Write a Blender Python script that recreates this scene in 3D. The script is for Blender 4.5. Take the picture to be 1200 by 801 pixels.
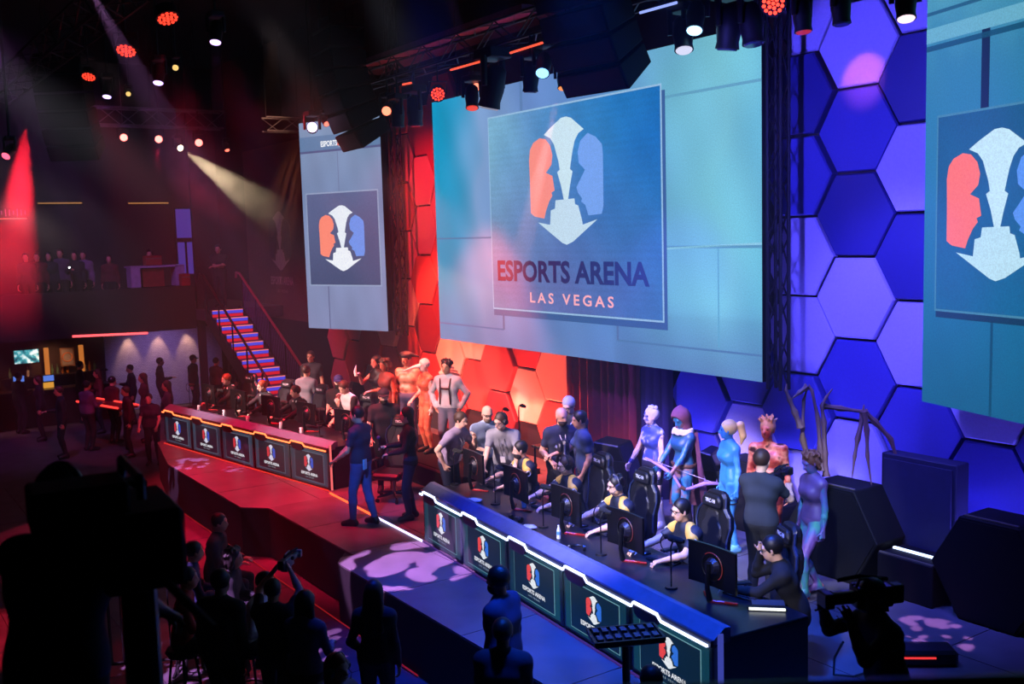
import bpy, bmesh, math, random
import numpy as np
from mathutils import Vector, Matrix

random.seed(7)
for o in list(bpy.data.objects):
    bpy.data.objects.remove(o)
SC = bpy.context.scene
COL = SC.collection

# ---------------------------------------------------------------- camera
FOC = 1200.0                      # focal length in pixels of the 1200 x 801 frame
CAMZ = 4.3
PITCH, ROLL, HEAD = math.radians(6.09), math.radians(1.66), math.radians(55.8)
FWD = np.array([-math.sin(HEAD) * math.cos(PITCH), math.cos(HEAD) * math.cos(PITCH), -math.sin(PITCH)])
_r = np.array([math.cos(HEAD), math.sin(HEAD), 0.0])
_u = np.cross(_r, FWD)
RGT = math.cos(ROLL) * _r - math.sin(ROLL) * _u
UPV = math.sin(ROLL) * _r + math.cos(ROLL) * _u
cam_data = bpy.data.cameras.new('camera')
cam = bpy.data.objects.new('camera', cam_data)
COL.objects.link(cam)
cam.matrix_world = Matrix(((RGT[0], UPV[0], -FWD[0], 0), (RGT[1], UPV[1], -FWD[1], 0), (RGT[2], UPV[2], -FWD[2], CAMZ), (0, 0, 0, 1)))
cam_data.sensor_width = 36.0
cam_data.lens = 36.0 * FOC / 1200.0
cam_data.clip_start = 0.05
cam_data.clip_end = 200
cam_data.dof.use_dof = True
cam_data.dof.focus_distance = 13.5
cam_data.dof.aperture_fstop = 2.2
SC.camera = cam

# ---------------------------------------------------------------- world, view, sampling hints
SC.view_settings.view_transform = 'Standard'
SC.view_settings.look = 'None'
SC.view_settings.exposure = 0.0
SC.view_settings.gamma = 1.0
SC.view_settings.use_curve_mapping = False
world = bpy.data.worlds.new('hall_dark')
SC.world = world
world.use_nodes = True
world.node_tree.nodes['Background'].inputs[0].default_value = (0.10, 0.03, 0.16, 1)
world.node_tree.nodes['Background'].inputs[1].default_value = 0.02
haze = world.node_tree.nodes.new('ShaderNodeVolumeScatter')      # thin stage haze everywhere in the hall
haze.inputs['Density'].default_value = 0.0024
haze.inputs['Anisotropy'].default_value = 0.0
world.node_tree.links.new(haze.outputs[0], world.node_tree.nodes['World Output'].inputs['Volume'])
try:
    SC.cycles.use_denoising = True
    SC.cycles.denoiser = 'OPENIMAGEDENOISE'
    SC.cycles.max_bounces = 5
    SC.cycles.diffuse_bounces = 2
    SC.cycles.glossy_bounces = 2
    SC.cycles.transmission_bounces = 4
    SC.cycles.transparent_max_bounces = 6
    SC.cycles.volume_bounces = 0
    SC.cycles.sample_clamp_indirect = 4.0
    SC.cycles.sample_clamp_direct = 20.0
    SC.cycles.use_light_tree = True
except Exception as e:
    print('cycles hints', e)


def ray(px, py):
    return FWD + RGT * (px - 600) / FOC + UPV * (400.5 - py) / FOC


def g(px, py, z=0.0):              # the point of height z seen at a pixel
    d = ray(px, py)
    return Vector((0, 0, CAMZ)) + Vector(d * ((z - CAMZ) / d[2]))


def wy(px, py, y):                 # the point of the plane Y = y seen at a pixel
    d = ray(px, py)
    return Vector((0, 0, CAMZ)) + Vector(d * (y / d[1]))


def wx(px, py, x):
    d = ray(px, py)
    return Vector((0, 0, CAMZ)) + Vector(d * (x / d[0]))


def dp(px, py, depth):
    return Vector((0, 0, CAMZ)) + Vector(ray(px, py) * depth)


def lin(c):
    return tuple((v / 255 / 12.92) if v / 255 <= 0.04045 else ((v / 255 + 0.055) / 1.055) ** 2.4 for v in c)


# ---------------------------------------------------------------- stage lighting (spots in the rig and before it, plus an added fill)
def spot(name, loc, target, col, power, size=30, blend=0.5, radius=0.12, gobo=None, fill=0.0):
    ld = bpy.data.lights.new(name, 'SPOT')
    ld.energy = power
    ld.color = col
    ld.spot_size = math.radians(size)
    ld.spot_blend = blend
    ld.shadow_soft_size = radius
    o = bpy.data.objects.new(name, ld)
    COL.objects.link(o)
    o.location = loc
    o.rotation_euler = (Vector(target) - Vector(loc)).to_track_quat('-Z', 'Y').to_euler()
    if gobo:                       # break-up pattern wheel inside the fixture
        ld.use_nodes = True
        nt = ld.node_tree
        em = nt.nodes['Emission']
        tc = nt.nodes.new('ShaderNodeTexCoord')
        nz = nt.nodes.new('ShaderNodeTexVoronoi')
        nz.inputs['Scale'].default_value = gobo
        n2 = nt.nodes.new('ShaderNodeTexNoise')
        n2.inputs['Scale'].default_value = gobo * 0.8
        n2.inputs['Detail'].default_value = 1.0
        ad = nt.nodes.new('ShaderNodeMath')
        ad.operation = 'SUBTRACT'
        rp = nt.nodes.new('ShaderNodeValToRGB')
        fl_ = nt.nodes.new('ShaderNodeMath')
        fl_.inputs[1].default_value = fill
        rp.color_ramp.elements[0].position = 0.05
        rp.color_ramp.elements[0].color = (0, 0, 0, 1)
        rp.color_ramp.elements[1].position = 0.10
        rp.color_ramp.elements[1].color = (1, 1, 1, 1)
        nt.links.new(tc.outputs['Normal'], nz.inputs['Vector'])
        nt.links.new(tc.outputs['Normal'], n2.inputs['Vector'])
        nt.links.new(n2.outputs['Fac'], ad.inputs[0])
        nt.links.new(nz.outputs['Distance'], ad.inputs[1])
        nt.links.new(ad.outputs[0], fl_.inputs[0])
        nt.links.new(fl_.outputs[0], rp.inputs[0])
        nt.links.new(rp.outputs[0], em.inputs['Color'])
    return o


RED, BLUE, PINK = (1.0, 0.035, 0.06), (0.05, 0.09, 1.0), (0.85, 0.35, 1.0)
# red wash: left half of the stage, its desk, the hexagons there
WR = (1.0, 0.11, 0.06)
spot('red_wash', (-19.3, 6.8, 7.0), (-19.3, 11.0, 4.4), (1.0, 0.02, 0.05), 1100, 56, 0.7, 0.2)
spot('red_wash', (-19.0, 8.4, 5.4), (-18.9, 11.0, 2.1), WR, 3600, 50, 0.7, 0.2)
spot('red_wash', (-15.9, 8.4, 5.6), (-16.4, 11.0, 1.2), WR, 9500, 64, 0.7, 0.2)
spot('red_wash', (-17.8, 5.4, 7.2), (-17.4, 6.2, 0.0), (1.0, 0.006, 0.05), 8500, 44, 0.7, 0.2)
spot('red_wash', (-14.6, 5.0, 7.2), (-14.6, 6.8, 0.0), (1.0, 0.01, 0.06), 4500, 34, 0.8, 0.2)
spot('red_wash', (-21.4, 4.8, 7.2), (-21.0, 7.2, 0.6), (1.0, 0.03, 0.06), 4500, 42, 0.7, 0.2)
spot('red_wash', (-15.4, 6.4, 7.2), (-15.8, 8.6, 1.2), (1.0, 0.06, 0.05), 3200, 46, 0.7, 0.2)
spot('red_wash', (-24.0, 6.0, 7.0), (-26.5, 9.4, 1.0), (1.0, 0.02, 0.05), 900, 60, 0.6, 0.2)
spot('red_wash', (-13.6, 3.6, 7.2), (-13.2, 4.8, -0.8), (1.0, 0.01, 0.06), 700, 30, 0.8, 0.2)
# blue wash: right half
WB = (0.115, 0.10, 1.0)
spot('blue_wash', (-8.1, 6.6, 5.2), (-8.2, 11.0, 4.9), WB, 1900, 84, 0.7, 0.2)
spot('blue_wash', (-10.8, 8.0, 6.0), (-11.2, 11.0, 1.3), WB, 4000, 60, 0.7, 0.2)
spot('blue_wash', (-7.6, 8.4, 6.0), (-7.7, 11.0, 2.4), WB, 1400, 62, 0.7, 0.2)
spot('blue_wash', (-5.4, 8.2, 6.4), (-5.9, 11.0, 1.8), WB, 1200, 56, 0.7, 0.2)
spot('blue_wash', (-9.7, 5.6, 7.2), (-9.7, 6.2, 0.2), (0.010, 0.055, 1.0), 4200, 42, 0.7, 0.2)
spot('blue_wash', (-7.2, 5.6, 7.2), (-7.2, 6.5, 0.6), (0.010, 0.10, 1.0), 5200, 42, 0.7, 0.2)
spot('blue_wash', (-7.2, 6.6, 7.2), (-7.9, 8.8, 0.6), (0.06, 0.13, 1.0), 2000, 46, 0.7, 0.2)
spot('blue_wash', (-10.0, 6.6, 7.2), (-10.4, 9.2, 0.8), (0.06, 0.10, 1.0), 2200, 44, 0.7, 0.2)
# white keys on the faces of players and guests
spot('key_white', (-11.6, 0.8, 5.6), (-12.2, 8.0, 1.35), (1.0, 0.72, 0.80), 6500, 17, 0.8, 0.15)
spot('key_white', (-11.9, 4.6, 7.0), (-12.1, 8.2, 1.3), (1.0, 0.72, 0.80), 1900, 28, 0.7, 0.15)
spot('key_white', (-16.4, 0.2, 5.6), (-17.2, 7.7, 1.35), (1.0, 0.66, 0.62), 5600, 26, 0.8, 0.15)
spot('key_white', (-20.6, 0.6, 5.6), (-20.6, 7.6, 1.2), (1.0, 0.64, 0.62), 9000, 22, 0.8, 0.15)
spot('key_white', (-7.4, 0.8, 5.6), (-8.8, 7.6, 1.2), (0.86, 0.80, 1.0), 6000, 22, 0.8, 0.15)
spot('key_white', (-9.2, 4.6, 7.0), (-9.4, 7.8, 1.1), (0.74, 0.74, 1.0), 1500, 32, 0.7, 0.15)
spot('key_white', (-8.6, 3.4, 5.6), (-10.4, 10.0, 1.1), (0.95, 0.70, 1.0), 7500, 13, 0.8, 0.15)
spot('key_white', (-4.6, 4.6, 5.6), (-7.8, 9.4, 1.1), (0.50, 0.62, 1.0), 3200, 17, 0.8, 0.15)
spot('key_white', (-7.6, 5.2, 6.6), (-8.9, 9.8, 1.5), (1.0, 0.42, 0.34), 1500, 9, 0.7, 0.15)
spot('key_white', (-12.0, 2.6, 6.4), (-15.4, 8.9, 1.7), (1.0, 0.74, 0.74), 3600, 12, 0.8, 0.15)
spot('key_white', (-4.4, 1.5, 5.6), (-6.7, 7.4, 1.2), (0.80, 0.76, 1.0), 2600, 12, 0.8, 0.15)
spot('key_white', (-13.6, 0.6, 5.6), (-14.9, 7.6, 1.35), (1.0, 0.70, 0.70), 3400, 11, 0.8, 0.15)
spot('added_violet_fill', (-23.0, 3.0, 8.8), (-30.5, 6.5, 2.2), (0.55, 0.16, 0.85), 1500, 90, 1.0, 0.3)  # added lamp standing in for violet ambient light on the mezzanine
spot('key_blue', (-9.4, 3.4, 5.8), (-13.7, 6.6, 1.0), (0.08, 0.25, 1.0), 2600, 12, 0.8, 0.15)
# lilac break-up pools
spot('gobo_lilac', (-10.6, 2.4, 6.8), g(478, 662, 0), PINK, 15000, 14, 0.15, 0.02, 16, 0.14)
spot('gobo_lilac', (-9.0, 1.0, 6.8), g(345, 765, -0.8), PINK, 16000, 10, 0.15, 0.02, 46)
spot('gobo_lilac', (-9.0, 0.0, 6.8), g(212, 775, -0.8), PINK, 16000, 9, 0.15, 0.02, 46)
spot('gobo_lilac', (-17.0, 2.5, 6.8), g(212, 545, 0), PINK, 9000, 8, 0.15, 0.02, 46)
spot('gobo_lilac', (-5.0, 6.0, 6.8), g(1080, 745, 0), PINK, 7000, 8, 0.15, 0.02, 46)
spot('gobo_lilac', (-7.0, 4.0, 6.8), g(757, 668, 0.72), PINK, 7000, 6, 0.15, 0.02, 46)
spot('gobo_lilac', (-18.0, 3.0, 6.8), g(283, 548, 0), PINK, 5000, 5, 0.15, 0.02, 46)

# ---------------------------------------------------------------- materials
_mats = {}


def M(name, col, rough=0.5, metal=0.0, var=0.12, scale=9.0, emit=None, es=0.0, bump=0.0, spec=0.5, coat=0.0):
    if name in _mats:
        return _mats[name]
    m = bpy.data.materials.new(name)
    m.use_nodes = True
    nt = m.node_tree
    b = nt.nodes['Principled BSDF']
    c = lin(col)
    b.inputs['Roughness'].default_value = rough
    b.inputs['Metallic'].default_value = metal
    b.inputs['Specular IOR Level'].default_value = spec
    if coat:
        b.inputs['Coat Weight'].default_value = coat
    tc = nt.nodes.new('ShaderNodeTexCoord')
    nz = nt.nodes.new('ShaderNodeTexNoise')
    nz.inputs['Scale'].default_value = scale
    nz.inputs['Detail'].default_value = 3.0
    nt.links.new(tc.outputs['Object'], nz.inputs['Vector'])
    rp = nt.nodes.new('ShaderNodeValToRGB')
    rp.color_ramp.elements[0].position = 0.3
    rp.color_ramp.elements[1].position = 0.7
    rp.color_ramp.elements[0].color = tuple(max(0, v * (1 - var)) for v in c) + (1,)
    rp.color_ramp.elements[1].color = tuple(min(1, v * (1 + var)) for v in c) + (1,)
    nt.links.new(nz.outputs['Fac'], rp.inputs[0])
    nt.links.new(rp.outputs[0], b.inputs['Base Color'])
    if bump:
        bp = nt.nodes.new('ShaderNodeBump')
        bp.inputs['Strength'].default_value = bump
        bp.inputs['Distance'].default_value = 0.01
        nt.links.new(nz.outputs['Fac'], bp.inputs['Height'])
        nt.links.new(bp.outputs[0], b.inputs['Normal'])
    if emit:
        b.inputs['Emission Color'].default_value = lin(emit) + (1,)
        b.inputs['Emission Strength'].default_value = es
    _mats[name] = m
    return m


def E(name, col, s=1.0):
    """a light giving surface (LED strip, lens, screen print)"""
    if name in _mats:
        return _mats[name]
    m = bpy.data.materials.new(name)
    m.use_nodes = True
    nt = m.node_tree
    b = nt.nodes['Principled BSDF']
    b.inputs['Base Color'].default_value = (0.01, 0.01, 0.01, 1)
    b.inputs['Roughness'].default_value = 0.4
    b.inputs['Emission Color'].default_value = lin(col) + (1,)
    b.inputs['Emission Strength'].default_value = s
    _mats[name] = m
    return m


def paint(name, cols, scale=6.0, rough=0.45, pos=None, stretch=(1, 1, 1)):
    """several colours in soft patches: body paint, costume prints, patterned cloth"""
    if name in _mats:
        return _mats[name]
    m = bpy.data.materials.new(name)
    m.use_nodes = True
    nt = m.node_tree
    b = nt.nodes['Principled BSDF']
    b.inputs['Roughness'].default_value = rough
    tc = nt.nodes.new('ShaderNodeTexCoord')
    mp = nt.nodes.new('ShaderNodeMapping')
    mp.inputs['Scale'].default_value = stretch
    nz = nt.nodes.new('ShaderNodeTexNoise')
    nz.inputs['Scale'].default_value = scale
    nz.inputs['Detail'].default_value = 2.5
    nt.links.new(tc.outputs['Object'], mp.inputs[0])
    nt.links.new(mp.outputs[0], nz.inputs['Vector'])
    rp = nt.nodes.new('ShaderNodeValToRGB')
    el = rp.color_ramp.elements
    n = len(cols)
    for i, c in enumerate(cols):
        q = pos[i] if pos else 0.34 + 0.32 * i / (n - 1)
        if i < 2:
            el[i].position = q
            e = el[i]
        else:
            e = el.new(q)
        e.color = lin(c) + (1,)
    nt.links.new(nz.outputs['Fac'], rp.inputs[0])
    nt.links.new(rp.outputs[0], b.inputs['Base Color'])
    _mats[name] = m
    return m


# ---------------------------------------------------------------- mesh helpers
class MB:
    def __init__(s):
        s.v, s.f = [], []

    def add(s, vs, fs, mat=None):
        o = len(s.v)
        if mat is not None:
            vs = [tuple(mat @ Vector(p)) for p in vs]
        s.v += [tuple(p) for p in vs]
        s.f += [tuple(i + o for i in f) for f in fs]
        return s

    def box(s, c, d, mat=None):
        x, y, z = d[0] / 2, d[1] / 2, d[2] / 2
        vs = [(c[0] + a * x, c[1] + b * y, c[2] + e * z) for e in (-1, 1) for b in (-1, 1) for a in (-1, 1)]
        return s.add(vs, [(0, 2, 3, 1), (4, 5, 7, 6), (0, 1, 5, 4), (2, 6, 7, 3), (0, 4, 6, 2), (1, 3, 7, 5)], mat)

    def prism(s, poly, z0, z1, mat=None):         # poly in XY, counter-clockwise, extruded in Z
        n = len(poly)
        vs = [(p[0], p[1], z0) for p in poly] + [(p[0], p[1], z1) for p in poly]
        fs = [tuple(reversed(range(n))), tuple(range(n, 2 * n))]
        fs += [(i, (i + 1) % n, n + (i + 1) % n, n + i) for i in range(n)]
        return s.add(vs, fs, mat)

    def tube(s, pts, r, n=8, closed=False, cap=True):
        pts = [Vector(p) for p in pts]
        m = len(pts)
        rs = r if isinstance(r, (list, tuple)) else [r] * m
        rings = []
        pv = None
        for i, p in enumerate(pts):
            a = pts[(i - 1) % m] if (closed or i > 0) else pts[i]
            b = pts[(i + 1) % m] if (closed or i < m - 1) else pts[i]
            t = (b - a).normalized()
            if pv is None:
                pv = t.orthogonal().normalized()
            pv = (pv - t * pv.dot(t))
            pv = pv.normalized() if pv.length > 1e-6 else t.orthogonal().normalized()
            w = t.cross(pv)
            rings.append([p + (pv * math.cos(2 * math.pi * k / n) + w * math.sin(2 * math.pi * k / n)) * rs[i] for k in range(n)])
        vs = [q for rg in rings for q in rg]
        fs = []
        for i in range(m if closed else m - 1):
            j = (i + 1) % m
            for k in range(n):
                fs.append((i * n + k, i * n + (k + 1) % n, j * n + (k + 1) % n, j * n + k))
        if cap and not closed:
            fs.append(tuple(reversed(range(n))))
            fs.append(tuple((m - 1) * n + k for k in range(n)))
        return s.add(vs, fs)

    def cyl(s, a, b, r, r2=None, n=14):
        return s.tube([a, b], [r, r if r2 is None else r2], n)

    def ball(s, c, r, n=10, m=7):
        rx, ry, rz = r if isinstance(r, (list, tuple)) else (r, r, r)
        vs = [(c[0], c[1], c[2] - rz)]
        for i in range(1, m):
            ph = -math.pi / 2 + math.pi * i / m
            for k in range(n):
                th = 2 * math.pi * k / n
                vs.append((c[0] + rx * math.cos(ph) * math.cos(th), c[1] + ry * math.cos(ph) * math.sin(th), c[2] + rz * math.sin(ph)))
        vs.append((c[0], c[1], c[2] + rz))
        fs = [(0, 1 + (k + 1) % n, 1 + k) for k in range(n)]
        for i in range(m - 2):
            for k in range(n):
                a = 1 + i * n
                fs.append((a + k, a + (k + 1) % n, a + n + (k + 1) % n, a + n + k))
        a = 1 + (m - 2) * n
        fs += [(a + k, a + (k + 1) % n, len(vs) - 1) for k in range(n)]
        return s.add(vs, fs)

    def mesh(s, name, mat, smooth=False, bevel=0.0):
        me = bpy.data.meshes.new(name)
        me.from_pydata(s.v, [], s.f)
        if bevel:
            bm = bmesh.new()
            bm.from_mesh(me)
            es = [e for e in bm.edges if len(e.link_faces) == 2 and e.calc_face_angle(0) > 0.5]
            bmesh.ops.bevel(bm, geom=es, offset=bevel, segments=1, affect='EDGES', clamp_overlap=True)
            bm.to_mesh(me)
            bm.free()
        me.materials.append(mat)
        if smooth:
            me.polygons.foreach_set('use_smooth', [True] * len(me.polygons))
            try:
                me.set_sharp_from_angle(angle=math.radians(40))
            except Exception:
                pass
        me.update()
        return me

    def build(s, name, mat, parent=None, smooth=False, bevel=0.0, loc=None, rz=None):
        return put(name, s.mesh(name, mat, smooth, bevel), parent, loc, rz)


def put(name, me, parent=None, loc=None, rz=None):
    o = bpy.data.objects.new(name, me)
    COL.objects.link(o)
    if parent:
        o.parent = parent
    if loc is not None:
        o.location = loc
    if rz is not None:
        o.rotation_euler = (0, 0, rz)
    return o


def tag(o, label=None, cat=None, group=None, kind=None):
    if label:
        o['label'] = label
    if cat:
        o['category'] = cat
    if group:
        o['group'] = group
    if kind:
        o['kind'] = kind
    return o


def thing(name, label, cat, loc=(0, 0, 0), rz=0.0, group=None):
    o = bpy.data.objects.new(name, None)
    o.empty_display_size = 0.1
    COL.objects.link(o)
    o.location = loc
    o.rotation_euler = (0, 0, rz)
    return tag(o, label, cat, group)


def copy_tree(o, parent=None):
    c = o.copy()
    COL.objects.link(c)
    c.parent = parent
    for ch in list(o.children):
        copy_tree(ch, c)
    return c


def struct(o):
    o['kind'] = 'structure'
    return o


def ngon_plate(mb, pts, y0, y1, mat=None):
    """outline in the XZ plane, extruded from y0 (front) to y1 (back)"""
    n = len(pts)
    ar = sum(pts[i][0] * pts[(i + 1) % n][1] - pts[(i + 1) % n][0] * pts[i][1] for i in range(n))
    if ar < 0:
        pts = pts[::-1]
    vs = [(p[0], y0, p[1]) for p in pts] + [(p[0], y1, p[1]) for p in pts]
    fs = [tuple(range(n)), tuple(reversed(range(n, 2 * n)))]
    fs += [(i, n + i, n + (i + 1) % n, (i + 1) % n) for i in range(n)]
    mb.add(vs, fs, mat)
    return mb


def text_mesh(name, body, mat, width, height=None, bold=0.0, depth=0.0, spacing=1.0, align='CENTER'):
    """flat lettering in the XZ plane facing -Y, scaled to a width (and height), centred"""
    cu = bpy.data.curves.new(name, 'FONT')
    cu.body = body
    cu.align_x = 'CENTER'
    cu.align_y = 'CENTER'
    cu.offset = bold
    cu.space_character = spacing
    cu.resolution_u = 3
    ob = bpy.data.objects.new(name, cu)
    COL.objects.link(ob)
    dg = bpy.context.evaluated_depsgraph_get()
    me = bpy.data.meshes.new_from_object(ob.evaluated_get(dg))
    bpy.data.objects.remove(ob)
    vs = np.array([v.co[:] for v in me.vertices])
    mn, mx = vs.min(0), vs.max(0)
    c = (mn + mx) / 2
    sx = width / (mx[0] - mn[0])
    sy = height / (mx[1] - mn[1]) if height else sx
    for v in me.vertices:
        x, y = (v.co[0] - c[0]) * sx, (v.co[1] - c[1]) * sy
        v.co = (x, 0, y)
    me.materials.clear()
    me.materials.append(mat)
    me.name = name
    return me

# ================================================================= the hall
m_black = M('matte_black', (6, 6, 8), 0.75, spec=0.25)
m_black2 = M('satin_black', (14, 14, 18), 0.38)
m_wall = M('dark_wall', (26, 20, 26), 0.85, bump=0.2)
m_ceil = M('black_ceiling', (6, 6, 8), 0.95)
m_floor = M('lower_floor', (74, 70, 78), 0.55, var=0.25, scale=3)
m_stage = M('stage_vinyl', (92, 88, 96), 0.42, var=0.18, scale=2.5)
m_stage2 = M('stage_vinyl_worn', (84, 80, 88), 0.46, var=0.22, scale=3)
m_face = M('stage_skirt', (12, 10, 14), 0.8)
m_steel = M('rig_steel', (120, 120, 126), 0.35, 0.9)
m_rig = M('rig_black', (16, 16, 19), 0.5, 0.3)

ZL = -0.8            # the audience floor lies 0.8 m under the stage
ZM = 2.4             # mezzanine level


def clip_poly(poly, a, b):
    """keep the part of a polygon left of the line a->b"""
    out = []
    n = len(poly)
    def side(p):
        return (b[0] - a[0]) * (p[1] - a[1]) - (b[1] - a[1]) * (p[0] - a[0])
    for i in range(n):
        p, q = poly[i], poly[(i + 1) % n]
        sp, sq = side(p), side(q)
        if sp >= 0:
            out.append(p)
        if sp * sq < 0:
            t = sp / (sp - sq)
            out.append((p[0] + t * (q[0] - p[0]), p[1] + t * (q[1] - p[1])))
    return out


def panels(parent, x0, x1, y0, y1, dx, dy, z, cuts, mats, th=0.02, gap=0.006, skip=None):
    k = 0
    nx, ny = int(math.ceil((x1 - x0) / dx)), int(math.ceil((y1 - y0) / dy))
    for i in range(nx):
        for j in range(ny):
            a, b = x0 + i * dx, y0 + j * dy
            p = [(a + gap, b + gap), (a + dx - gap, b + gap), (a + dx - gap, b + dy - gap), (a + gap, b + dy - gap)]
            if skip and skip((a + dx / 2, b + dy / 2)):
                continue
            for c in cuts:
                p = clip_poly(p, *c)
                if len(p) < 3:
                    break
            if len(p) < 3:
                continue
            ar = abs(sum(p[t][0] * p[(t + 1) % len(p)][1] - p[(t + 1) % len(p)][0] * p[t][1] for t in range(len(p)))) / 2
            if ar < 0.02:
                continue
            MB().prism(p, z - th, z).build('floor_panel', mats[(i * 3 + j * 5 + k) % len(mats)], parent)
            k += 1


# audience floor and its walkway panels
fl = struct(MB().box((-14, -0.2, ZL - 0.16), (42, 25, 0.28)).build('floor', m_floor))
panels(fl, -24.0, -8.0, 0.57, 5.45, 1.66, 1.22, ZL, [], [m_floor, M('lower_floor_worn', (66, 62, 72), 0.5, var=0.3, scale=4)], th=0.018)

# stage: deck with its panels, dark front skirt
SP = [(-20.04, 5.43), (-15.96, 5.43), (-15.61, 5.77), (-12.75, 5.77), (-12.3, 5.45), (-3.0, 5.45), (-3.0, 11.2), (-23.6, 11.2), (-23.6, 9.0), (-22.5, 5.9)]
st = struct(MB().prism(SP, ZL, -0.022).build('floor_stage', m_face))
for i in range(0, 5):
    a, b = SP[i], SP[i + 1]
# deck panels left, middle and right of the recess in the front edge
panels(st, -23.8, -15.6, 5.43, 11.2, 1.66, 1.22, 0, [((-20.04, 5.43), (-3, 5.43)), ((-22.5, 5.9), (-20.04, 5.43)), ((-23.6, 9.0), (-22.5, 5.9)), ((-23.6, 11.2), (-23.6, 9.0)),
       ((-15.96, 5.43), (-15.61, 5.77)), ((-15.61, 5), (-15.61, 12)), ((-3, 11.2), (-23, 11.2))], [m_stage, m_stage2])
panels(st, -15.61, -12.5, 5.77, 11.2, 1.5, 1.22, 0, [((-12.5, 5), (-12.5, 12)), ((-3, 11.2), (-23, 11.2))], [m_stage2, m_stage])
panels(st, -12.5, -3.0, 5.45, 11.2, 1.67, 1.22, 0, [((-12.75, 5.77), (-12.3, 5.45)), ((-3.0, 5), (-3.0, 12)), ((-3, 11.2), (-23, 11.2))], [m_stage, m_stage2])

# shell
wb = struct(MB().box((-14.0, 11.4, 4.6), (42, 0.3, 10.9)).build('wall_back', m_wall))
struct(MB().box((-33.7, -0.2, 4.6), (0.3, 23, 10.9)).build('wall_left', M('mezzanine_wall', (34, 24, 34), 0.9)))
struct(MB().box((-14, -0.2, 10.0), (42, 25, 0.3)).build('ceiling', m_ceil))

# mezzanine with its parapet, landing at the head of the stairs
mz = struct(MB().box((-31.3, -1.4, 2.15), (4.5, 20.6, 0.5)).build('floor_mezzanine', M('mezzanine_face', (20, 15, 24), 0.8)))
struct(MB().box((-29.05, -1.4, 2.47), (0.12, 20.6, 1.22)).build('wall_parapet', M('parapet_black', (16, 12, 20), 0.6)))
struct(MB().box((-31.0, 10.07, 2.25), (5.4, 2.3, 0.29)).build('floor_landing', M('landing_floor', (60, 52, 62), 0.6)))
struct(MB().box((-29.2, 9.1, 4.6), (0.14, 0.2, 10)).build('trim_pillar', M('pillar_dark', (36, 22, 30), 0.7)))

# ---------------------------------------------------------------- hexagon cladding of the back wall
HS, HX0, HZ0, HP = 0.625, -8.47, 5.48, 1.078
WASH_TINT = {('b', 'l'): M('hex_lilac', (162, 152, 196), 0.6, var=0.05, scale=30),
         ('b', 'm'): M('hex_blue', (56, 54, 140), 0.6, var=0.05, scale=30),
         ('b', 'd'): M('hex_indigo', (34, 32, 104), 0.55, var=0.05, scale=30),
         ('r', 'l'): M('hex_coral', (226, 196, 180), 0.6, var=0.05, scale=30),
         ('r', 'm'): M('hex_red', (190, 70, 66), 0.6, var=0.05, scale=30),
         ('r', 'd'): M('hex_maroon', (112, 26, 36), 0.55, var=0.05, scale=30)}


def hex_mesh(r, depth, mat):
    mb = MB()
    ro = [(r * math.cos(math.radians(60 * k)), r * math.sin(math.radians(60 * k))) for k in range(6)]
    ri = [(p[0] * 0.968, p[1] * 0.968) for p in ro]
    vs = [(p[0], 0, p[1]) for p in ro] + [(p[0], -depth, p[1]) for p in ro] + [(p[0], -depth - 0.024, p[1]) for p in ri]
    fs = [tuple(reversed(range(12, 18)))]
    for k in range(6):
        j = (k + 1) % 6
        fs += [(k, 6 + k, 6 + j, j), (6 + k, 12 + k, 12 + j, 6 + j)]
    mb.add(vs, [tuple(reversed(f)) for f in fs])
    mb.f = [tuple(reversed(f)) if False else f for f in mb.f]
    me = mb.mesh('hex_panel', mat)
    bm = bmesh.new()
    bm.from_mesh(me)
    bmesh.ops.recalc_face_normals(bm, faces=bm.faces)
    bm.to_mesh(me)
    bm.free()
    return me


_hx = {}
known = {(0, 1): 'l', (0, 0): 'm', (0, -1): 'd', (0, -2): 'l', (0, -3): 'm', (0, -4): 'l', (-1, 0): 'd', (-1, -1): 'm', (-1, -2): 'l', (-1, -3): 'l', (-1, -4): 'm',
         (1, 0): 'd', (1, -1): 'l', (1, -2): 'd', (1, -3): 'l', (1, -4): 'm', (1, 1): 'l', (2, -3): 'l', (2, -4): 'm', (2, -2): 'm', (-2, -3): 'm', (-2, -4): 'l', (-3, -4): 'm', (-3, -3): 'm'}
rr = random.Random(4)
for i in range(-17, 5):
    for j in range(-5, 3):
        x = HX0 + 1.5 * HS * i
        z = HZ0 + HP * j + (HP / 2 if i % 2 else 0)
        if z < 0.3 or z > 7.4:
            continue
        if -17.3 < x < -10.1 and z > 3.2:
            continue                       # wholly behind the main screen
        if x < -20.9 and z > 2.7:
            continue                       # behind the red side screen
        if -14.2 < x < -12.0:
            continue                       # the curtain bay
        if x > -6.6 and z > 3.1:
            continue                       # behind the side screen
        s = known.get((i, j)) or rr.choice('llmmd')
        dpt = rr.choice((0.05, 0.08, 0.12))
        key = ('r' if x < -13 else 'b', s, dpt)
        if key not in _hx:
            _hx[key] = hex_mesh(HS - 0.022, dpt, WASH_TINT[key[:2]])
        put('hex_panel', _hx[key], wb, (x, 11.24, z))

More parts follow.
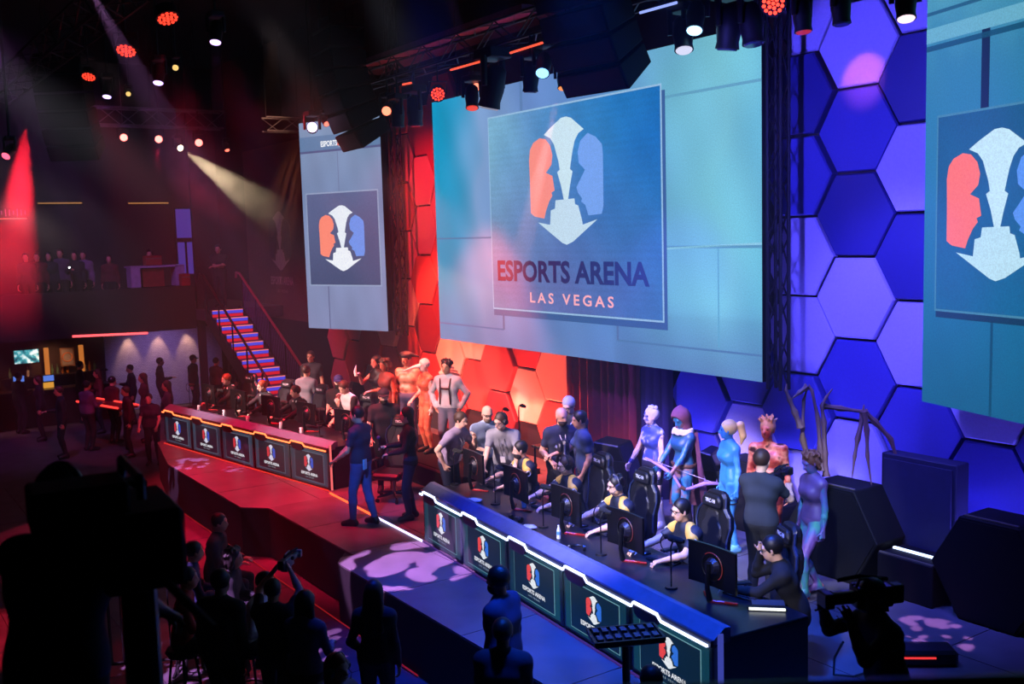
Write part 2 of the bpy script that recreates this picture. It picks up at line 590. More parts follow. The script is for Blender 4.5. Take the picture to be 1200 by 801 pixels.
# curtain in the bay under the screen
def curtain(name, x0, x1, y, z0, z1, mat, n=70, seed=1):
    mb = MB()
    rd = random.Random(seed)
    ph = 0
    xs = []
    for k in range(n + 1):
        ph += 0.75 + 0.35 * rd.random()
        xs.append((x0 + (x1 - x0) * k / n, y + 0.07 * math.sin(ph) + 0.02 * math.sin(ph * 0.37)))
    vs = []
    for t in range(5):
        z = z0 + (z1 - z0) * t / 4
        vs += [(p[0], p[1] * 1.0 + (p[1] - y) * (0.25 - 0.06 * t), z) for p in xs]
    m = n + 1
    fs = [(t * m + k, t * m + k + 1, (t + 1) * m + k + 1, (t + 1) * m + k) for t in range(4) for k in range(n)]
    o2 = len(vs)
    vs2 = [(v[0], v[1] + 0.02, v[2]) for v in vs]
    mb.add(vs, fs)
    mb.add(vs2, [tuple(reversed(f)) for f in fs])
    return mb.build(name, mat, smooth=True)


tag(curtain('stage_curtain', -14.45, -12.45, 10.95, 0.0, 3.6, M('red_velvet', (120, 12, 24), 0.9), seed=3), 'dark red velvet curtain hanging under the centre screen', 'curtain')
tag(curtain('stage_curtain', -12.5, -11.75, 10.98, 0.0, 3.6, M('plum_velvet', (40, 16, 50), 0.9), 30, seed=5), 'narrow plum curtain beside the blue hexagons', 'curtain')

# ---------------------------------------------------------------- black hexagonal set pieces along the foot of the wall
def set_hex(x, label, r=0.66, y=9.95, z=0.57, dep=0.55, lit=True):
    t = thing('set_hexagon', label, 'stage prop', (x, y, 0), 0, 'black hexagonal set pieces')
    pts = [(r * math.cos(math.radians(60 * k)), z + r * math.sin(math.radians(60 * k))) for k in range(6)]
    mb = MB()
    ngon_plate(mb, pts, 0.0, dep)
    mb.build('body', m_black, t, bevel=0.012)
    ins = [(p[0] * 0.94, z + (p[1] - z) * 0.94) for p in pts]
    ngon_plate(MB(), ins, -0.012, 0.002).build('face_plate', M('prop_face', (7, 7, 10), 0.7, spec=0.25), t)
    if lit:
        a, b = pts[2], pts[1]
        MB().box(((a[0] + b[0]) / 2, 0.06, a[1] + 0.008), (abs(b[0] - a[0]) * 0.9, 0.03, 0.012)).build('top_edge', M('brushed_edge', (150, 140, 110), 0.4, 0.7), t)
    return t


set_hex(-7.88, 'black hexagonal set piece behind the purple painted person with spines')
set_hex(-5.87, 'largest black hexagonal set piece beside the shoulder camera operator')
set_hex(-5.2, 'black hexagonal set piece half hidden behind the largest one', y=10.55, z=0.5, dep=0.4)
set_hex(-9.9, 'black hexagonal set piece behind the blue painted person', y=10.6, z=0.45, dep=0.4, lit=False)
t = thing('light_ledge', 'black ledge with a white light strip between two hexagonal set pieces', 'stage prop', (-6.88, 9.95, 0))
MB().box((0, 0.28, 0.24), (0.72, 0.5, 0.48)).build('body', m_black, t, bevel=0.01)
MB().box((0, 0.06, 0.487), (0.70, 0.03, 0.014)).build('front_trim', M('brushed_edge', (150, 140, 110), 0.4, 0.7), t)
MB().box((0, 0.30, 0.492), (0.66, 0.035, 0.022)).build('light_strip', E('strip_ice', (190, 210, 255), 3.0), t)
t = thing('backdrop_box', 'tall dark blue box standing on the lit ledge before the hexagons', 'stage prop', (-7.14, 10.62, 0))
MB().box((0, 0.1, 0.76), (1.0, 0.25, 1.5)).build('body', M('set_box_blue', (30, 30, 56), 0.7), t, bevel=0.012)
MB().box((0, -0.045, 0.80), (0.9, 0.03, 1.3)).build('front_panel', M('set_box_face', (36, 36, 66), 0.65), t)
for (px, py, Y, lab, w) in ((722, 536, 9.9, 'black wedge shaped floor speaker standing beside the painted guests', 0.75),
                            (838, 566, 10.55, 'black floor speaker behind the hooded guest', 0.5)):
    p = wy(px, py, Y)
    t = thing('floor_speaker', lab, 'speaker', (p.x, p.y, 0), 0.45)
    mb = MB()
    ngon_plate(mb, [(-w / 2, 0), (w / 2, 0), (w / 2 - 0.05, 0.62), (w / 2 - 0.22, 1.08), (-w / 2 + 0.1, 1.12), (-w / 2, 0.7)], -0.25, 0.25)
    mb.build('cabinet', m_black2, t, bevel=0.02)
    MB().box((0.0, -0.262, 0.5), (w * 0.8, 0.02, 0.7)).build('grille', M('speaker_grille', (20, 24, 26), 0.5, 0.4, scale=90, var=0.5), t)

# riser for the painted guests on the red side
t = thing('stage_riser', 'low black riser under the winged and horned guests', 'platform', (-15.7, 9.15, 0))
MB().box((0, 0, 0.2), (3.6, 1.5, 0.4)).build('deck', m_black, t, bevel=0.015)
MB().box((0, -0.757, 0.36), (3.5, 0.012, 0.04)).build('front_trim', M('riser_trim', (70, 20, 26), 0.5), t)

# floor line of light joining the two desks
t = thing('floor_light_line', 'thin strip of light in the floor joining the two desks', 'light strip')
a, b = Vector((-15.80, 6.93, 0)), Vector((-12.40, 6.80, 0))
c = a.lerp(b, 0.55)
MB().tube([a + Vector((0, 0, .012)), c + Vector((0, 0, .012))], 0.016, 6).build('red_strip', E('strip_orange', (255, 84, 40), 3.0), t)
MB().tube([c + Vector((0, 0, .012)), b + Vector((0, 0, .012))], 0.016, 6).build('white_strip', E('strip_lilac', (210, 200, 255), 2.5), t)
t = thing('floor_light_line', 'thin dim red line of light along the foot of the stage', 'light strip')
MB().box((-14.6, 5.41, ZL + 0.03), (9.0, 0.012, 0.014)).build('red_strip', E('strip_dimred', (190, 30, 30), 0.45), t)

# ---------------------------------------------------------------- staircase to the mezzanine
NS, X0S, X1S, Z1S = 12, -24.0, -28.35, ZM
ys0, ys1 = 9.02, 9.92
stair = thing('staircase', 'staircase with red and blue lit steps up to the mezzanine', 'stairs')
tread_m = M('stair_tread', (70, 62, 84), 0.5)
rise = (Z1S - 0.0) / NS
run = (X0S - X1S) / NS
me_t = MB().box((0, 0, 0), (run + 0.02, ys1 - ys0, 0.04)).mesh('tread', tread_m)
me_r = MB().box((0, 0, 0), (0.03, ys1 - ys0, rise - 0.04)).mesh('riser', M('stair_riser', (60, 50, 70), 0.6))
yw = ys1 - ys0 - 0.04
e_r = MB().box((0, 0, 0), (0.022, yw, 0.075)).mesh('red_band', E('step_red', (216, 24, 44), 0.95))
e_p = MB().box((0, 0, 0), (0.024, yw, 0.018)).mesh('nosing_light', E('step_peach', (255, 130, 110), 1.1))
e_b = MB().box((0, 0, 0), (0.024, yw, 0.085)).mesh('blue_band', E('step_blue', (72, 76, 235), 0.85))
for k in range(NS):
    x = X0S - run * (k + 0.5)
    z = rise * (k + 1)
    if z < Z1S - 0.01:
        put('tread', me_t, stair, (x, (ys0 + ys1) / 2, z - 0.02))
    put('blue_band', e_b, stair, (x + run / 2 + 0.022, (ys0 + ys1) / 2, z - 0.062))
    put('step_riser', me_r, stair, (x + run / 2, (ys0 + ys1) / 2, z - 0.04 - (rise - 0.04) / 2))
    put('red_band', e_r, stair, (x + run / 2 + 0.022, (ys0 + ys1) / 2, z - 0.155))
    put('nosing_light', e_p, stair, (x + run / 2 + 0.026, (ys0 + ys1) / 2, z - 0.012))
for y in (ys0 - 0.03, ys1 + 0.03):
    mb = MB()
    ngon_plate(mb, [(X0S + 0.15, 0.0), (X0S + 0.15, 0.12), (X1S, Z1S + 0.06), (X1S, Z1S - 0.35), (X0S - 0.5, 0.0)], y - 0.025, y + 0.025)
    mb.build('stringer', M('stringer_black', (24, 18, 40), 0.5), stair)


def stair_rail(y, lab, colr, fill):
    t = thing('stair_railing', lab, 'railing')
    d = Vector((X1S - X0S, 0, Z1S))
    a = Vector((X0S, y, 0))
    top = [a + Vector((0.25, 0, 0.78)), a + Vector((0.1, 0, 0.95)), a + d + Vector((0, 0, 0.98)), a + d + Vector((-0.25, 0, 1.0)), a + d + Vector((-0.3, 0, 0.85))]
    MB().tube(top, 0.035, 8).build('handrail', colr, t, True)
    for k in range(5):
        q = a + d * (0.04 + 0.23 * k)
        MB().cyl(q, q + Vector((0, 0, 0.93)), 0.022, n=8).build('post', M('rail_post', (30, 26, 46), 0.4, 0.5), t)
    if fill:
        for k in range(44):
            q = a + d * (0.04 + 0.92 * k / 43)
            MB().cyl(q + Vector((0, 0, 0.12)), q + Vector((0, 0, 0.90)), 0.008, n=4).build('baluster', M('rail_mesh', (96, 92, 160), 0.5, 0.2), t)
    return t


stair_rail(ys1 + 0.08, 'blue grey barred railing on the far side of the staircase', M('rail_red', (150, 70, 90), 0.4), True)
stair_rail(ys0 - 0.06, 'dark handrail on the near side of the staircase', M('rail_dark', (44, 16, 24), 0.4), False)

# small uplights added out of sight behind the guests to brighten the hexagons
for k, x in enumerate((-11.75, -11.0, -10.2, -9.4, -8.6, -18.4, -17.4, -16.4, -15.4, -14.7, -6.28)):
    red = 4 < k < 10
    yu = 10.64 if k == 10 else 10.42
    t = thing('added_uplight', '%s small %s lamp added on the floor to light the hexagons' % (('first', 'second', 'third', 'fourth', 'fifth')[k % 5] if k < 10 else 'lone', 'red' if red else 'blue'), 'stage light', (x, yu, 0), 0, 'added floor uplights')
    MB().box((0, 0, 0.05), (0.16, 0.10, 0.10)).build('housing', m_rig, t, bevel=0.01)
    MB().box((0, 0.02, 0.104), (0.12, 0.05, 0.008)).build('lens', E('lens_coral', (255, 80, 60), 1.5) if red else E('lens_deepblue', (70, 70, 255), 1.5), t)
    spot('added_uplight_lamp', (x, yu + 0.02, 0.16), (x, 11.15, 1.75), (1.0, 0.12, 0.07) if red else (0.13, 0.11, 1.0), 300 if red else 260, 110, 1.0, 0.05)

# ================================================================= LED screens
def screen_mat():
    m = bpy.data.materials.new('screen_pixels')
    m.use_nodes = True
    nt = m.node_tree
    b = nt.nodes['Principled BSDF']
    b.inputs['Base Color'].default_value = (0.012, 0.012, 0.014, 1)
    b.inputs['Roughness'].default_value = 0.6
    at = nt.nodes.new('ShaderNodeAttribute')
    at.attribute_name = 'Col'
    tc = nt.nodes.new('ShaderNodeTexCoord')
    nz = nt.nodes.new('ShaderNodeTexNoise')          # the fine grain of the LED pixels
    nz.inputs['Scale'].default_value = 55
    nz.inputs['Detail'].default_value = 1
    mr = nt.nodes.new('ShaderNodeMapRange')
    mr.inputs['From Min'].default_value = 0.3
    mr.inputs['From Max'].default_value = 0.7
    mr.inputs['To Min'].default_value = 0.90
    mr.inputs['To Max'].default_value = 1.10
    nt.links.new(tc.outputs['Object'], nz.inputs['Vector'])
    nt.links.new(nz.outputs['Fac'], mr.inputs[0])
    nt.links.new(at.outputs['Color'], b.inputs['Emission Color'])
    nt.links.new(mr.outputs[0], b.inputs['Emission Strength'])
    return m


m_scr = screen_mat()


def set_col(me, fn):
    at = me.color_attributes.new('Col', 'FLOAT_COLOR', 'POINT')
    a = np.ones((len(me.vertices), 4), np.float32)
    for i, v in enumerate(me.vertices):
        a[i, :3] = lin(fn(v.co.x, v.co.z))
    at.data.foreach_set('color', a.ravel())
    return me


def flat(name, parent, pts, y, colour):
    """a flat printed shape on a screen: outline in local XZ"""
    n = len(pts)
    ar = sum(pts[i][0] * pts[(i + 1) % n][1] - pts[(i + 1) % n][0] * pts[i][1] for i in range(n))
    if ar < 0:
        pts = pts[::-1]
    me = bpy.data.meshes.new(name)
    me.from_pydata([(p[0], y, p[1]) for p in pts], [], [tuple(range(n))])
    me.materials.append(m_scr)
    set_col(me, colour if callable(colour) else (lambda x, z: colour))
    return put(name, me, parent)


def gridface(name, parent, x0, x1, z0, z1, nx, nz, y, fn):
    vs = [(x0 + (x1 - x0) * i / nx, y, z0 + (z1 - z0) * j / nz) for j in range(nz + 1) for i in range(nx + 1)]
    fs = [(j * (nx + 1) + i, j * (nx + 1) + i + 1, (j + 1) * (nx + 1) + i + 1, (j + 1) * (nx + 1) + i) for j in range(nz) for i in range(nx)]
    me = bpy.data.meshes.new(name)
    me.from_pydata(vs, [], fs)
    me.materials.append(m_scr)
    set_col(me, fn)
    return put(name, me, parent)


def mix(a, b, t):
    t = max(0.0, min(1.0, t))
    return tuple(a[i] + (b[i] - a[i]) * t for i in range(3))


def ramp(stops, t):
    for i in range(len(stops) - 1):
        if t <= stops[i + 1][0]:
            return mix(stops[i][1], stops[i + 1][1], (t - stops[i][0]) / (stops[i + 1][0] - stops[i][0]))
    return stops[-1][1]


def cloud(x, z, k=1.0):
    return math.sin(x * 2.1 * k + 0.8 * math.sin(z * 1.7 * k)) * math.sin(z * 2.7 * k + 1.3 + math.sin(x * 1.1 * k)) * 0.5 + 0.25 * math.sin(x * 5.3 * k + z * 3.1 * k)


# emblem outlines, measured on the main screen and turned into metres in its plane
SCX, SCY, SCZ0, SCZ1 = -13.75, 10.5, 2.19, 6.92


def crop_pt(cx, cy):
    p = wy(560 + cx / 2.67, 90 + cy / 2.67, SCY)
    return (p.x - SCX, p.z)


EMB = {
    'crown': [(208, 182), (230, 158), (262, 128), (278, 124), (293, 128), (333, 163), (316, 176), (305, 198), (298, 230), (293, 265), (290, 288), (298, 295), (290, 340), (284, 385), (271, 385), (262, 340),
              (250, 298), (258, 290), (254, 265), (246, 235), (240, 212), (228, 192)],
    'chin': [(245, 386), (304, 380), (306, 398), (316, 402), (328, 448), (330, 462), (376, 445), (300, 515), (280, 525), (266, 519), (190, 455), (228, 463), (230, 418), (243, 412)],
    'head_red': [(162, 262), (165, 228), (175, 207), (195, 192), (213, 195), (228, 215), (235, 245), (232, 275), (215, 300), (235, 310), (242, 355), (232, 362), (235, 372), (225, 390), (215, 420), (210, 443), (180, 437), (168, 426), (165, 330)],
    'head_blue': [(314, 235), (322, 200), (345, 175), (370, 187), (390, 210), (393, 240), (395, 400), (390, 428), (348, 433), (338, 400), (325, 390), (328, 380), (315, 362), (310, 345), (325, 315), (337, 290), (318, 270)],
}
EMBM = {k: [crop_pt(*p) for p in v] for k, v in EMB.items()}
ecx, ecz = crop_pt(279, 324)
eh = crop_pt(279, 124)[1] - crop_pt(279, 525)[1]
EMBN = {k: [((p[0] - ecx) / eh, (p[1] - ecz) / eh) for p in v] for k, v in EMBM.items()}    # unit height, centred


def emblem(parent, cx, cz, h, y, cols):
    for k, nm in (('crown', 'emblem_crown'), ('chin', 'emblem_chin'), ('head_red', 'emblem_red_head'), ('head_blue', 'emblem_blue_head')):
        flat(nm, parent, [(cx + p[0] * h, cz + p[1] * h) for p in EMBN[k]], y, cols[k])


def lettering(name, parent, body, cx, cz, w, h, y, fn, bold=0.02, spacing=1.0):
    me = text_mesh(name, body, m_scr, w, h, bold, 0, spacing)
    for v in me.vertices:
        v.co = (v.co.x + cx, y, v.co.z + cz)
    set_col(me, fn if callable(fn) else (lambda x, z: fn))
    return put(name, me, parent)


def seam(parent, x0, z0, x1, z1, y, w, c):
    dx, dz = x1 - x0, z1 - z0
    L = math.hypot(dx, dz)
    nx, nz = -dz / L * w / 2, dx / L * w / 2
    return flat('panel_line', parent, [(x0 + nx, z0 + nz), (x1 + nx, z1 + nz), (x1 - nx, z1 - nz), (x0 - nx, z0 - nz)], y, c)


# ---- main screen
scr = thing('led_screen', 'huge centre screen with the large emblem and the full lettering', 'screen', (SCX, SCY, 0))
HW = (18.05 - 9.45) / 2
MB().box((0, 0.09, (SCZ0 + SCZ1) / 2), (2 * HW, 0.16, SCZ1 - SCZ0)).build('cabinet', m_black, scr)


def main_bg(x, z):
    t = (x + HW) / (2 * HW)
    v = (z - SCZ0) / (SCZ1 - SCZ0)
    c = ramp([(0, (0, 150, 192)), (0.08, (38, 152, 196)), (0.2, (126, 160, 205)), (0.4, (104, 140, 200)), (0.62, (92, 140, 198)), (0.8, (108, 178, 205)), (0.92, (120, 196, 212)), (1, (104, 184, 208))], t + 0.04 * cloud(x, z))
    low = mix(c, (88, 122, 178), max(0, (0.22 - v)) * 3.2)
    k = 1 + 0.07 * cloud(x * 1.3, z * 0.9)
    if z < 3.0 and x > 1.2:
        k *= 0.96
    return tuple(min(255, max(0, q * k)) for q in low)


gridface('display', scr, -HW, HW, SCZ0, SCZ1, 96, 54, 0.0, main_bg)
FX0, FX1, FZ0, FZ1 = -16.03 - SCX, -11.36 - SCX, 2.89, 6.41


def frame_bg(x, z):
    t = (x - FX0) / (FX1 - FX0)
    v = (z - FZ0) / (FZ1 - FZ0)
    top = ramp([(0, (122, 176, 206)), (0.3, (98, 150, 200)), (0.6, (52, 128, 190)), (1, (24, 110, 184))], t + 0.08 * cloud(x, z))
    bot = ramp([(0, (112, 130, 178)), (0.5, (92, 110, 172)), (0.8, (72, 112, 176)), (1, (60, 118, 180))], t + 0.06 * cloud(z, x))
    c = mix(bot, top, v * 1.5 - 0.2)
    k = 1 + 0.05 * cloud(x * 2, z * 2) + 0.02 * math.sin(z * 60)
    return tuple(min(255, max(0, q * k)) for q in c)


b_ = 0.03
flat('frame_shadow', scr, [(FX0 + 0.02, FZ0 - 0.11), (FX1 + 0.07, FZ0 - 0.11), (FX1 + 0.07, FZ1 - 0.1), (FX0 + 0.02, FZ1 - 0.1)], -0.003, (58, 96, 150))
flat('frame_border', scr, [(FX0, FZ0), (FX1, FZ0), (FX1, FZ1), (FX0, FZ1)], -0.006, (150, 190, 222))
gridface('frame_face', scr, FX0 + b_, FX1 - b_, FZ0 + b_, FZ1 - b_, 40, 60, -0.009, frame_bg)
emblem(scr, ecx, ecz, eh, -0.013, {'crown': (206, 232, 240), 'chin': (196, 222, 238), 'head_red': (255, 146, 132), 'head_blue': (118, 164, 236)})
a_, b2 = wy(584, 319, SCY), wy(762, 318.5, SCY)
w_ = b2.x - a_.x
cx_ = (a_.x + b2.x) / 2 - SCX
lettering('lettering_title', scr, 'ESPORTS ARENA', cx_, (a_.z + b2.z) / 2, w_, 0.385, -0.013,
          lambda x, z: ramp([(0, (104, 20, 58)), (0.25, (66, 38, 84)), (0.6, (44, 52, 110)), (1, (40, 62, 132))], (x - cx_ + w_ / 2) / w_), 0.035)
a_, b2 = wy(622, 349.5, SCY), wy(720, 352.5, SCY)
lettering('lettering_city', scr, 'LAS VEGAS', (a_.x + b2.x) / 2 - SCX, (a_.z + b2.z) / 2, b2.x - a_.x, 0.185, -0.013, (255, 176, 186), 0.02, 1.45)
for q in ((-HW, 4.22, FX0, 4.22, 0.03, (60, 120, 168)), (FX1 + .06, 4.02, HW, 4.02, 0.04, (88, 150, 184)), (FX1 + .06, 4.0, HW, 4.06, 0.03, (140, 200, 222)), (-HW, 2.52, -1.95, 2.52, 0.03, (70, 110, 168)),
          (-1.95, 2.52, -1.95, 2.80, 0.06, (72, 100, 150)), (1.3, 2.55, 1.3, 2.78, 0.05, (84, 112, 160)), (1.3, 2.55, HW, 2.55, 0.03, (80, 122, 164)), (HW - 0.8, 2.6, HW - 0.8, 4.0, 0.025, (92, 164, 194)),
          (-1.2, FZ1, -1.2, SCZ1, 0.08, (92, 128, 178)), (FX1 + .06, 6.2, HW, 6.2, 0.04, (96, 160, 190))):
    seam(scr, q[0], q[1], q[2], q[3], -0.002, q[4], q[5])

# ---- side screens
def on_plane(px, py, o, ang):
    """pixel -> local x, z on a vertical plane through o turned by ang"""
    d = ray(px, py)
    n = np.array([math.sin(ang), -math.cos(ang), 0])
    t = (np.array(o) - np.array([0, 0, CAMZ])) @ n / (d @ n)
    p = np.array([0, 0, CAMZ]) + d * t - np.array([o[0], o[1], 0])
    return (p[0] * math.cos(ang) + p[1] * math.sin(ang), p[2])


LO, LA = (-22.65, 9.6, 0), math.atan2(0.87, 2.36)
ls = thing('led_screen', 'narrow side screen on the red side with a short banner above its emblem', 'screen', LO, LA)
LWD = 2.52
MB().box((LWD / 2, 0.09, (2.2 + 6.95) / 2), (LWD, 0.16, 4.75)).build('cabinet', m_black, ls)


def left_bg(x, z):
    v = (z - 2.2) / 4.75
    c = ramp([(0, (128, 136, 176)), (0.3, (134, 146, 186)), (0.6, (118, 138, 178)), (1, (126, 150, 184))], v)
    k = 1 + 0.06 * cloud(x * 2, z)
    return tuple(q * k for q in c)


gridface('display', ls, 0, LWD, 2.2, 6.95, 20, 40, 0.0, left_bg)
pts = [on_plane(*q, LO, LA) for q in ((358, 226), (444, 222), (447, 334), (364, 336))]
lx0, lx1 = (pts[0][0] + pts[3][0]) / 2, (pts[1][0] + pts[2][0]) / 2
lz0, lz1 = (pts[2][1] + pts[3][1]) / 2, (pts[0][1] + pts[1][1]) / 2
flat('frame_border', ls, [(lx0, lz0), (lx1, lz0), (lx1, lz1), (lx0, lz1)], -0.004, (150, 164, 196))
gridface('frame_face', ls, lx0 + .03, lx1 - .03, lz0 + .03, lz1 - .03, 10, 10, -0.007, lambda x, z: mix((70, 80, 118), (92, 104, 146), (z - lz0) / (lz1 - lz0) + 0.2 * cloud(x, z)))
c1, c2 = on_plane(401, 240, LO, LA), on_plane(403, 317, LO, LA)
emblem(ls, (c1[0] + c2[0]) / 2, (c1[1] + c2[1]) / 2, c1[1] - c2[1], -0.011, {'crown': (232, 240, 250), 'chin': (240, 244, 252), 'head_red': (255, 140, 120), 'head_blue': (110, 150, 235)})
bz = on_plane(385, 168, LO, LA)[1]
seam(ls, 0, bz + 0.02, LWD, bz + 0.02, -0.003, 0.34, (96, 128, 168))
seam(ls, 0, bz - 0.16, LWD, bz - 0.16, -0.004, 0.05, (82, 90, 134))
lettering('lettering_banner', ls, 'ESPORTS', 0.95, bz, 0.52, 0.13, -0.006, (250, 252, 255), 0.03)
lettering('lettering_banner', ls, 'ARENA', 1.72, bz, 0.42, 0.13, -0.006, (250, 252, 255), 0.03)
emblem(ls, 1.34, bz, 0.24, -0.006, {'crown': (245, 248, 255), 'chin': (245, 248, 255), 'head_red': (255, 120, 90), 'head_blue': (90, 140, 240)})
seam(ls, 0.72, 2.2, 0.72, lz0, -0.002, 0.03, (98, 100, 140))
seam(ls, 1.2, bz - .2, 1.2, lz1, -0.002, 0.02, (104, 116, 158))

RO, RA = (-7.1, 10.6, 0), -math.radians(18)
rs = thing('led_screen', 'side screen on the blue side, cut off at the picture edge', 'screen', RO, RA)
RWD = 2.6
MB().box((RWD / 2, 0.09, (2.2 + 6.95) / 2), (RWD, 0.16, 4.75)).build('cabinet', m_black, rs)


def right_bg(x, z):
    v = (z - 2.2) / 4.75
    c = ramp([(0, (24, 98, 140)), (0.25, (26, 112, 156)), (0.5, (36, 122, 168)), (0.8, (50, 128, 168)), (1, (84, 160, 186))], v + 0.05 * cloud(x * 3, z * 2))
    return c


gridface('display', rs, 0, RWD, 2.2, 6.95, 24, 40, 0.0, right_bg)
p0, p1 = on_plane(1097, 136, RO, RA), on_plane(1097, 364, RO, RA)
rx0, rz1, rz0 = (p0[0] + p1[0]) / 2, p0[1], p1[1]
flat('frame_shadow', rs, [(rx0 + .02, rz0 - .07), (2.5, rz0 - .07), (2.5, rz1), (rx0 + .02, rz1)], -0.003, (18, 62, 92))
flat('frame_border', rs, [(rx0, rz0), (2.45, rz0), (2.45, rz1), (rx0, rz1)], -0.004, (70, 134, 166))
gridface('frame_face', rs, rx0 + .025, 2.42, rz0 + .025, rz1 - .025, 16, 16, -0.007, lambda x, z: mix((22, 104, 150), (26, 92, 134), (z - rz0) / (rz1 - rz0) + 0.4 * cloud(x * 2, z * 2)))
q0, q1, q2 = on_plane(1135, 240, RO, RA), on_plane(1160, 183, RO, RA), on_plane(1160, 294, RO, RA)
rh = (q1[1] - q2[1]) / 0.626
emblem(rs, q0[0] + 0.29 * rh, (q1[1] + q2[1]) / 2 - 0.01, rh, -0.011, {'crown': (196, 232, 244), 'chin': (186, 226, 240), 'head_red': (255, 120, 100), 'head_blue': (90, 150, 235)})
u0 = on_plane(1154, 130, RO, RA)
seam(rs, u0[0], rz1, u0[0], u0[1] + 1.0, -0.002, 0.12, (10, 40, 66))
zt = on_plane(1100, 40, RO, RA)[1]
seam(rs, 0, zt, RWD, zt, -0.003, 0.16, (104, 174, 200))
seam(rs, 0, zt - 0.14, RWD, zt - 0.14, -0.002, 0.06, (22, 84, 116))
zt = on_plane(1100, 14, RO, RA)[1]
seam(rs, 0, zt, RWD, zt, -0.002, 0.04, (36, 96, 130))
u1 = on_plane(1162, 400, RO, RA)
seam(rs, u1[0], 2.2, u1[0], rz0, -0.002, 0.04, (16, 78, 112))

# flying cables of the three screens
for o_, xs_ in ((scr, (-3.5, 0.0, 3.5)), (ls, (0.4, 2.1)), (rs, (0.4, 2.2))):
    for x_ in xs_:
        MB().cyl((x_, 0.1, 6.9), (x_, 0.1, 9.84), 0.012, n=5).build('flying_cable', m_rig, o_)

# ================================================================= rigging
def truss(name, label, a, b, w=0.3, h=0.3, step=0.5, mat=None, group='lighting trusses', vertical=False):
    mat = mat or m_rig
    a, b = Vector(a), Vector(b)
    t = thing(name, label, 'truss', a, 0, group)
    d = b - a
    L = d.length
    d.normalize()
    s1 = Vector((0, 1, 0)) if vertical else d.cross(Vector((0, 0, 1))).normalized()
    s2 = d.cross(s1).normalized()
    cor = [s1 * (w / 2 * i) + s2 * (h / 2 * j) for i, j in ((-1, -1), (1, -1), (1, 1), (-1, 1))]
    for c in cor:
        MB().tube([c, c + d * L], 0.024, 6).build('chord', mat, t)
    if not vertical:
        for u in (0.06, 0.5, 0.94):
            q = d * (L * u)
            MB().cyl(q + Vector((0, 0, h / 2)), q + Vector((0, 0, 9.84 - a.z)), 0.008, n=5).build('hanger', m_rig, t)
    n = max(1, int(L / step))
    for f in range(4):
        p, q = cor[f], cor[(f + 1) % 4]
        for k in range(n):
            u, v = (p, q) if k % 2 else (q, p)
            MB().tube([u + d * (L * k / n), v + d * (L * (k + 1) / n)], 0.012, 4).build('brace', mat, t)
    return t


truss('lighting_truss', 'long truss of stage lights above the centre screen', (-20.0, 9.35, 7.42), (-4.6, 9.35, 7.42), 0.38, 0.38, 0.55)
truss('screen_truss', 'upright truss at the edge of the centre screen beside blue hexagons', (-9.28, 10.62, 2.1), (-9.28, 10.62, 9.84), 0.16, 0.22, 0.4, group='upright screen trusses', vertical=True)
truss('screen_truss', 'upright truss between the red side screen and the red hexagons', (-20.1, 10.72, 2.1), (-20.1, 10.72, 9.84), 0.16, 0.22, 0.4, group='upright screen trusses', vertical=True)
truss('lighting_truss', 'grey truss of red lamps hanging across the dark red side', (-26.1, 5.4, 7.35), (-26.1, 9.0, 7.35), 0.42, 0.42, 0.45, m_steel)
truss('lighting_truss', 'short grey truss beside the narrow red side screen', (-26.1, 10.1, 7.3), (-26.1, 11.1, 7.3), 0.35, 0.35, 0.4, m_steel)
truss('lighting_truss', 'near truss running up into the dark ceiling corner', (-24.5, 3.6, 7.55), (-13.5, 3.6, 7.55), 0.4, 0.4, 0.6)
sof = MB()
sof.box((-18.0, 10.68, 8.05), (7.2, 1.0, 0.1))
struct(sof.build('ceiling_soffit', M('soffit_mauve', (112, 78, 100), 0.85)))
mb = MB()
for x in (-21.0, -18.0, -15.0):
    mb.box((x, 10.68, 9.0), (0.03, 0.03, 1.8))

# light bars lying along the truss
for k, (px, py, px2, py2, c, cn) in enumerate(((528, 82, 567, 71, (255, 90, 60), 'strip_tangerine'), (598, 62, 636, 50, (255, 90, 60), 'strip_tangerine'), (640, 48, 648, 45, (90, 130, 255), 'strip_azure'), (750, 15, 793, 3, (150, 170, 255), 'strip_peri'), (472, 99, 482, 97, (255, 90, 60), 'strip_tangerine'))):
    a, b = wy(px, py, 9.0), wy(px2, py2, 9.0)
    t = thing('light_bar', ['longer orange light bar along the centre truss', 'shorter orange light bar nearer the speaker array', 'tiny blue light bar end beside the orange bars', 'pale blue light bar right of the big speaker array', 'small orange light bar at the far truss end'][k], 'light', a)
    d = b - a
    MB().tube([Vector((0, 0.03, 0.03)), d + Vector((0, 0.03, 0.03))], 0.035, 6).build('housing', m_rig, t)
    MB().tube([Vector((0, 0, 0)), d], 0.017, 6).build('tube', E(cn, c, 1.2), t)
    MB().tube([d * 0.5, d * 0.5 + Vector((0, 0.16, 0.22))], 0.012, 5).build('clamp', m_rig, t)


def lens_mat(c, s):
    return E('lens_%d_%d_%d_%d' % (c + (int(s * 10),)), c, s)


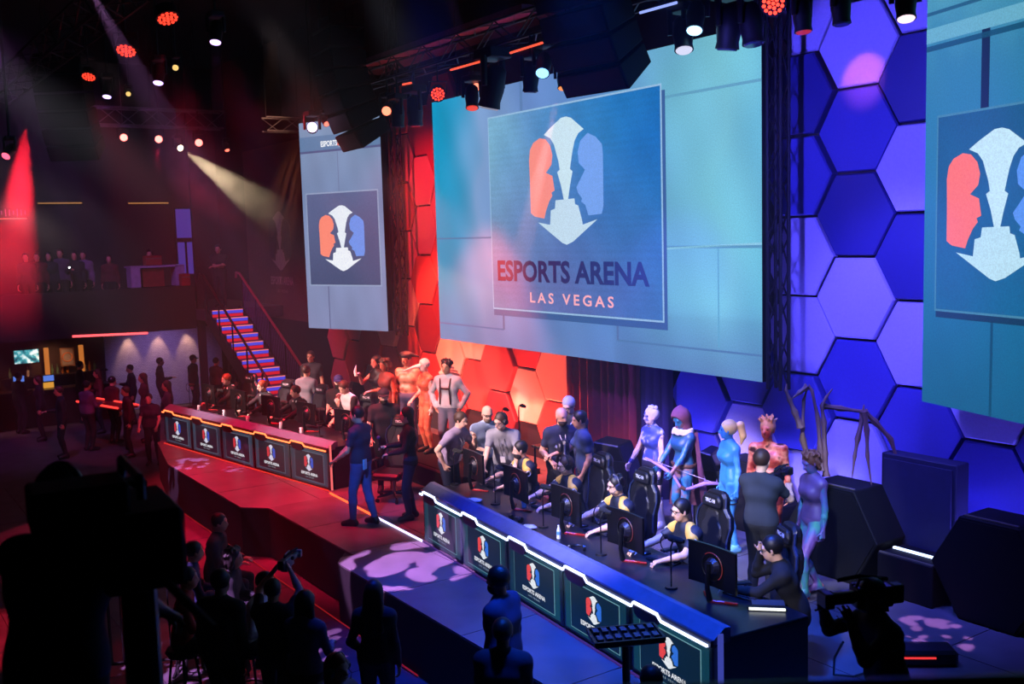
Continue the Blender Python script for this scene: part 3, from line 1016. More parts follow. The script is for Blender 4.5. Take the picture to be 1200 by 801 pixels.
def moving_head(loc, aim, label, lens=None, s=1.0, es=3.0, up=None):
    """clamp, base box, yoke with two arms, barrel head with a front ring and lens"""
    loc = Vector(loc)
    t = thing('moving_head_light', label, 'stage light', loc, 0, 'moving head stage lights')
    top = 7.25 if abs(loc.y - YT) < 0.3 and loc.x > -20.2 else 9.84
    up = max(0.05, top - loc.z - 0.30 * s)
    aim = (Vector(aim) - loc).normalized()
    MB().cyl((0, 0, 0.30 * s), (0, 0, 0.30 * s + up), 0.02, n=6).build('clamp', m_rig, t)
    MB().box((0, 0, 0.27 * s), (0.30 * s, 0.24 * s, 0.10 * s)).build('base', m_rig, t, bevel=0.015)
    ax = aim.cross(Vector((0, 0, 1)))
    ax = ax.normalized() if ax.length > 0.05 else Vector((1, 0, 0))
    for sg in (-1, 1):
        p = ax * (0.145 * s * sg)
        mb = MB()
        mb.tube([p + Vector((0, 0, 0.24 * s)), p + Vector((0, 0, -0.03 * s))], [0.035 * s, 0.028 * s], 6)
        mb.build('yoke_arm', m_rig, t)
    MB().tube([-aim * 0.17 * s, -aim * 0.13 * s, aim * 0.05 * s, aim * 0.16 * s, aim * 0.22 * s], [0.07 * s, 0.105 * s, 0.115 * s, 0.10 * s, 0.11 * s], 14).build('head', m_rig, t, True)
    if lens:
        MB().tube([aim * 0.221 * s, aim * 0.235 * s], [0.095 * s, 0.085 * s], 14).build('lens', lens_mat(lens, es), t)
    else:
        MB().tube([aim * 0.221 * s, aim * 0.235 * s], [0.095 * s, 0.085 * s], 14).build('lens', M('lens_dark', (40, 44, 60), 0.15), t)
    return t


def par_can(loc, aim, label, col, s=1.0, es=2.5, up=0.5, cells=True):
    """LED par: shallow round can in a bracket, cluster of lamp cells on the front"""
    loc = Vector(loc)
    t = thing('par_light', label, 'stage light', loc, 0, 'round LED par lights')
    up = max(0.05, (7.25 if abs(loc.y - YT) < 0.3 else 9.84) - loc.z - 0.22 * s)
    aim = (Vector(aim) - loc).normalized()
    q = aim.orthogonal().normalized()
    w = aim.cross(q)
    MB().tube([-aim * 0.16 * s, -aim * 0.12 * s, aim * 0.02 * s], [0.09 * s, 0.14 * s, 0.15 * s], 14).build('can', m_rig, t, True)
    ax = aim.cross(Vector((0, 0, 1)))
    ax = ax.normalized() if ax.length > 0.05 else Vector((1, 0, 0))
    MB().tube([ax * 0.16 * s, ax * 0.165 * s + Vector((0, 0, 0.22 * s)), -ax * 0.165 * s + Vector((0, 0, 0.22 * s)), -ax * 0.16 * s], 0.012, 5).build('bracket', m_rig, t)
    MB().cyl((0, 0, 0.22 * s), (0, 0, 0.22 * s + up), 0.015, n=6).build('clamp', m_rig, t)
    if cells:
        for ring, rad in ((1, 0), (6, 0.052), (12, 0.104)):
            for k in range(ring):
                th = 2 * math.pi * k / ring
                c = (q * math.cos(th) + w * math.sin(th)) * rad * s
                MB().tube([c + aim * 0.021 * s, c + aim * 0.034 * s], [0.023 * s, 0.018 * s], 7).build('lamp_cell', lens_mat(col, es), t)
    else:
        MB().tube([aim * 0.021 * s, aim * 0.034 * s], [0.13 * s, 0.12 * s], 14).build('lens', lens_mat(col, es), t)
    return t


RC = (255, 60, 40)
YT = 9.16
down = Vector((0, -0.25, -1))
moving_head(wy(553, 112, YT), wy(553, 112, YT) + Vector((0.3, -.2, -1)), 'dark moving head with a red glint left of the large barrel light', (255, 70, 40), 1.0, 0.8)
moving_head(wy(578, 98, YT), wy(578, 98, YT) + Vector((-.25, -.1, -1)), 'large barrel moving head hanging over the screen top edge', (170, 170, 190), 1.7, 0.6, 0.4)
moving_head(wy(622, 88, YT), wy(622, 88, YT) + Vector((-.1, 0, -1)), 'dark moving head left of the pale blue lamp', None, 1.1)
moving_head(wy(637, 74, YT), wy(637, 74, YT) + Vector((0.5, -.5, -.8)), 'moving head with a pale blue shining lens above the emblem', (120, 190, 255), 1.0, 3.0)
par_can(wy(661, 71, YT), Vector((0, 0, 3.5)), 'glowing orange round par light above the emblem', RC, 1.05, 3.5)
moving_head(wy(660, 90, YT), wy(660, 90, YT) + Vector((0.25, -.2, -1)), 'red lit small moving head under the orange par light', (255, 150, 60), 0.8, 1.0, 0.3)
par_can(wy(513, 110, YT), wy(513, 110, YT) + Vector((0.9, -.5, -.5)), 'orange par light at the corner of the centre screen', RC, 0.95, 2.5)
moving_head(wy(454, 127, YT), wy(454, 127, YT) + Vector((.9, -.6, -.4)), 'moving head with a bright coral lens above red hexagons', (255, 120, 90), 0.9, 3.0)
moving_head(wy(466, 133, YT), wy(466, 133, YT) + Vector((0, 0, -1)), 'dark moving head pointing down at the red hexagons', None, 1.1)
moving_head(wy(486, 128, YT), wy(486, 128, YT) + Vector((0, 0, -1)), 'wide dark moving head beside the orange corner par', None, 1.3)
moving_head(wy(557, 100, 9.4), wy(557, 100, 9.4) + Vector((.8, -.4, -.3)), 'small coral lamp tucked under the truss', (255, 130, 100), 0.7, 2.2)
moving_head(wy(800, 38, YT), wy(800, 38, YT) + Vector((.3, -.2, -1)), 'tall dark moving head with a white glint over the pale screen', (230, 230, 255), 1.1, 0.9)
moving_head(wy(815, 18, YT), wy(815, 18, YT) + Vector((.3, -.4, -1)), 'moving head with a bright ice blue lens over the pale screen', (150, 215, 255), 1.0, 3.5)
moving_head(wy(855, 28, YT), wy(855, 28, YT) + Vector((-.15, 0, -1)), 'long dark moving head left of the screen edge', None, 1.3)
moving_head(wy(880, 25, YT), wy(880, 25, YT) + Vector((.15, 0, -1)), 'dark moving head at the screen edge', None, 1.2)
par_can(wy(906, 4, YT), Vector((0, 1, 3.5)), 'glowing orange par light above the blue hexagons', RC, 1.0, 3.5, 0.3)
moving_head(wy(940, 16, YT), wy(940, 16, YT) + Vector((0.1, 0, -1)), 'red lit moving head in front of the blue hexagons', (255, 60, 60), 0.9, 0.4, 0.3)
moving_head(wy(985, 6, YT), wy(985, 6, YT) + Vector((0.1, 0, -1)), 'dark moving head high before the blue hexagons', None, 0.9, up=0.3)
moving_head(wy(1061, 0, YT), wy(1061, 0, YT) + Vector((0.2, -.2, -1)), 'moving head with a pale pink lens at the top edge', (255, 220, 230), 0.9, 1.5, 0.3)
# the dark side: lamps on the grey truss and nearer ones
for px, py, lab in ((108, 162, 'first'), (145, 161, 'second'), (186, 163, 'third'), (233, 167, 'fourth')):
    p = dp(px, py, 26)
    moving_head(p, Vector((0, 0, 4)), 'round red lamp, %s from the picture edge under the grey truss' % lab, (255, 120, 110), 0.95, 4.5, 0.25)
moving_head(dp(208, 171, 26), dp(345, 268, 22), 'lamp throwing the white beam over the stairs', (255, 235, 190), 0.8, 6.0, 0.3)
moving_head(dp(265, 171, 26), dp(265, 171, 26) + Vector((0.5, 0, -.8)), 'small coral lamp at the right end of the red row', (255, 110, 90), 0.6, 3.0, 0.3)
par_can(dp(148, 58, 15), dp(148, 58, 15) + Vector((.45, -.3, -1)), 'red par light, lower of two hanging near the ceiling corner', RC, 1.1, 2.0, 0.6)
par_can(dp(196, 20, 14), dp(196, 20, 14) + Vector((.5, .1, -1)), 'red par light hanging highest on the dark side', RC, 1.1, 2.0, 0.5)
par_can(dp(104, 89, 18), dp(104, 89, 18) + Vector((.45, -.3, -1)), 'red par light farther along under the ceiling corner', RC, 0.9, 2.0, 0.5)
for px, py, dd, lab in ((186, 85, 17, 'middle'), (126, 103, 20, 'lowest'), (253, 36, 15, 'highest')):
    moving_head(dp(px, py, dd), dp(px, py, dd) + Vector((.3, -.2, -1)), '%s of the three lilac lamps in the dark rig' % lab, (205, 170, 255), 0.85, 3.0, 0.5)
for px, py, dd, lab in ((206, 77, 18, 'upper'), (151, 108, 22, 'lower')):
    moving_head(dp(px, py, dd), dp(px, py, dd) + Vector((.8, -.3, -.4)), '%s small amber lamp in the dark rig' % lab, (230, 190, 110), 0.55, 1.4, 0.5)
moving_head(dp(366, 150, 20), g(384, 250, 2.2), 'lamp throwing the lilac beam before the red side screen', (225, 190, 255), 1.0, 6.0, 0.5)
moving_head(dp(380, 141, 20), dp(380, 141, 20) + Vector((.8, 0, -.6)), 'small coral lamp beside the lilac beam lamp', (255, 120, 100), 0.6, 2.0, 0.4)
moving_head(dp(12, 176, 14), dp(12, 176, 14) + Vector((.5, -.5, -.6)), 'lamp glinting inside the strong red beam', (255, 90, 120), 0.6, 2.5, 0.6)


def line_array(loc, rz, n, label, s=1.0, curve=0.0):
    t = thing('line_array_speaker', label, 'speaker', loc, rz, 'hanging line array speakers')
    MB().box((0, 0, 0.05), (0.9 * s, 0.5 * s, 0.05)).build('fly_frame', m_rig, t)
    for x in (-0.35, 0.35):
        MB().cyl((x * s, 0, 0.05), (x * s, 0, 2.6), 0.012, n=5).build('chain', m_rig, t)
    ang, pos = 0.0, Vector((0, 0, 0))
    for k in range(n):
        ang = curve * k / n * 1.2
        R_ = Matrix.Translation(pos) @ Matrix.Rotation(ang, 4, 'X')
        mb = MB()
        h = 0.27 * s
        mb.add([(-.45 * s, -.28 * s, 0), (.45 * s, -.28 * s, 0), (.36 * s, .28 * s, -0.03), (-.36 * s, .28 * s, -0.03),
                (-.45 * s, -.28 * s, -h), (.45 * s, -.28 * s, -h), (.36 * s, .28 * s, -h + 0.03), (-.36 * s, .28 * s, -h + 0.03)],
               [(0, 1, 2, 3), (7, 6, 5, 4), (0, 4, 5, 1), (1, 5, 6, 2), (2, 6, 7, 3), (3, 7, 4, 0)], R_)
        c = mb.build('cabinet', m_black, t, bevel=0.012)
        MB().box((0, -0.285 * s, -h / 2), (0.84 * s, 0.012, h * 0.84), R_).build('grille', M('array_grille', (10, 11, 14), 0.7, 0.2, scale=90, var=0.5), c)
        pos = R_ @ Vector((0, 0, -h - 0.012))
    return t


line_array((-10.55, 8.3, 8.55), 0.15, 7, 'huge black speaker array hanging before the centre screen', 1.25, 0.55)
line_array((-18.0, 8.5, 8.1), -0.1, 6, 'black speaker array hanging before the red side screen', 1.25, 0.5)
line_array(dp(74, 70, 20.5), 0.9, 6, 'dark speaker array hanging behind the strong red beam', 1.15, 0.5)

# ================================================================= the two team desks
DL = 6.35
DESK = {'red': ((-22.24, 6.00), (-15.92, 7.02)), 'blue': ((-12.43, 6.84), (-6.12, 6.17))}


def desk_frame(side):
    a, b = DESK[side]
    return Vector((a[0], a[1], 0)), math.atan2(b[1] - a[1], b[0] - a[0])


def dloc(side, x, y, z=0.0):
    o, r = desk_frame(side)
    return o + Vector((x * math.cos(r) - y * math.sin(r), x * math.sin(r) + y * math.cos(r), z))


m_desk = M('desk_laminate', (17, 18, 28), 0.35)
m_lip = M('desk_lip', (92, 96, 128), 0.45)
m_pframe = {'red': M('panel_frame_grey', (52, 60, 68), 0.5), 'blue': M('panel_frame_teal', (46, 66, 72), 0.5)}


def gaming_desk(side):
    o, r = desk_frame(side)
    t = thing('gaming_desk', {'red': 'long red lit desk with five emblem panels and an orange light strip', 'blue': 'long blue lit desk with five emblem panels and a white light strip'}[side], 'desk', o, r)
    MB().box((DL / 2, 0.62, 0.715), (DL, 0.98, 0.05)).build('worktop', m_desk, t, bevel=0.008)
    mb = MB()
    mb.add([(0, 0, 0.74), (0, 0.13, 0.83), (0, 0.19, 0.83), (0, 0.19, 0.70), (0, 0, 0.70), (DL, 0, 0.74), (DL, 0.13, 0.83), (DL, 0.19, 0.83), (DL, 0.19, 0.70), (DL, 0, 0.70)],
           [(0, 1, 2, 3, 4), (9, 8, 7, 6, 5), (0, 5, 6, 1), (1, 6, 7, 2), (2, 7, 8, 3), (3, 8, 9, 4), (4, 9, 5, 0)])
    mb.build('front_lip', m_lip, t)
    for x in (0.03, DL - 0.03):
        MB().box((x, 0.6, 0.35), (0.06, 1.0, 0.69)).build('end_panel', M('desk_end', (22, 24, 34), 0.5), t)
    MB().box((DL / 2, 0.10, 0.34), (DL - 0.12, 0.05, 0.68)).build('carcass', m_black, t)
    for k in range(4):
        MB().box((DL / 5 * (k + 1), 0.62, 0.34), (0.05, 0.8, 0.68)).build('support', m_black, t)
    if side == 'blue':
        MB().box((DL + 0.012, 0.07, 0.40), (0.02, 0.05, 0.78)).build('corner_light', E('corner_dimblue', (70, 80, 190), 0.7), t)
        MB().box((DL / 2, -0.03, 0.012), (DL, 0.015, 0.02)).build('kick_light', E('kick_dimblue', (90, 50, 150), 0.5), t)
    else:
        MB().box((DL + 0.012, 0.03, 0.40), (0.02, 0.03, 0.78)).build('corner_light', E('corner_pink', (255, 110, 110), 1.0), t)
        MB().box((DL / 2, -0.03, 0.012), (DL, 0.015, 0.02)).build('kick_light', E('kick_red', (230, 50, 40), 1.0), t)
    pw = DL / 5
    col = {'red': {'bg': (14, 20, 34), 'fr': (38, 60, 78), 'ln': (100, 112, 130)}, 'blue': {'bg': (10, 34, 50), 'fr': (16, 64, 78), 'ln': (110, 160, 170)}}[side]
    ec = {'crown': (226, 232, 236), 'chin': (226, 232, 236), 'head_red': (226, 70, 66), 'head_blue': (48, 110, 214)} if side == 'blue' else \
         {'crown': (206, 206, 226), 'chin': (206, 206, 226), 'head_red': (200, 50, 60), 'head_blue': (36, 80, 190)}
    for k in range(5):
        x0 = pw * k
        f = MB().box((x0 + pw / 2, 0.04, 0.345), (pw - 0.03, 0.07, 0.66)).build('front_panel', m_pframe[side], t, bevel=0.012)
        cx = x0 + pw / 2
        gridface('screen_border', f, x0 + 0.06, x0 + pw - 0.06, 0.05, 0.645, 6, 4, 0.003, lambda x, z: mix(col['fr'], col['bg'], 0.25 + 0.3 * math.sin(x * 3)))
        sx0, sx1, sz0, sz1 = x0 + 0.17, x0 + pw - 0.17, 0.085, 0.60
        flat('screen_outline', f, [(sx0, sz0), (sx1, sz0), (sx1, sz1), (sx0, sz1)], 0.001, col['ln'])
        flat('screen_face', f, [(sx0 + .008, sz0 + .008), (sx1 - .008, sz0 + .008), (sx1 - .008, sz1 - .008), (sx0 + .008, sz1 - .008)], -0.001, col['bg'])
        emblem(f, cx, 0.405, 0.30, -0.003, ec)
        lettering('lettering', f, 'ESPORTS ARENA', cx, 0.205, 0.52, 0.052, -0.003, (230, 234, 240), 0.03)
        lettering('lettering_city', f, 'LAS VEGAS', cx, 0.145, 0.26, 0.022, -0.003, (150, 170, 180), 0.01, 1.4)
        # plate under the raised run of the strip
        mb = MB()
        ngon_plate(mb, [(x0 + 0.10, 0.715), (x0 + 0.52, 0.715), (x0 + 0.49, 0.63), (x0 + 0.44, 0.60), (x0 + 0.18, 0.60), (x0 + 0.13, 0.63)], -0.035, 0.02)
        mb.build('strip_plate', M('strip_plate_%s' % side, {'red': (40, 14, 24), 'blue': (40, 26, 60)}[side], 0.4), t, bevel=0.006)
    # the stepped light strip: one band running the length of the desk
    zz = []
    for k in range(5):
        x0 = pw * k
        zz += [(x0, 0.690), (x0 + 0.085, 0.690), (x0 + 0.12, 0.738), (x0 + 0.50, 0.738), (x0 + 0.56, 0.690)]
    zz.append((DL - 0.04, 0.690))
    mb = MB()
    hw = 0.010
    vs = []
    for x, z in zz:
        vs += [(x, -0.045, z - hw), (x, -0.045, z + hw), (x, -0.02, z + hw), (x, -0.02, z - hw)]
    fs = [(0, 3, 2, 1)]
    n = len(zz)
    for i in range(n - 1):
        for j in range(4):
            fs.append((i * 4 + j, i * 4 + (j + 1) % 4, (i + 1) * 4 + (j + 1) % 4, (i + 1) * 4 + j))
    fs.append(tuple((n - 1) * 4 + j for j in range(4)))
    mb.add(vs, fs)
    mb.build('light_strip', E('strip_white', (196, 212, 255), 4.0) if side == 'blue' else E('strip_amber', (255, 110, 60), 3.5), t)
    mb = MB()
    mb.box((DL / 2, -0.012, 0.715), (DL, 0.03, 0.06))
    mb.build('strip_rail', M('strip_rail_%s' % side, {'red': (60, 16, 26), 'blue': (18, 24, 70)}[side], 0.4), t)
    return t


gaming_desk('red')
gaming_desk('blue')
m_scrn = M('monitor_shell', (12, 12, 15), 0.3)
m_redp = M('red_plastic', (150, 16, 22), 0.4)
SEAT = ('end', 'second', 'third', 'fourth', 'nearest')
WHO = {'blue': ['at the far end of the blue desk', 'second from the far end of the blue desk', 'in the middle of the blue desk', 'second from the near end of the blue desk', 'at the near end of the blue desk'],
       'red': ['at the far end of the red desk', 'second from the far end of the red desk', 'in the middle of the red desk', 'second from the near end of the red desk', 'at the near end of the red desk']}


def monitor(side, x, y, turn, k):
    o, r = desk_frame(side)
    t = thing('monitor', 'ringed black monitor ' + WHO[side][k], 'monitor', dloc(side, x, y, 0.74), r + turn, 'gaming monitors on the %s desk' % side)
    w, h, zc = 0.62, 0.40, 0.34
    mb = MB()
    n = 8
    vs, fs = [], []
    for j, yy in enumerate((0.0, 0.028)):
        for i in range(n + 1):
            u = -w / 2 + w * i / n
            sag = 0.25 * u * u
            vs += [(u, yy - sag, zc - h / 2), (u, yy - sag, zc + h / 2)]
    m2 = 2 * (n + 1)
    for i in range(n):
        a = 2 * i
        fs += [(a, a + 2, a + 3, a + 1), (m2 + a, m2 + a + 1, m2 + a + 3, m2 + a + 2), (a, m2 + a, m2 + a + 2, a + 2), (a + 1, a + 3, m2 + a + 3, m2 + a + 1)]
    fs += [(0, 1, m2 + 1, m2), (2 * n, m2 + 2 * n, m2 + 2 * n + 1, 2 * n + 1)]
    mb.add(vs, fs)
    p = mb.build('panel', m_scrn, t)
    vs, fs = [], []
    for i in range(n + 1):
        u = (-w / 2 + 0.012) + (w - 0.024) * i / n
        vs += [(u, 0.030 - 0.25 * u * u, zc - h / 2 + 0.012), (u, 0.030 - 0.25 * u * u, zc + h / 2 - 0.012)]
    for i in range(n):
        a = 2 * i
        fs.append((a, a + 1, a + 3, a + 2))
    me = bpy.data.meshes.new('display')
    me.from_pydata(vs, [], fs)
    me.materials.append(E('monitor_glow_%s' % side, (80, 105, 150) if side == 'blue' else (110, 100, 130), 1.2))
    put('display', me, p)
    ring = [Vector((0.135 * math.cos(q), -0.016, zc + 0.135 * math.sin(q))) for q in [-0.9 + 3.2 * i / 20 for i in range(21)]]
    MB().tube(ring, 0.0045, 5).build('rear_ring', E('ring_red', (190, 60, 44), 0.3), p)
    rim = [Vector((0.135 * math.cos(q), -0.012, zc + 0.135 * math.sin(q))) for q in [2 * math.pi * i / 24 for i in range(24)]]
    MB().tube(rim, 0.006, 5, closed=True).build('rear_groove', m_black2, p)
    MB().tube([(0, -0.005, zc), (0, -0.05, zc)], [0.09, 0.06], 16).build('rear_hub', M('hub_dark', (22, 22, 34), 0.4), p)
    MB().tube([(0, -0.06, zc + 0.04), (0, -0.08, 0.15), (0, -0.05, 0.02)], [0.026, 0.024, 0.03], 8).build('stand_column', m_scrn, t)
    for sg in (-1, 1):
        MB().tube([(0, -0.05, 0.012), (0.22 * sg, 0.10, 0.010)], [0.018, 0.012], 6).build('stand_foot', m_redp, t)
    return t


def mic_stand(side, x, y, turn, lab):
    o, r = desk_frame(side)
    t = thing('desk_microphone', lab, 'microphone', dloc(side, x, y, 0.74), r + turn, 'desk microphones on the %s desk' % side)
    MB().tube([(0, 0, 0), (0, 0, 0.018)], [0.065, 0.06], 14).build('base', m_black2, t)
    MB().cyl((0, 0, 0.018), (0, 0, 0.42), 0.008, n=7).build('pole', m_black2, t)
    MB().tube([(0, 0, 0.42), (0, 0.03, 0.47), (0, 0.09, 0.475)], 0.009, 6).build('swivel', m_black2, t)
    MB().tube([(-0.10, 0.09, 0.475), (-0.07, 0.09, 0.475), (0.05, 0.09, 0.475), (0.09, 0.09, 0.475)], [0.03, 0.036, 0.030, 0.02], 10).build('microphone_head', M('foam_black', (10, 10, 12), 0.95), t, True)
    arc = [(-0.1 - 0.09 * math.sin(q), 0.06, 0.42 + 0.09 * math.cos(q)) for q in [math.pi * i / 10 for i in range(11)]]
    MB().tube(arc, 0.006, 5).build('cable_loop', m_black2, t)
    return t


def keyboard(side, x, y, turn, k):
    o, r = desk_frame(side)
    t = thing('keyboard', 'black keyboard ' + WHO[side][k], 'keyboard', dloc(side, x, y, 0.74), r + turn, 'keyboards on the %s desk' % side)
    MB().box((0, 0, 0.012), (0.38, 0.14, 0.022)).build('case', m_black2, t, bevel=0.006)
    for j in range(4):
        MB().box((0, -0.045 + 0.03 * j, 0.027), (0.35, 0.024, 0.012)).build('key_row', M('key_caps', (34, 34, 44), 0.5), t)
    m = thing('mouse', 'black mouse ' + WHO[side][k], 'mouse', dloc(side, x - 0.30, y, 0.74), r, 'mice on the %s desk' % side)
    MB().ball((0, 0, 0.015), (0.032, 0.055, 0.02), 10, 6).build('shell', m_black2, m, True)
    MB().tube([(0, -0.02, 0.034), (0, -0.035, 0.031)], 0.005, 6).build('scroll_wheel', m_redp, m)


def bottle(loc, lab, col, group=None, s=1.0):
    t = thing('water_bottle', lab, 'bottle', loc, 0, group)
    MB().tube([(0, 0, 0), (0, 0, 0.13 * s), (0, 0, 0.165 * s), (0, 0, 0.185 * s)], [0.032 * s, 0.032 * s, 0.015 * s, 0.013 * s], 10).build('body', M('bottle_%d' % col[0], col, 0.1), t, True)
    MB().cyl((0, 0, 0.185 * s), (0, 0, 0.20 * s), 0.015 * s, n=10).build('cap', M('bottle_cap', (235, 235, 240), 0.4), t)
    MB().cyl((0, 0, 0.06 * s), (0, 0, 0.11 * s), 0.0335 * s, n=10).build('wrapper', M('bottle_wrap', (90, 150, 210), 0.4), t)


def headset_on(loc, rz, lab):
    t = thing('headset', lab, 'headset', loc, rz, 'headsets lying on the desk')
    arc = [(0.085 * math.cos(q), 0.10 * math.sin(q), 0.03) for q in [math.pi * i / 10 for i in range(11)]]
    MB().tube(arc, 0.012, 6).build('headband', m_black2, t)
    for sg in (-1, 1):
        MB().tube([(0.07 * sg, -0.005, 0.035), (0.10 * sg, -0.005, 0.035)], [0.04, 0.034], 10).build('ear_cup', m_black2, t)


pw = DL / 5
for k in range(5):
    x = pw * (k + 0.5)
    monitor('blue', x + (-0.20, -0.24, -0.26, -0.30, -0.12)[k], 0.62, (0.0, 0.0, 0.03, 0.05, 0.10)[k], k)
    keyboard('blue', x - 0.06, 0.93, 0.25, k)
    mic_stand('blue', x - 0.62, 0.50, (0.2, -0.1, 0.3, 0.1, 0.2)[k], 'black pole microphone ' + WHO['blue'][k])
    monitor('red', x + 0.28, 0.62, (-0.05, 0.0, 0.05, 0.0, 0.05)[k], k)
    keyboard('red', x - 0.02, 0.93, 0.2, k)
    mic_stand('red', x - 0.40, 0.5, 0.15, 'black pole microphone ' + WHO['red'][k])
bottle(dloc('blue', 1.62, 0.75, 0.74), 'clear blue water bottle between the first two blue desk monitors', (120, 190, 225))
bottle(dloc('blue', 3.05, 0.42, 0.74), 'white bottle beside the middle blue desk microphone', (210, 214, 230), s=0.8)
for k, x in enumerate((0.9, 1.9, 2.95, 4.1, 4.9)):
    t = thing('drink_can', 'white can standing on the red desk, %s from the far end' % ('first', 'second', 'third', 'fourth', 'fifth')[k], 'can', dloc('red', x, 0.38 + 0.05 * (k % 2), 0.74), 0, 'white cans on the red desk')
    MB().tube([(0, 0, 0), (0, 0, 0.01), (0, 0, 0.12), (0, 0, 0.135)], [0.03, 0.036, 0.036, 0.028], 12).build('body', M('can_white', (225, 222, 232), 0.3), t, True)
    MB().cyl((0, 0, 0.135), (0, 0, 0.138), 0.026, n=12).build('lid', m_steel, t)
headset_on(dloc('blue', 3.55, 0.36, 0.74), 0.8, 'black headset lying on the blue desk by the middle monitor')
headset_on(dloc('blue', 2.15, 0.34, 0.74), 0.2, 'black headset lying near the second blue desk monitor')
for k, (x, y, lab) in enumerate(((1.0, 0.34, 'crumpled pale cloth lying on the blue desk near its far end'), (2.5, 0.33, 'pale glove shape lying on the blue desk before the second monitor'))):
    mb = MB()
    rd = random.Random(k)
    mb.ball((0, 0, 0.02), (0.09, 0.05, 0.028), 12, 6)
    mb.v = [(v[0] * (1 + 0.3 * rd.random()), v[1] * (1 + 0.4 * rd.random()), v[2] * (0.7 + 0.6 * rd.random())) for v in mb.v]
    tag(mb.build('crumpled_cloth', M('pale_cloth', (190, 200, 215), 0.8), None, True, 0, dloc('blue', x, y, 0.74), 0.5), lab, 'cloth')
t = thing('desk_lamp_bar', 'short white light bar on the near end of the blue desk', 'light', dloc('blue', 6.05, 0.88, 0.74), desk_frame('blue')[1] + 0.9)
MB().box((0, 0, 0.02), (0.36, 0.05, 0.03)).build('housing', m_black2, t, bevel=0.006)
MB().box((0, -0.03, 0.022), (0.33, 0.02, 0.02)).build('tube', E('strip_neutral', (235, 240, 225), 2.0), t)
MB().box((0.02, 0.14, 0.016), (0.30, 0.14, 0.02)).build('tray', M('tray_steel', (110, 116, 130), 0.3, 0.7), t)


def chair_proto():
    t = thing('gaming_chair', 'x', 'chair', (0, 0, 0), 0, 'black racing style gaming chairs')
    mc = M('chair_leather', (20, 20, 26), 0.42)
    me_ = M('chair_edge', (30, 44, 84), 0.4)
    out = [(-0.20, 0.46), (0.20, 0.46), (0.27, 0.60), (0.25, 0.82), (0.29, 0.98), (0.27, 1.10), (0.19, 1.18), (0.18, 1.30), (0.12, 1.36), (-0.12, 1.36), (-0.18, 1.30), (-0.19, 1.18), (-0.27, 1.10), (-0.29, 0.98), (-0.25, 0.82), (-0.27, 0.60)]
    T = Matrix.Translation((0, 0.22, 0)) @ Matrix.Rotation(math.radians(-7), 4, 'X') @ Matrix.Translation((0, 0, 0))
    mb = MB()
    ngon_plate(mb, out, -0.01, 0.09, T)
    b = mb.build('backrest', mc, t, bevel=0.03)
    mb = MB()
    ngon_plate(mb, [(p[0] * 0.62, 0.50 + (p[1] - 0.46) * 0.72) for p in out], -0.035, 0.0, T)
    mb.build('back_padding', M('chair_pad', (28, 28, 36), 0.5), b, bevel=0.015)
    mb = MB()
    ngon_plate(mb, [(-0.15, 1.17), (0.15, 1.17), (0.16, 1.25), (0.12, 1.31), (-0.12, 1.31), (-0.16, 1.25)], -0.07, -0.01, T)
    mb.build('headrest', mc, t, bevel=0.02)
    me = text_mesh('headrest_print', 'TRC-98', M('print_white', (225, 225, 235), 0.5), 0.17, 0.042, 0.02)
    for v in me.vertices:
        v.co = T @ Vector((v.co.x, -0.073, v.co.z + 1.245))
    put('headrest_print', me, b)
    mb = MB()
    pts = [(p[0] * 1.0, p[1]) for p in out[2:8]]
    mb.tube([T @ Vector((p[0] + 0.004, 0.0, p[1])) for p in pts], 0.014, 5)
    mb.build('side_piping', me_, b)
    mb = MB()
    mb.tube([T @ Vector((-p[0] - 0.004, 0.0, p[1])) for p in pts], 0.014, 5)
    mb.build('side_piping', me_, b)
    MB().box((0, -0.03, 0.43), (0.50, 0.50, 0.11)).build('seat', mc, t, bevel=0.035)
    for sg in (-1, 1):
        MB().box((0.245 * sg, -0.03, 0.475), (0.07, 0.44, 0.08)).build('seat_bolster', me_ if False else mc, t, bevel=0.02)
        a = MB()
        a.tube([(0.30 * sg, 0.05, 0.42), (0.31 * sg, 0.05, 0.64)], 0.02, 6)
        a = a.build('arm_post', m_black2, t)
        MB().box((0.31 * sg, -0.02, 0.655), (0.08, 0.26, 0.03)).build('armrest', m_black2, t, bevel=0.01)
    MB().cyl((0, 0, 0.10), (0, 0, 0.38), 0.03, n=10).build('gas_column', m_steel, t)
    for k in range(5):
        th = 2 * math.pi * k / 5 + 0.3
        c, s_ = math.cos(th), math.sin(th)
        l = MB().tube([(0.03 * c, 0.03 * s_, 0.12), (0.30 * c, 0.30 * s_, 0.085)], [0.03, 0.018], 6).build('base_leg', m_black2, t)
        MB().tube([(0.30 * c - 0.02 * s_, 0.30 * s_ + 0.02 * c, 0.032), (0.30 * c + 0.02 * s_, 0.30 * s_ - 0.02 * c, 0.032)], 0.032, 8).build('caster', m_black, l)
    return t


_cp = chair_proto()
_cp_used = [False]


def chair(loc, rz, lab):
    c = _cp if not _cp_used[0] else copy_tree(_cp)
    _cp_used[0] = True
    c.location = loc
    c.rotation_euler = (0, 0, rz)
    c['label'] = lab
    return c


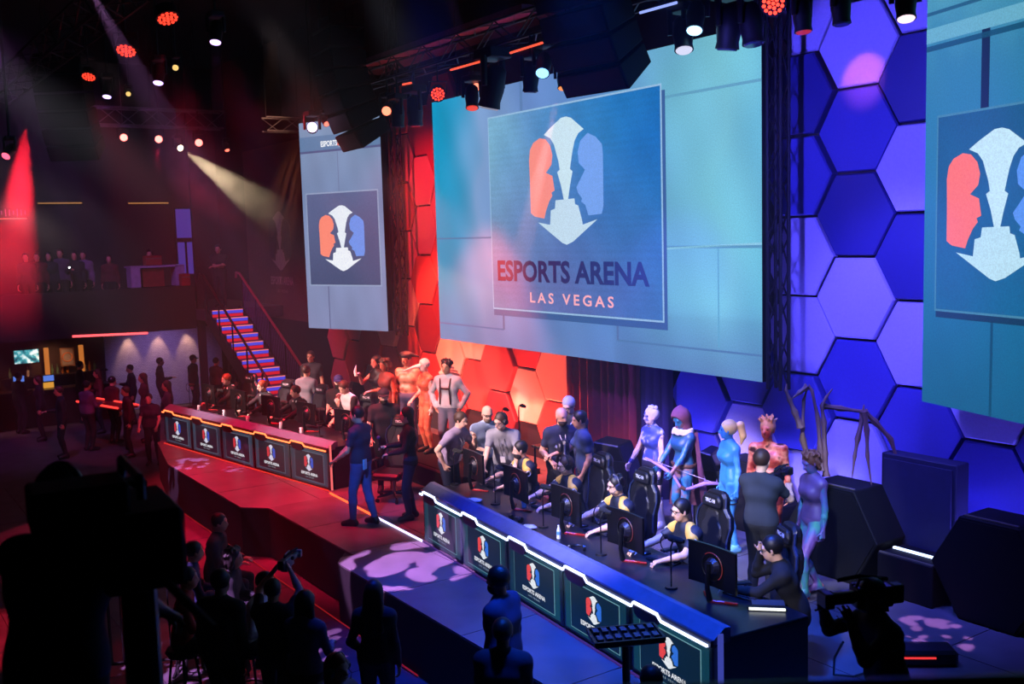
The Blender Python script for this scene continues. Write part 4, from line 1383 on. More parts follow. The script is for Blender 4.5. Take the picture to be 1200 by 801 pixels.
for k in range(5):
    x = pw * (k + 0.5)
    # chairs face the audience side: the desk lies before them
    chair(dloc('blue', (0.60, 1.74, 2.82, 4.18, 5.46)[k], (1.52, 1.50, 1.44, 1.44, 1.22)[k], 0), desk_frame('blue')[1] + (-0.05, -0.05, 0.0, 0.0, -0.35)[k], 'black gaming chair ' + WHO['blue'][k])
    chair(dloc('red', (0.47, 2.1, 3.35, 4.2, 5.06)[k], 1.5, 0), desk_frame('red')[1] + (0.1, 0.2, 0.1, 0.2, 0.3)[k], 'black gaming chair ' + WHO['red'][k])
chair(tuple(g(462, 585, 0)), 0.6, 'empty checkered gaming chair between the dark shirt host and the long haired reporter')

# ================================================================= people: one skin per body, grown from a posed skeleton
def V(*a):
    return np.array(a, float)


def nrm(v):
    n = np.linalg.norm(v)
    return v / n if n > 1e-9 else v


def surface_nets(el, vox, cutf=None):
    """el: list of (a, b, ra, rb, k[, squash]) tapered capsules blended with radius k -> verts, quads"""
    lo = np.min([np.minimum(e[0] - max(e[2], e[3]), e[1] - max(e[2], e[3])) for e in el], 0) - 2.5 * vox
    hi = np.max([np.maximum(e[0] + max(e[2], e[3]), e[1] + max(e[2], e[3])) for e in el], 0) + 2.5 * vox
    n = np.ceil((hi - lo) / vox).astype(int) + 1
    Fd = np.full(n, 1.0, np.float32)
    ax = [lo[i] + vox * np.arange(n[i]) for i in range(3)]
    for e in el:
        a, b, ra, rb, k = e[:5]
        rm = max(ra, rb) + k + 2 * vox
        i0 = np.maximum(np.floor((np.minimum(a, b) - rm - lo) / vox).astype(int), 0)
        i1 = np.minimum(np.ceil((np.maximum(a, b) + rm - lo) / vox).astype(int) + 1, n)
        if np.any(i1 <= i0):
            continue
        X = ax[0][i0[0]:i1[0]][:, None, None] - a[0]
        Y = ax[1][i0[1]:i1[1]][None, :, None] - a[1]
        Z = ax[2][i0[2]:i1[2]][None, None, :] - a[2]
        if len(e) > 5 and e[5] is not None:             # ellipsoid: e[5] = radii, e[6] = axes rows
            rad, axs = e[5], e[6]
            q = 0
            for j in range(3):
                q = q + ((X * axs[j][0] + Y * axs[j][1] + Z * axs[j][2]) / rad[j]) ** 2
            q = np.sqrt(q)
            d = (q - 1.0) * min(rad)
        else:
            u = b - a
            L2 = u @ u
            if L2 < 1e-10:
                d = np.sqrt(X * X + Y * Y + Z * Z) - ra
            else:
                t = np.clip((X * u[0] + Y * u[1] + Z * u[2]) / L2, 0, 1)
                d = np.sqrt((X - t * u[0]) ** 2 + (Y - t * u[1]) ** 2 + (Z - t * u[2]) ** 2) - (ra + (rb - ra) * t)
        sl = Fd[i0[0]:i1[0], i0[1]:i1[1], i0[2]:i1[2]]
        h = np.maximum(k - np.abs(sl - d), 0) / k
        sl[...] = np.minimum(sl, d) - h * h * k * 0.25
    if cutf is not None:
        G = np.meshgrid(*ax, indexing='ij')
        Fd = np.maximum(Fd, cutf(*G)).astype(np.float32)
    S = Fd < 0
    c = S.astype(np.int8)
    cs = c[:-1, :-1, :-1] + c[1:, :-1, :-1] + c[:-1, 1:, :-1] + c[1:, 1:, :-1] + c[:-1, :-1, 1:] + c[1:, :-1, 1:] + c[:-1, 1:, 1:] + c[1:, 1:, 1:]
    act = (cs > 0) & (cs < 8)
    I = np.argwhere(act)
    if len(I) == 0:
        return np.zeros((0, 3)), np.zeros((0, 4), int)
    idx = np.full(act.shape, -1, int)
    idx[act] = np.arange(len(I))
    corner = [(x, y, z) for x in (0, 1) for y in (0, 1) for z in (0, 1)]
    val = {o: Fd[I[:, 0] + o[0], I[:, 1] + o[1], I[:, 2] + o[2]] for o in corner}
    acc = np.zeros((len(I), 3))
    cnt = np.zeros(len(I))
    for o in corner:
        for j in range(3):
            if o[j] == 0:
                p = list(o)
                p[j] = 1
                p = tuple(p)
                va, vb = val[o], val[p]
                m = (va < 0) != (vb < 0)
                t = np.where(m, va / np.where(m, va - vb, 1), 0)
                q = np.tile(np.array(o, float), (len(I), 1))
                q[:, j] += t
                acc += q * m[:, None]
                cnt += m
    P = lo + vox * (I + acc / cnt[:, None])
    quads = []
    for j in range(3):
        o1, o2 = [(1, 2), (2, 0), (0, 1)][j]
        sa = [slice(None)] * 3
        sb = [slice(None)] * 3
        sa[j] = slice(0, -1)
        sb[j] = slice(1, None)
        A, B = S[tuple(sa)], S[tuple(sb)]
        E_ = np.argwhere(A != B)
        ok = (E_[:, o1] > 0) & (E_[:, o2] > 0) & (E_[:, o1] < n[o1] - 1) & (E_[:, o2] < n[o2] - 1)
        E_ = E_[ok]
        if len(E_) == 0:
            continue
        ins = A[E_[:, 0], E_[:, 1], E_[:, 2]]
        def cell(d1, d2):
            q = E_.copy()
            q[:, o1] += d1
            q[:, o2] += d2
            return idx[q[:, 0], q[:, 1], q[:, 2]]
        Q = np.stack([cell(-1, -1), cell(0, -1), cell(0, 0), cell(-1, 0)], 1)
        Q[~ins] = Q[~ins][:, ::-1]
        quads.append(Q)
    return P, np.concatenate(quads)


def skin_mesh(name, el, vox, mat, cutf=None):
    P, Q = surface_nets(el, vox, cutf)
    me = bpy.data.meshes.new(name)
    me.vertices.add(len(P))
    me.vertices.foreach_set('co', P.astype(np.float32).ravel())
    me.loops.add(len(Q) * 4)
    me.loops.foreach_set('vertex_index', Q.astype(np.int32).ravel())
    me.polygons.add(len(Q))
    me.polygons.foreach_set('loop_start', np.arange(0, len(Q) * 4, 4, dtype=np.int32))
    me.polygons.foreach_set('use_smooth', np.ones(len(Q), bool))
    me.update()
    me.materials.append(mat)
    return me


def ik(a, t, l1, l2, pole):
    d = t - a
    L = np.linalg.norm(d)
    if L > (l1 + l2) * 0.995:
        t = a + d * ((l1 + l2) * 0.995 / L)
        d = t - a
        L = np.linalg.norm(d)
    u = d / L
    x = (l1 * l1 - l2 * l2 + L * L) / (2 * L)
    h = math.sqrt(max(l1 * l1 - x * x, 1e-8))
    p = pole - u * (pole @ u)
    p = nrm(p)
    return a + u * x + p * h, t


def cap(a, b, ra, rb, k=0.02):
    return (a, b, ra, rb, k)


def ell(c, rad, axs, k=0.02):
    m = max(rad)
    return (c, c, m, m, k, rad, axs)


SKIN = {}


def skin(name, col):
    return M('skin_' + name, col, 0.5, var=0.06, scale=14)


sk_fair = skin('fair', (232, 184, 160))
sk_tan = skin('tan', (200, 146, 116))
sk_brown = skin('brown', (120, 80, 60))


def face_axes(yaw, pitch, roll=0.0):
    """rows: side (+X = own left), forward, up"""
    f = V(math.sin(yaw) * math.cos(pitch), -math.cos(yaw) * math.cos(pitch), -math.sin(pitch))
    s = nrm(np.cross(V(0, 0, 1), f)) * 1.0
    s = nrm(np.cross(V(0, 0, 1), -f)) * -1.0
    u = np.cross(f, s) * 1.0
    if u[2] < 0:
        u = -u
    if roll:
        c_, s_ = math.cos(roll), math.sin(roll)
        s, u = s * c_ + u * s_, u * c_ - s * s_
    return [s, f, u]


def person(label, pos, face, h=1.76, vox=0.016, pose=None, female=False, sk=None, shirt=None, sleeve='short', pants=None, shoes=None, hair=None, hairstyle='short',
           extras=(), group=None, bulk=1.0, hem=0.0, tight=False, skirt=None, detail=True):
    """face: world direction the body looks along.  pose keys: sit, lean, side, hyaw, hpitch, rh/lh (wrist targets), rpole/lpole, rf/lf (ankles), curl"""
    ps = dict(sit=0, lean=0.0, side=0.0, hyaw=0.0, hpitch=0.0, hroll=0.0, rh=None, lh=None, rf=None, lf=None, curl=0.5, rpole=None, lpole=None, seat=0.50)
    if pose:
        ps.update(pose)
    s = h / 1.76
    sk = sk or sk_fair
    rz = math.atan2(face[0], -face[1])
    t = thing('person', label, 'person', pos, rz, group)
    X = V(1, 0, 0)
    hz = (ps['seat'] + 0.09) if ps['sit'] else 0.95 * s
    Pv = V(0, 0, hz)
    le = ps['lean']
    up = nrm(V(math.sin(ps['side']), -math.sin(le), math.cos(le)))
    sd = nrm(X - up * (X @ up))
    fw = np.cross(up, sd) * -1.0
    if fw[1] > 0:
        fw = -fw
    w = 0.9 if female else 1.0
    bk = bulk
    C = Pv + up * 0.33 * s
    S = Pv + up * 0.485 * s
    N = Pv + up * 0.535 * s + fw * 0.01
    hup = nrm(up * 0.6 + V(0, 0, 1) * 0.4 + fw * 0.10 * (1 if ps['hpitch'] > 0.2 else 0.3))
    Hc = N + hup * 0.150 * s + fw * 0.02
    A = face_axes(ps['hyaw'], ps['hpitch'], ps['hroll'])
    el, tg = [], []

    def add(tag_, e):
        el.append(e)
        tg.append(tag_)

    # torso
    add('pelvis', cap(Pv + sd * 0.075 * s, Pv - sd * 0.075 * s, 0.105 * s * bk, 0.105 * s * bk, 0.04))
    add('belly', cap(Pv + up * 0.15 * s + sd * 0.06 * w, Pv + up * 0.15 * s - sd * 0.06 * w, (0.084 if female else 0.10) * s * bk, (0.084 if female else 0.10) * s * bk, 0.05))
    add('chest', cap(C + sd * 0.085 * w * s, C - sd * 0.085 * w * s, 0.106 * s * bk * w, 0.106 * s * bk * w, 0.05))
    add('chest', cap(S + sd * 0.13 * w * s - up * 0.03, S - sd * 0.13 * w * s - up * 0.03, 0.055 * s, 0.055 * s, 0.045))
    if female:
        for sg in (-1, 1):
            add('chest', cap(C + sd * 0.068 * sg * s + fw * 0.085 * s + up * 0.015, C + sd * 0.07 * sg * s + fw * 0.075 * s, 0.056 * s, 0.056 * s, 0.035))
    add('neck', cap(S + up * 0.0, N + hup * 0.09 * s, 0.056 * s * w, 0.052 * s * w, 0.03))
    # head
    hd = Hc
    kk = 0.02
    add('head', ell(hd + A[2] * 0.03 * s - A[1] * 0.008 * s, (0.080 * s, 0.098 * s, 0.098 * s), A, kk))
    add('head', ell(hd - A[2] * 0.05 * s + A[1] * 0.03 * s, (0.058 * s, 0.064 * s, 0.070 * s), A, 0.03))
    add('head', cap(hd + A[1] * 0.092 * s + A[2] * 0.005 * s, hd + A[1] * 0.108 * s - A[2] * 0.030 * s, 0.011 * s, 0.016 * s, 0.012))
    for sg in (-1, 1):
        add('head', cap(hd + A[0] * 0.078 * sg * s + A[2] * 0.012 * s, hd + A[0] * 0.08 * sg * s - A[2] * 0.03 * s, 0.014 * s, 0.011 * s, 0.008))
        add('head', cap(hd + A[0] * 0.04 * sg * s + A[1] * 0.078 * s + A[2] * 0.028 * s, hd + A[0] * 0.02 * sg * s + A[1] * 0.085 * s + A[2] * 0.028 * s, 0.012 * s, 0.012 * s, 0.015))
    # arms
    J = {}
    for nm, sg in (('l', 1), ('r', -1)):
        sh = S + sd * 0.175 * sg * w * s - up * 0.035
        tgt = ps[nm + 'h']
        hang = tgt is None
        if hang:
            tgt = sh + V(0.07 * sg, -0.02, -0.54 * s) + (fw * 0.0)
        else:
            tgt = V(*tgt)
        pole = ps[nm + 'pole']
        pole = V(*pole) if pole is not None else V(0.45 * sg, 0.8, -0.35)
        eb, wr = ik(sh, tgt, 0.285 * s, 0.255 * s, pole)
        J[nm + 'sh'], J[nm + 'el'], J[nm + 'wr'] = sh, eb, wr
        add('shoulder', cap(sh, sh + (eb - sh) * 0.12, 0.055 * s * bk * w, 0.052 * s * bk * w, 0.03))
        add('chest', cap(N - up * 0.03, sh - up * 0.005, 0.042 * s, 0.042 * s, 0.03))
        add('uparm', cap(sh, eb, 0.052 * s * w * bk, 0.041 * s * w, 0.03))
        add('forearm', cap(eb, eb + (wr - eb) * 0.35, 0.041 * s * w, 0.041 * s * w, 0.02))
        add('forearm', cap(eb + (wr - eb) * 0.35, wr, 0.041 * s * w, 0.026 * s * w, 0.02))
        # hand
        d = nrm(wr - eb)
        if abs(d[2]) > 0.7:
            n_ = V(-sg, 0, 0)
            want = V(0, -1, 0)
        else:
            n_ = V(0, 0, -1)
            want = V(-sg, 0, 0)
        n_ = nrm(n_ - d * (n_ @ d))
        wv = np.cross(d, n_)
        if wv @ want < 0:
            wv = -wv
        hs = s * (0.92 if female else 1.0)
        for off in (-0.022, 0.0, 0.022):
            add('hand', cap(wr + wv * off * 0.7 * hs, wr + d * 0.085 * hs + wv * off * 1.2 * hs, 0.017 * hs, 0.016 * hs, 0.012))
        cu = ps['curl']
        for q, (off, ln) in enumerate(((0.033, 0.95), (0.011, 1.05), (-0.011, 1.0), (-0.033, 0.8))):
            b0 = wr + d * 0.088 * hs + wv * off * hs
            c1 = d * math.cos(cu) + n_ * math.sin(cu) + wv * off * 1.5
            c2 = d * math.cos(cu * 2.2) + n_ * math.sin(cu * 2.2) + wv * off * 1.0
            m1 = b0 + nrm(c1) * 0.042 * ln * hs
            rr_ = max(0.0088 * hs, vox * 0.56)
            add('hand', cap(b0, m1, rr_, rr_, 0.004))
            add('hand', cap(m1, m1 + nrm(c2) * 0.036 * ln * hs, rr_, rr_ * 0.9, 0.004))
        rr_ = max(0.010 * hs, vox * 0.56)
        tb = wr + d * 0.028 * hs + wv * 0.026 * hs
        tm = tb + nrm(d * 0.6 + wv * 0.8 + n_ * 0.25) * 0.045 * hs
        add('hand', cap(tb, tm, rr_ * 1.25, rr_, 0.008))
        add('hand', cap(tm, tm + nrm(d * 0.95 + wv * 0.3 + n_ * 0.3) * 0.035 * hs, rr_, rr_ * 0.9, 0.006))
    # legs
    for nm, sg in (('l', 1), ('r', -1)):
        hp = Pv + sd * 0.088 * sg * s - up * 0.02
        an = ps[nm + 'f']
        if an is None:
            an = V(0.13 * sg, -0.44 * s, 0.09) if ps['sit'] else V(0.105 * sg, 0.02, 0.085 * s)
        else:
            an = V(*an)
        kn, an = ik(hp, an, 0.435 * s, 0.425 * s, V(0.12 * sg, -1, 0.25))
        J[nm + 'hip'], J[nm + 'kn'], J[nm + 'an'] = hp, kn, an
        add('thigh', cap(hp, kn, 0.092 * s * bk * (1.02 if female else 1), 0.056 * s, 0.03))
        add('calf', cap(kn, kn + (an - kn) * 0.35, 0.054 * s, 0.055 * s, 0.02))
        add('calf', cap(kn + (an - kn) * 0.35, an, 0.055 * s, 0.036 * s, 0.02))
        fd = nrm(V(0.18 * sg, -1, 0))
        heel = an - fd * 0.035 * s - V(0, 0, 0.045 * s)
        toe = an + fd * 0.15 * s - V(0, 0, 0.058 * s)
        J[nm + 'heel'], J[nm + 'toe'] = heel, toe
        add('foot', cap(an, heel, 0.036 * s, 0.034 * s, 0.02))
        add('foot', cap(heel, toe, 0.036 * s, 0.027 * s, 0.02))
        add('foot', cap(an, toe, 0.034 * s, 0.026 * s, 0.03))
    J.update(P=Pv, C=C, S=S, N=N, H=hd, A=A, up=up, sd=sd, fw=fw, s=s, w=w)
    put('body', skin_mesh('body', el, vox, sk), t)

    def infl(e, r, ex=None):
        if len(e) > 5 and e[5] is not None:
            return (e[0], e[1], e[2] + r, e[3] + r, e[4], tuple(q + r for q in e[5]), e[6])
        return (e[0], e[1], e[2] + r, e[3] + r, max(e[4], 0.02))

    def garment(name, tags, r, mat, more=(), part=None, cutf=None, v=None):
        out = []
        for e, g_ in zip(el, tg):
            if g_ in tags:
                if g_ in ('belly', 'chest', 'pelvis') and len(e) == 5:
                    e = e[:4] + (max(e[4], 0.09),)
                if part and g_ in part:
                    f = part[g_]
                    e2 = (e[0], e[0] + (e[1] - e[0]) * f, e[2], e[2] + (e[3] - e[2]) * f, e[4])
                    out.append(infl(e2, r))
                else:
                    out.append(infl(e, r))
        out += list(more)
        return put(name, skin_mesh(name, out, v or vox, mat, cutf), t)

    gr = 0.004 if tight else 0.010
    gr = max(gr, 0.35 * vox)
    if pants is not None:
        mat, ln = pants if isinstance(pants, tuple) else (pants, 'long')
        if ln == 'long':
            garment('trousers', ('pelvis', 'thigh', 'calf'), gr, mat)
        elif ln == 'short':
            garment('shorts', ('pelvis', 'thigh'), gr + 0.004, mat, part={'thigh': 0.55})
        else:
            garment('briefs', ('pelvis',), gr * 0.8, mat)
    if shoes is not None:
        mat, kind = shoes if isinstance(shoes, tuple) else (shoes, 'shoe')
        for nm in 'lr':
            an, he, to, kn = J[nm + 'an'], J[nm + 'heel'], J[nm + 'toe'], J[nm + 'kn']
            es_ = [cap(an, he, 0.044 * s, 0.042 * s), cap(he, to, 0.044 * s, 0.036 * s), cap(an, to, 0.04 * s, 0.034 * s, 0.03)]
            if kind == 'boot':
                es_ += [cap(an, an + (kn - an) * 0.72, 0.048 * s, 0.068 * s)]
            if kind == 'heel':
                es_ = [cap(he + V(0, 0, 0.02), to + V(0, 0, -0.01), 0.036 * s, 0.03 * s), cap(he, he - V(0, -0.02, 0.06), 0.016, 0.011)]
            put('boot' if kind == 'boot' else 'shoe', skin_mesh('shoe', es_, max(0.011, vox * 0.8), mat), t)
    if shirt is not None:
        f = {'none': 0.0, 'short': 0.62, 'long': 1.0}[sleeve]
        hemz = [cap(Pv + up * (0.03 - hem) + sd * 0.08 * s, Pv + up * (0.03 - hem) - sd * 0.08 * s, (0.100 * bk + (0.0 if tight else 0.010) + gr) * s, (0.100 * bk + (0.0 if tight else 0.010) + gr) * s, 0.08)]
        hemz += [cap(S + up * 0.0, S + up * 0.035, 0.062 * s, 0.060 * s, 0.03)]
        tags = ['belly', 'chest']
        part = {}
        if f > 0:
            tags += ['shoulder', 'uparm']
            part['uparm'] = f
        if sleeve == 'long':
            tags += ['forearm']
        pl = Pv + up * (-0.045 - hem)
        nck = N + up * (-0.005)
        def cut(x, y, z, pl=pl, nck=nck, up=up):
            a = (pl[0] - x) * up[0] + (pl[1] - y) * up[1] + (pl[2] - z) * up[2]
            rad = (x - S[0]) ** 2 + (y - S[1]) ** 2 + (z - S[2]) ** 2
            return np.where(rad < 0.55, np.where((x - Pv[0]) ** 2 + (y - Pv[1]) ** 2 < 1, np.where(np.abs(x) < 0.21 * s * bk + 0.02, a, -1), -1), -1).astype(np.float32)
        garment('shirt', tags, gr, shirt, hemz, part, cut if not ps['sit'] else None)
    if skirt is not None:
        e_ = [cap(Pv + sd * 0.08, Pv - sd * 0.08, 0.13 * s, 0.13 * s, 0.05), cap(Pv - up * 0.16 + sd * 0.09, Pv - up * 0.16 - sd * 0.09, 0.15 * s, 0.15 * s, 0.05)]
        put('skirt', skin_mesh('skirt', e_, vox, skirt), t)
    # hair
    if hair is not None and hairstyle != 'bald':
        hv = max(0.010, vox * 0.8)
        c0 = hd + A[2] * 0.036 * s - A[1] * 0.016 * s
        es_ = [ell(c0, (0.091 * s, 0.104 * s, 0.104 * s), A, 0.01)]
        fr = hd + A[1] * 0.085 * s - A[2] * 0.035 * s
        more_cut = 0.062
        if hairstyle in ('long', 'ponytail', 'bob', 'pinned'):
            es_.append(ell(c0 - A[1] * 0.02, (0.093 * s, 0.093 * s, 0.10 * s), A, 0.02))
        if hairstyle == 'long':
            b0 = hd - A[1] * 0.06 * s
            for off in (-0.055, 0.0, 0.055):
                es_.append(cap(b0 + A[0] * off, b0 + A[0] * off * 1.5 - up * 0.36 * s - fw * 0.05, 0.05 * s, 0.04 * s, 0.03))
        if hairstyle == 'bob':
            b0 = hd - A[1] * 0.05 * s
            for off in (-0.06, 0.0, 0.06):
                es_.append(cap(b0 + A[0] * off, b0 + A[0] * off * 1.2 - A[2] * 0.13 * s, 0.048 * s, 0.04 * s, 0.03))
        if hairstyle == 'curly':
            rd = random.Random(int(abs(pos[0]) * 100))
            for q in range(80):
                v_ = nrm(V(rd.uniform(-1, 1), rd.uniform(-1, 1), rd.uniform(-1, 1)))
                if v_ @ A[1] > 0.35 and v_ @ A[2] < 0.5:
                    continue
                es_.append(cap(c0 + v_ * 0.085 * s, c0 + v_ * 0.112 * s - A[2] * (0.05 if v_ @ A[2] < 0.1 else 0), 0.026 * s, 0.020 * s, 0.008))
        if hairstyle == 'messy':
            rd = random.Random(int(abs(pos[1]) * 100))
            for q in range(16):
                v_ = nrm(V(rd.uniform(-1, 1), rd.uniform(-1, 1), rd.uniform(0.1, 1)))
                v_ = nrm(A[0] * v_[0] + A[1] * v_[1] * 0.7 + A[2] * v_[2])
                es_.append(cap(c0 + v_ * 0.07 * s, c0 + v_ * 0.112 * s, 0.028 * s, 0.016 * s, 0.012))
        if hairstyle == 'spiky':
            rd = random.Random(3)
            for q in range(22):
                v_ = nrm(A[0] * rd.uniform(-.8, .8) + A[1] * rd.uniform(-.6, .7) + A[2] * rd.uniform(0.6, 1.2))
                es_.append(cap(c0 + v_ * 0.06 * s, c0 + v_ * 0.155 * s, 0.03 * s, 0.007, 0.012))
        def hcut(x, y, z):
            dx, dy, dz = x - fr[0], y - fr[1], z - fr[2]
            q = np.sqrt(((dx * A[0][0] + dy * A[0][1] + dz * A[0][2]) / 0.078) ** 2 + ((dx * A[1][0] + dy * A[1][1] + dz * A[1][2]) / 0.082) ** 2 + ((dx * A[2][0] + dy * A[2][1] + dz * A[2][2]) / 0.098) ** 2)
            face_ = (1.0 - q) * 0.08 * s
            low = -((x - hd[0]) * A[2][0] + (y - hd[1]) * A[2][1] + (z - hd[2]) * A[2][2]) - (0.045 if hairstyle in ('short', 'messy', 'spiky') else (0.16 if hairstyle == 'curly' else 0.9)) * s
            return np.maximum(face_, low).astype(np.float32)
        ho = put('hair', skin_mesh('hair', es_, hv, hair, hcut), t)
        if hairstyle == 'ponytail':
            b0 = hd - A[1] * 0.10 * s + A[2] * 0.05 * s
            pe = [cap(b0, b0 - A[1] * 0.07 + A[2] * 0.015, 0.035, 0.045), cap(b0 - A[1] * 0.07 + A[2] * 0.015, b0 - A[1] * 0.10 - A[2] * 0.13, 0.05, 0.045), cap(b0 - A[1] * 0.10 - A[2] * 0.13, b0 - A[1] * 0.075 - A[2] * 0.24, 0.045, 0.015)]
            put('ponytail', skin_mesh('ponytail', pe, hv, hair), ho)
        if hairstyle == 'pinned':
            for off in (-0.045, 0.05):
                q = hd - A[1] * 0.05 * s + A[2] * 0.12 * s + A[0] * off
                put('hair_bun', skin_mesh('hair_bun', [cap(q, q, 0.036, 0.036)], hv, hair), ho)
    if detail:
        for sg in (-1, 1):
            q = hd + A[0] * 0.031 * sg * s + A[1] * 0.079 * s + A[2] * 0.010 * s
            mb = MB()
            mb.ball(tuple(q), 0.0095 * s, 8, 6)
            mb.build('eye', M('eye_dark', (30, 20, 20), 0.2), t, True)
        q = hd + A[1] * 0.089 * s - A[2] * 0.062 * s
        put('mouth', skin_mesh('mouth', [cap(q + A[0] * 0.016, q - A[0] * 0.016, 0.006, 0.006)], 0.006, M('lips', (150, 70, 70), 0.5)), t)
    J['t'] = t
    J['garment'] = garment
    J['vox'] = vox
    for ex in extras:
        ex(J)
    return J


# ---- worn extras
def x_headset(col=(16, 16, 20)):
    def f(J):
        A, H, s = J['A'], J['H'], J['s']
        mat = M('headset_%d_%d' % (col[0], col[2]), col, 0.4)
        arc = [H + A[2] * (0.02 + 0.118 * math.sin(q)) * s + A[0] * 0.10 * math.cos(q) * s - A[1] * 0.01 for q in [math.pi * i / 12 for i in range(13)]]
        o = MB().tube([tuple(p) for p in arc], 0.012, 6).build('headset_band', mat, J['t'], True)
        for sg in (-1, 1):
            c = H + A[0] * 0.082 * sg * s
            MB().tube([tuple(c), tuple(c + A[0] * 0.035 * sg)], [0.045, 0.038], 10).build('ear_cup', mat, J['t'])
        c = H + A[0] * 0.09 * s
        MB().tube([tuple(c), tuple(c + A[1] * 0.07 - A[2] * 0.05), tuple(H + A[1] * 0.11 - A[2] * 0.07 + A[0] * 0.03)], 0.005, 5).build('boom_microphone', mat, o)
    return f


def x_glasses(col=(10, 10, 12)):
    def f(J):
        A, H, s = J['A'], J['H'], J['s']
        mat = M('glasses_frame', col, 0.3)
        for sg in (-1, 1):
            c = H + A[0] * 0.033 * sg * s + A[1] * 0.10 * s + A[2] * 0.01 * s
            ring = [c + A[0] * 0.026 * math.cos(q) + A[2] * 0.018 * math.sin(q) for q in [2 * math.pi * i / 12 for i in range(12)]]
            MB().tube([tuple(p) for p in ring], 0.0035, 4, closed=True).build('glasses_rim', mat, J['t'])
            MB().tube([tuple(c + A[0] * 0.026 * sg), tuple(H + A[0] * 0.08 * sg * s + A[2] * 0.015)], 0.003, 4).build('glasses_temple', mat, J['t'])
        MB().tube([tuple(H + A[0] * 0.008 + A[1] * 0.103 * s + A[2] * 0.012), tuple(H - A[0] * 0.008 + A[1] * 0.103 * s + A[2] * 0.012)], 0.003, 4).build('glasses_bridge', mat, J['t'])
    return f


def x_cap(col, back=False):
    def f(J):
        A, H, s = J['A'], J['H'], J['s']
        mat = M('cap_%d_%d_%d' % col, col, 0.8)
        c = H + A[2] * 0.035 * s - A[1] * 0.01
        def cut(x, y, z):
            return (-((x - c[0]) * A[2][0] + (y - c[1]) * A[2][1] + (z - c[2]) * A[2][2]) + 0.012).astype(np.float32)
        o = put('cap', skin_mesh('cap', [ell(c, (0.098 * s, 0.112 * s, 0.108 * s), A, 0.01)], 0.012, mat, cut), J['t'])
        dr = -A[1] if back else A[1]
        b = c + A[2] * 0.018
        pts = []
        for q in range(9):
            th = -1.1 + 2.2 * q / 8
            pts.append((b + A[0] * 0.085 * math.sin(th) + dr * (0.10 + 0.075 * math.cos(th)) - A[2] * 0.02))
        inn = [b + A[0] * 0.085 * math.sin(-1.1 + 2.2 * q / 8) + dr * (0.055 + 0.035 * math.cos(-1.1 + 2.2 * q / 8)) for q in range(9)]
        vs = [tuple(p) for p in pts] + [tuple(p) for p in inn] + [tuple(p - A[2] * 0.01) for p in pts] + [tuple(p - A[2] * 0.01) for p in inn]
        fs = [(i, i + 1, 10 + i, 9 + i) for i in range(8)] + [(18 + i, 27 + i, 28 + i, 19 + i) for i in range(8)] + [(i, 18 + i, 19 + i, i + 1) for i in range(8)]
        MB().add(vs, fs).build('brim', mat, o)
    return f


def x_beard(col=(40, 26, 20)):
    def f(J):
        A, H, s = J['A'], J['H'], J['s']
        c = H + A[1] * 0.04 * s - A[2] * 0.072 * s
        def cut(x, y, z):
            m = H + A[1] * 0.09 * s - A[2] * 0.035 * s
            return (((x - H[0]) * A[2][0] + (y - H[1]) * A[2][1] + (z - H[2]) * A[2][2]) + 0.045 * s).astype(np.float32)
        put('beard', skin_mesh('beard', [ell(c, (0.062 * s, 0.066 * s, 0.062 * s), A, 0.01)], 0.010, M('beard_%d' % col[0], col, 0.9), cut), J['t'])
    return f


def x_lanyard(col=(220, 220, 230), card=True):
    def f(J):
        C, S, up, fw, sd, s = J['C'], J['S'], J['up'], J['fw'], J['sd'], J['s']
        b = C + fw * 0.165 * s - up * 0.14
        MB().tube([tuple(S + sd * 0.065 + up * 0.05), tuple(C + fw * 0.15 * s + up * 0.06 + sd * 0.03), tuple(b)], 0.006, 4).build('lanyard', M('lanyard_%d' % col[0], col, 0.7), J['t'])
        MB().tube([tuple(S - sd * 0.065 + up * 0.05), tuple(C + fw * 0.15 * s + up * 0.06 - sd * 0.03), tuple(b)], 0.006, 4).build('lanyard', M('lanyard_%d' % col[0], col, 0.7), J['t'])
        if card:
            mb = MB()
            q = b - up * 0.05 + fw * 0.012
            vs = []
            for dz in (-0.05, 0.05):
                for dx in (-0.036, 0.036):
                    for dy in (-0.003, 0.003):
                        vs.append(tuple(q + up * dz + sd * dx + fw * dy))
            mb.add(vs, [(0, 2, 3, 1), (4, 5, 7, 6), (0, 1, 5, 4), (2, 6, 7, 3), (0, 4, 6, 2), (1, 3, 7, 5)])
            mb.build('name_badge', M('badge_white', (230, 226, 230), 0.5), J['t'])
    return f


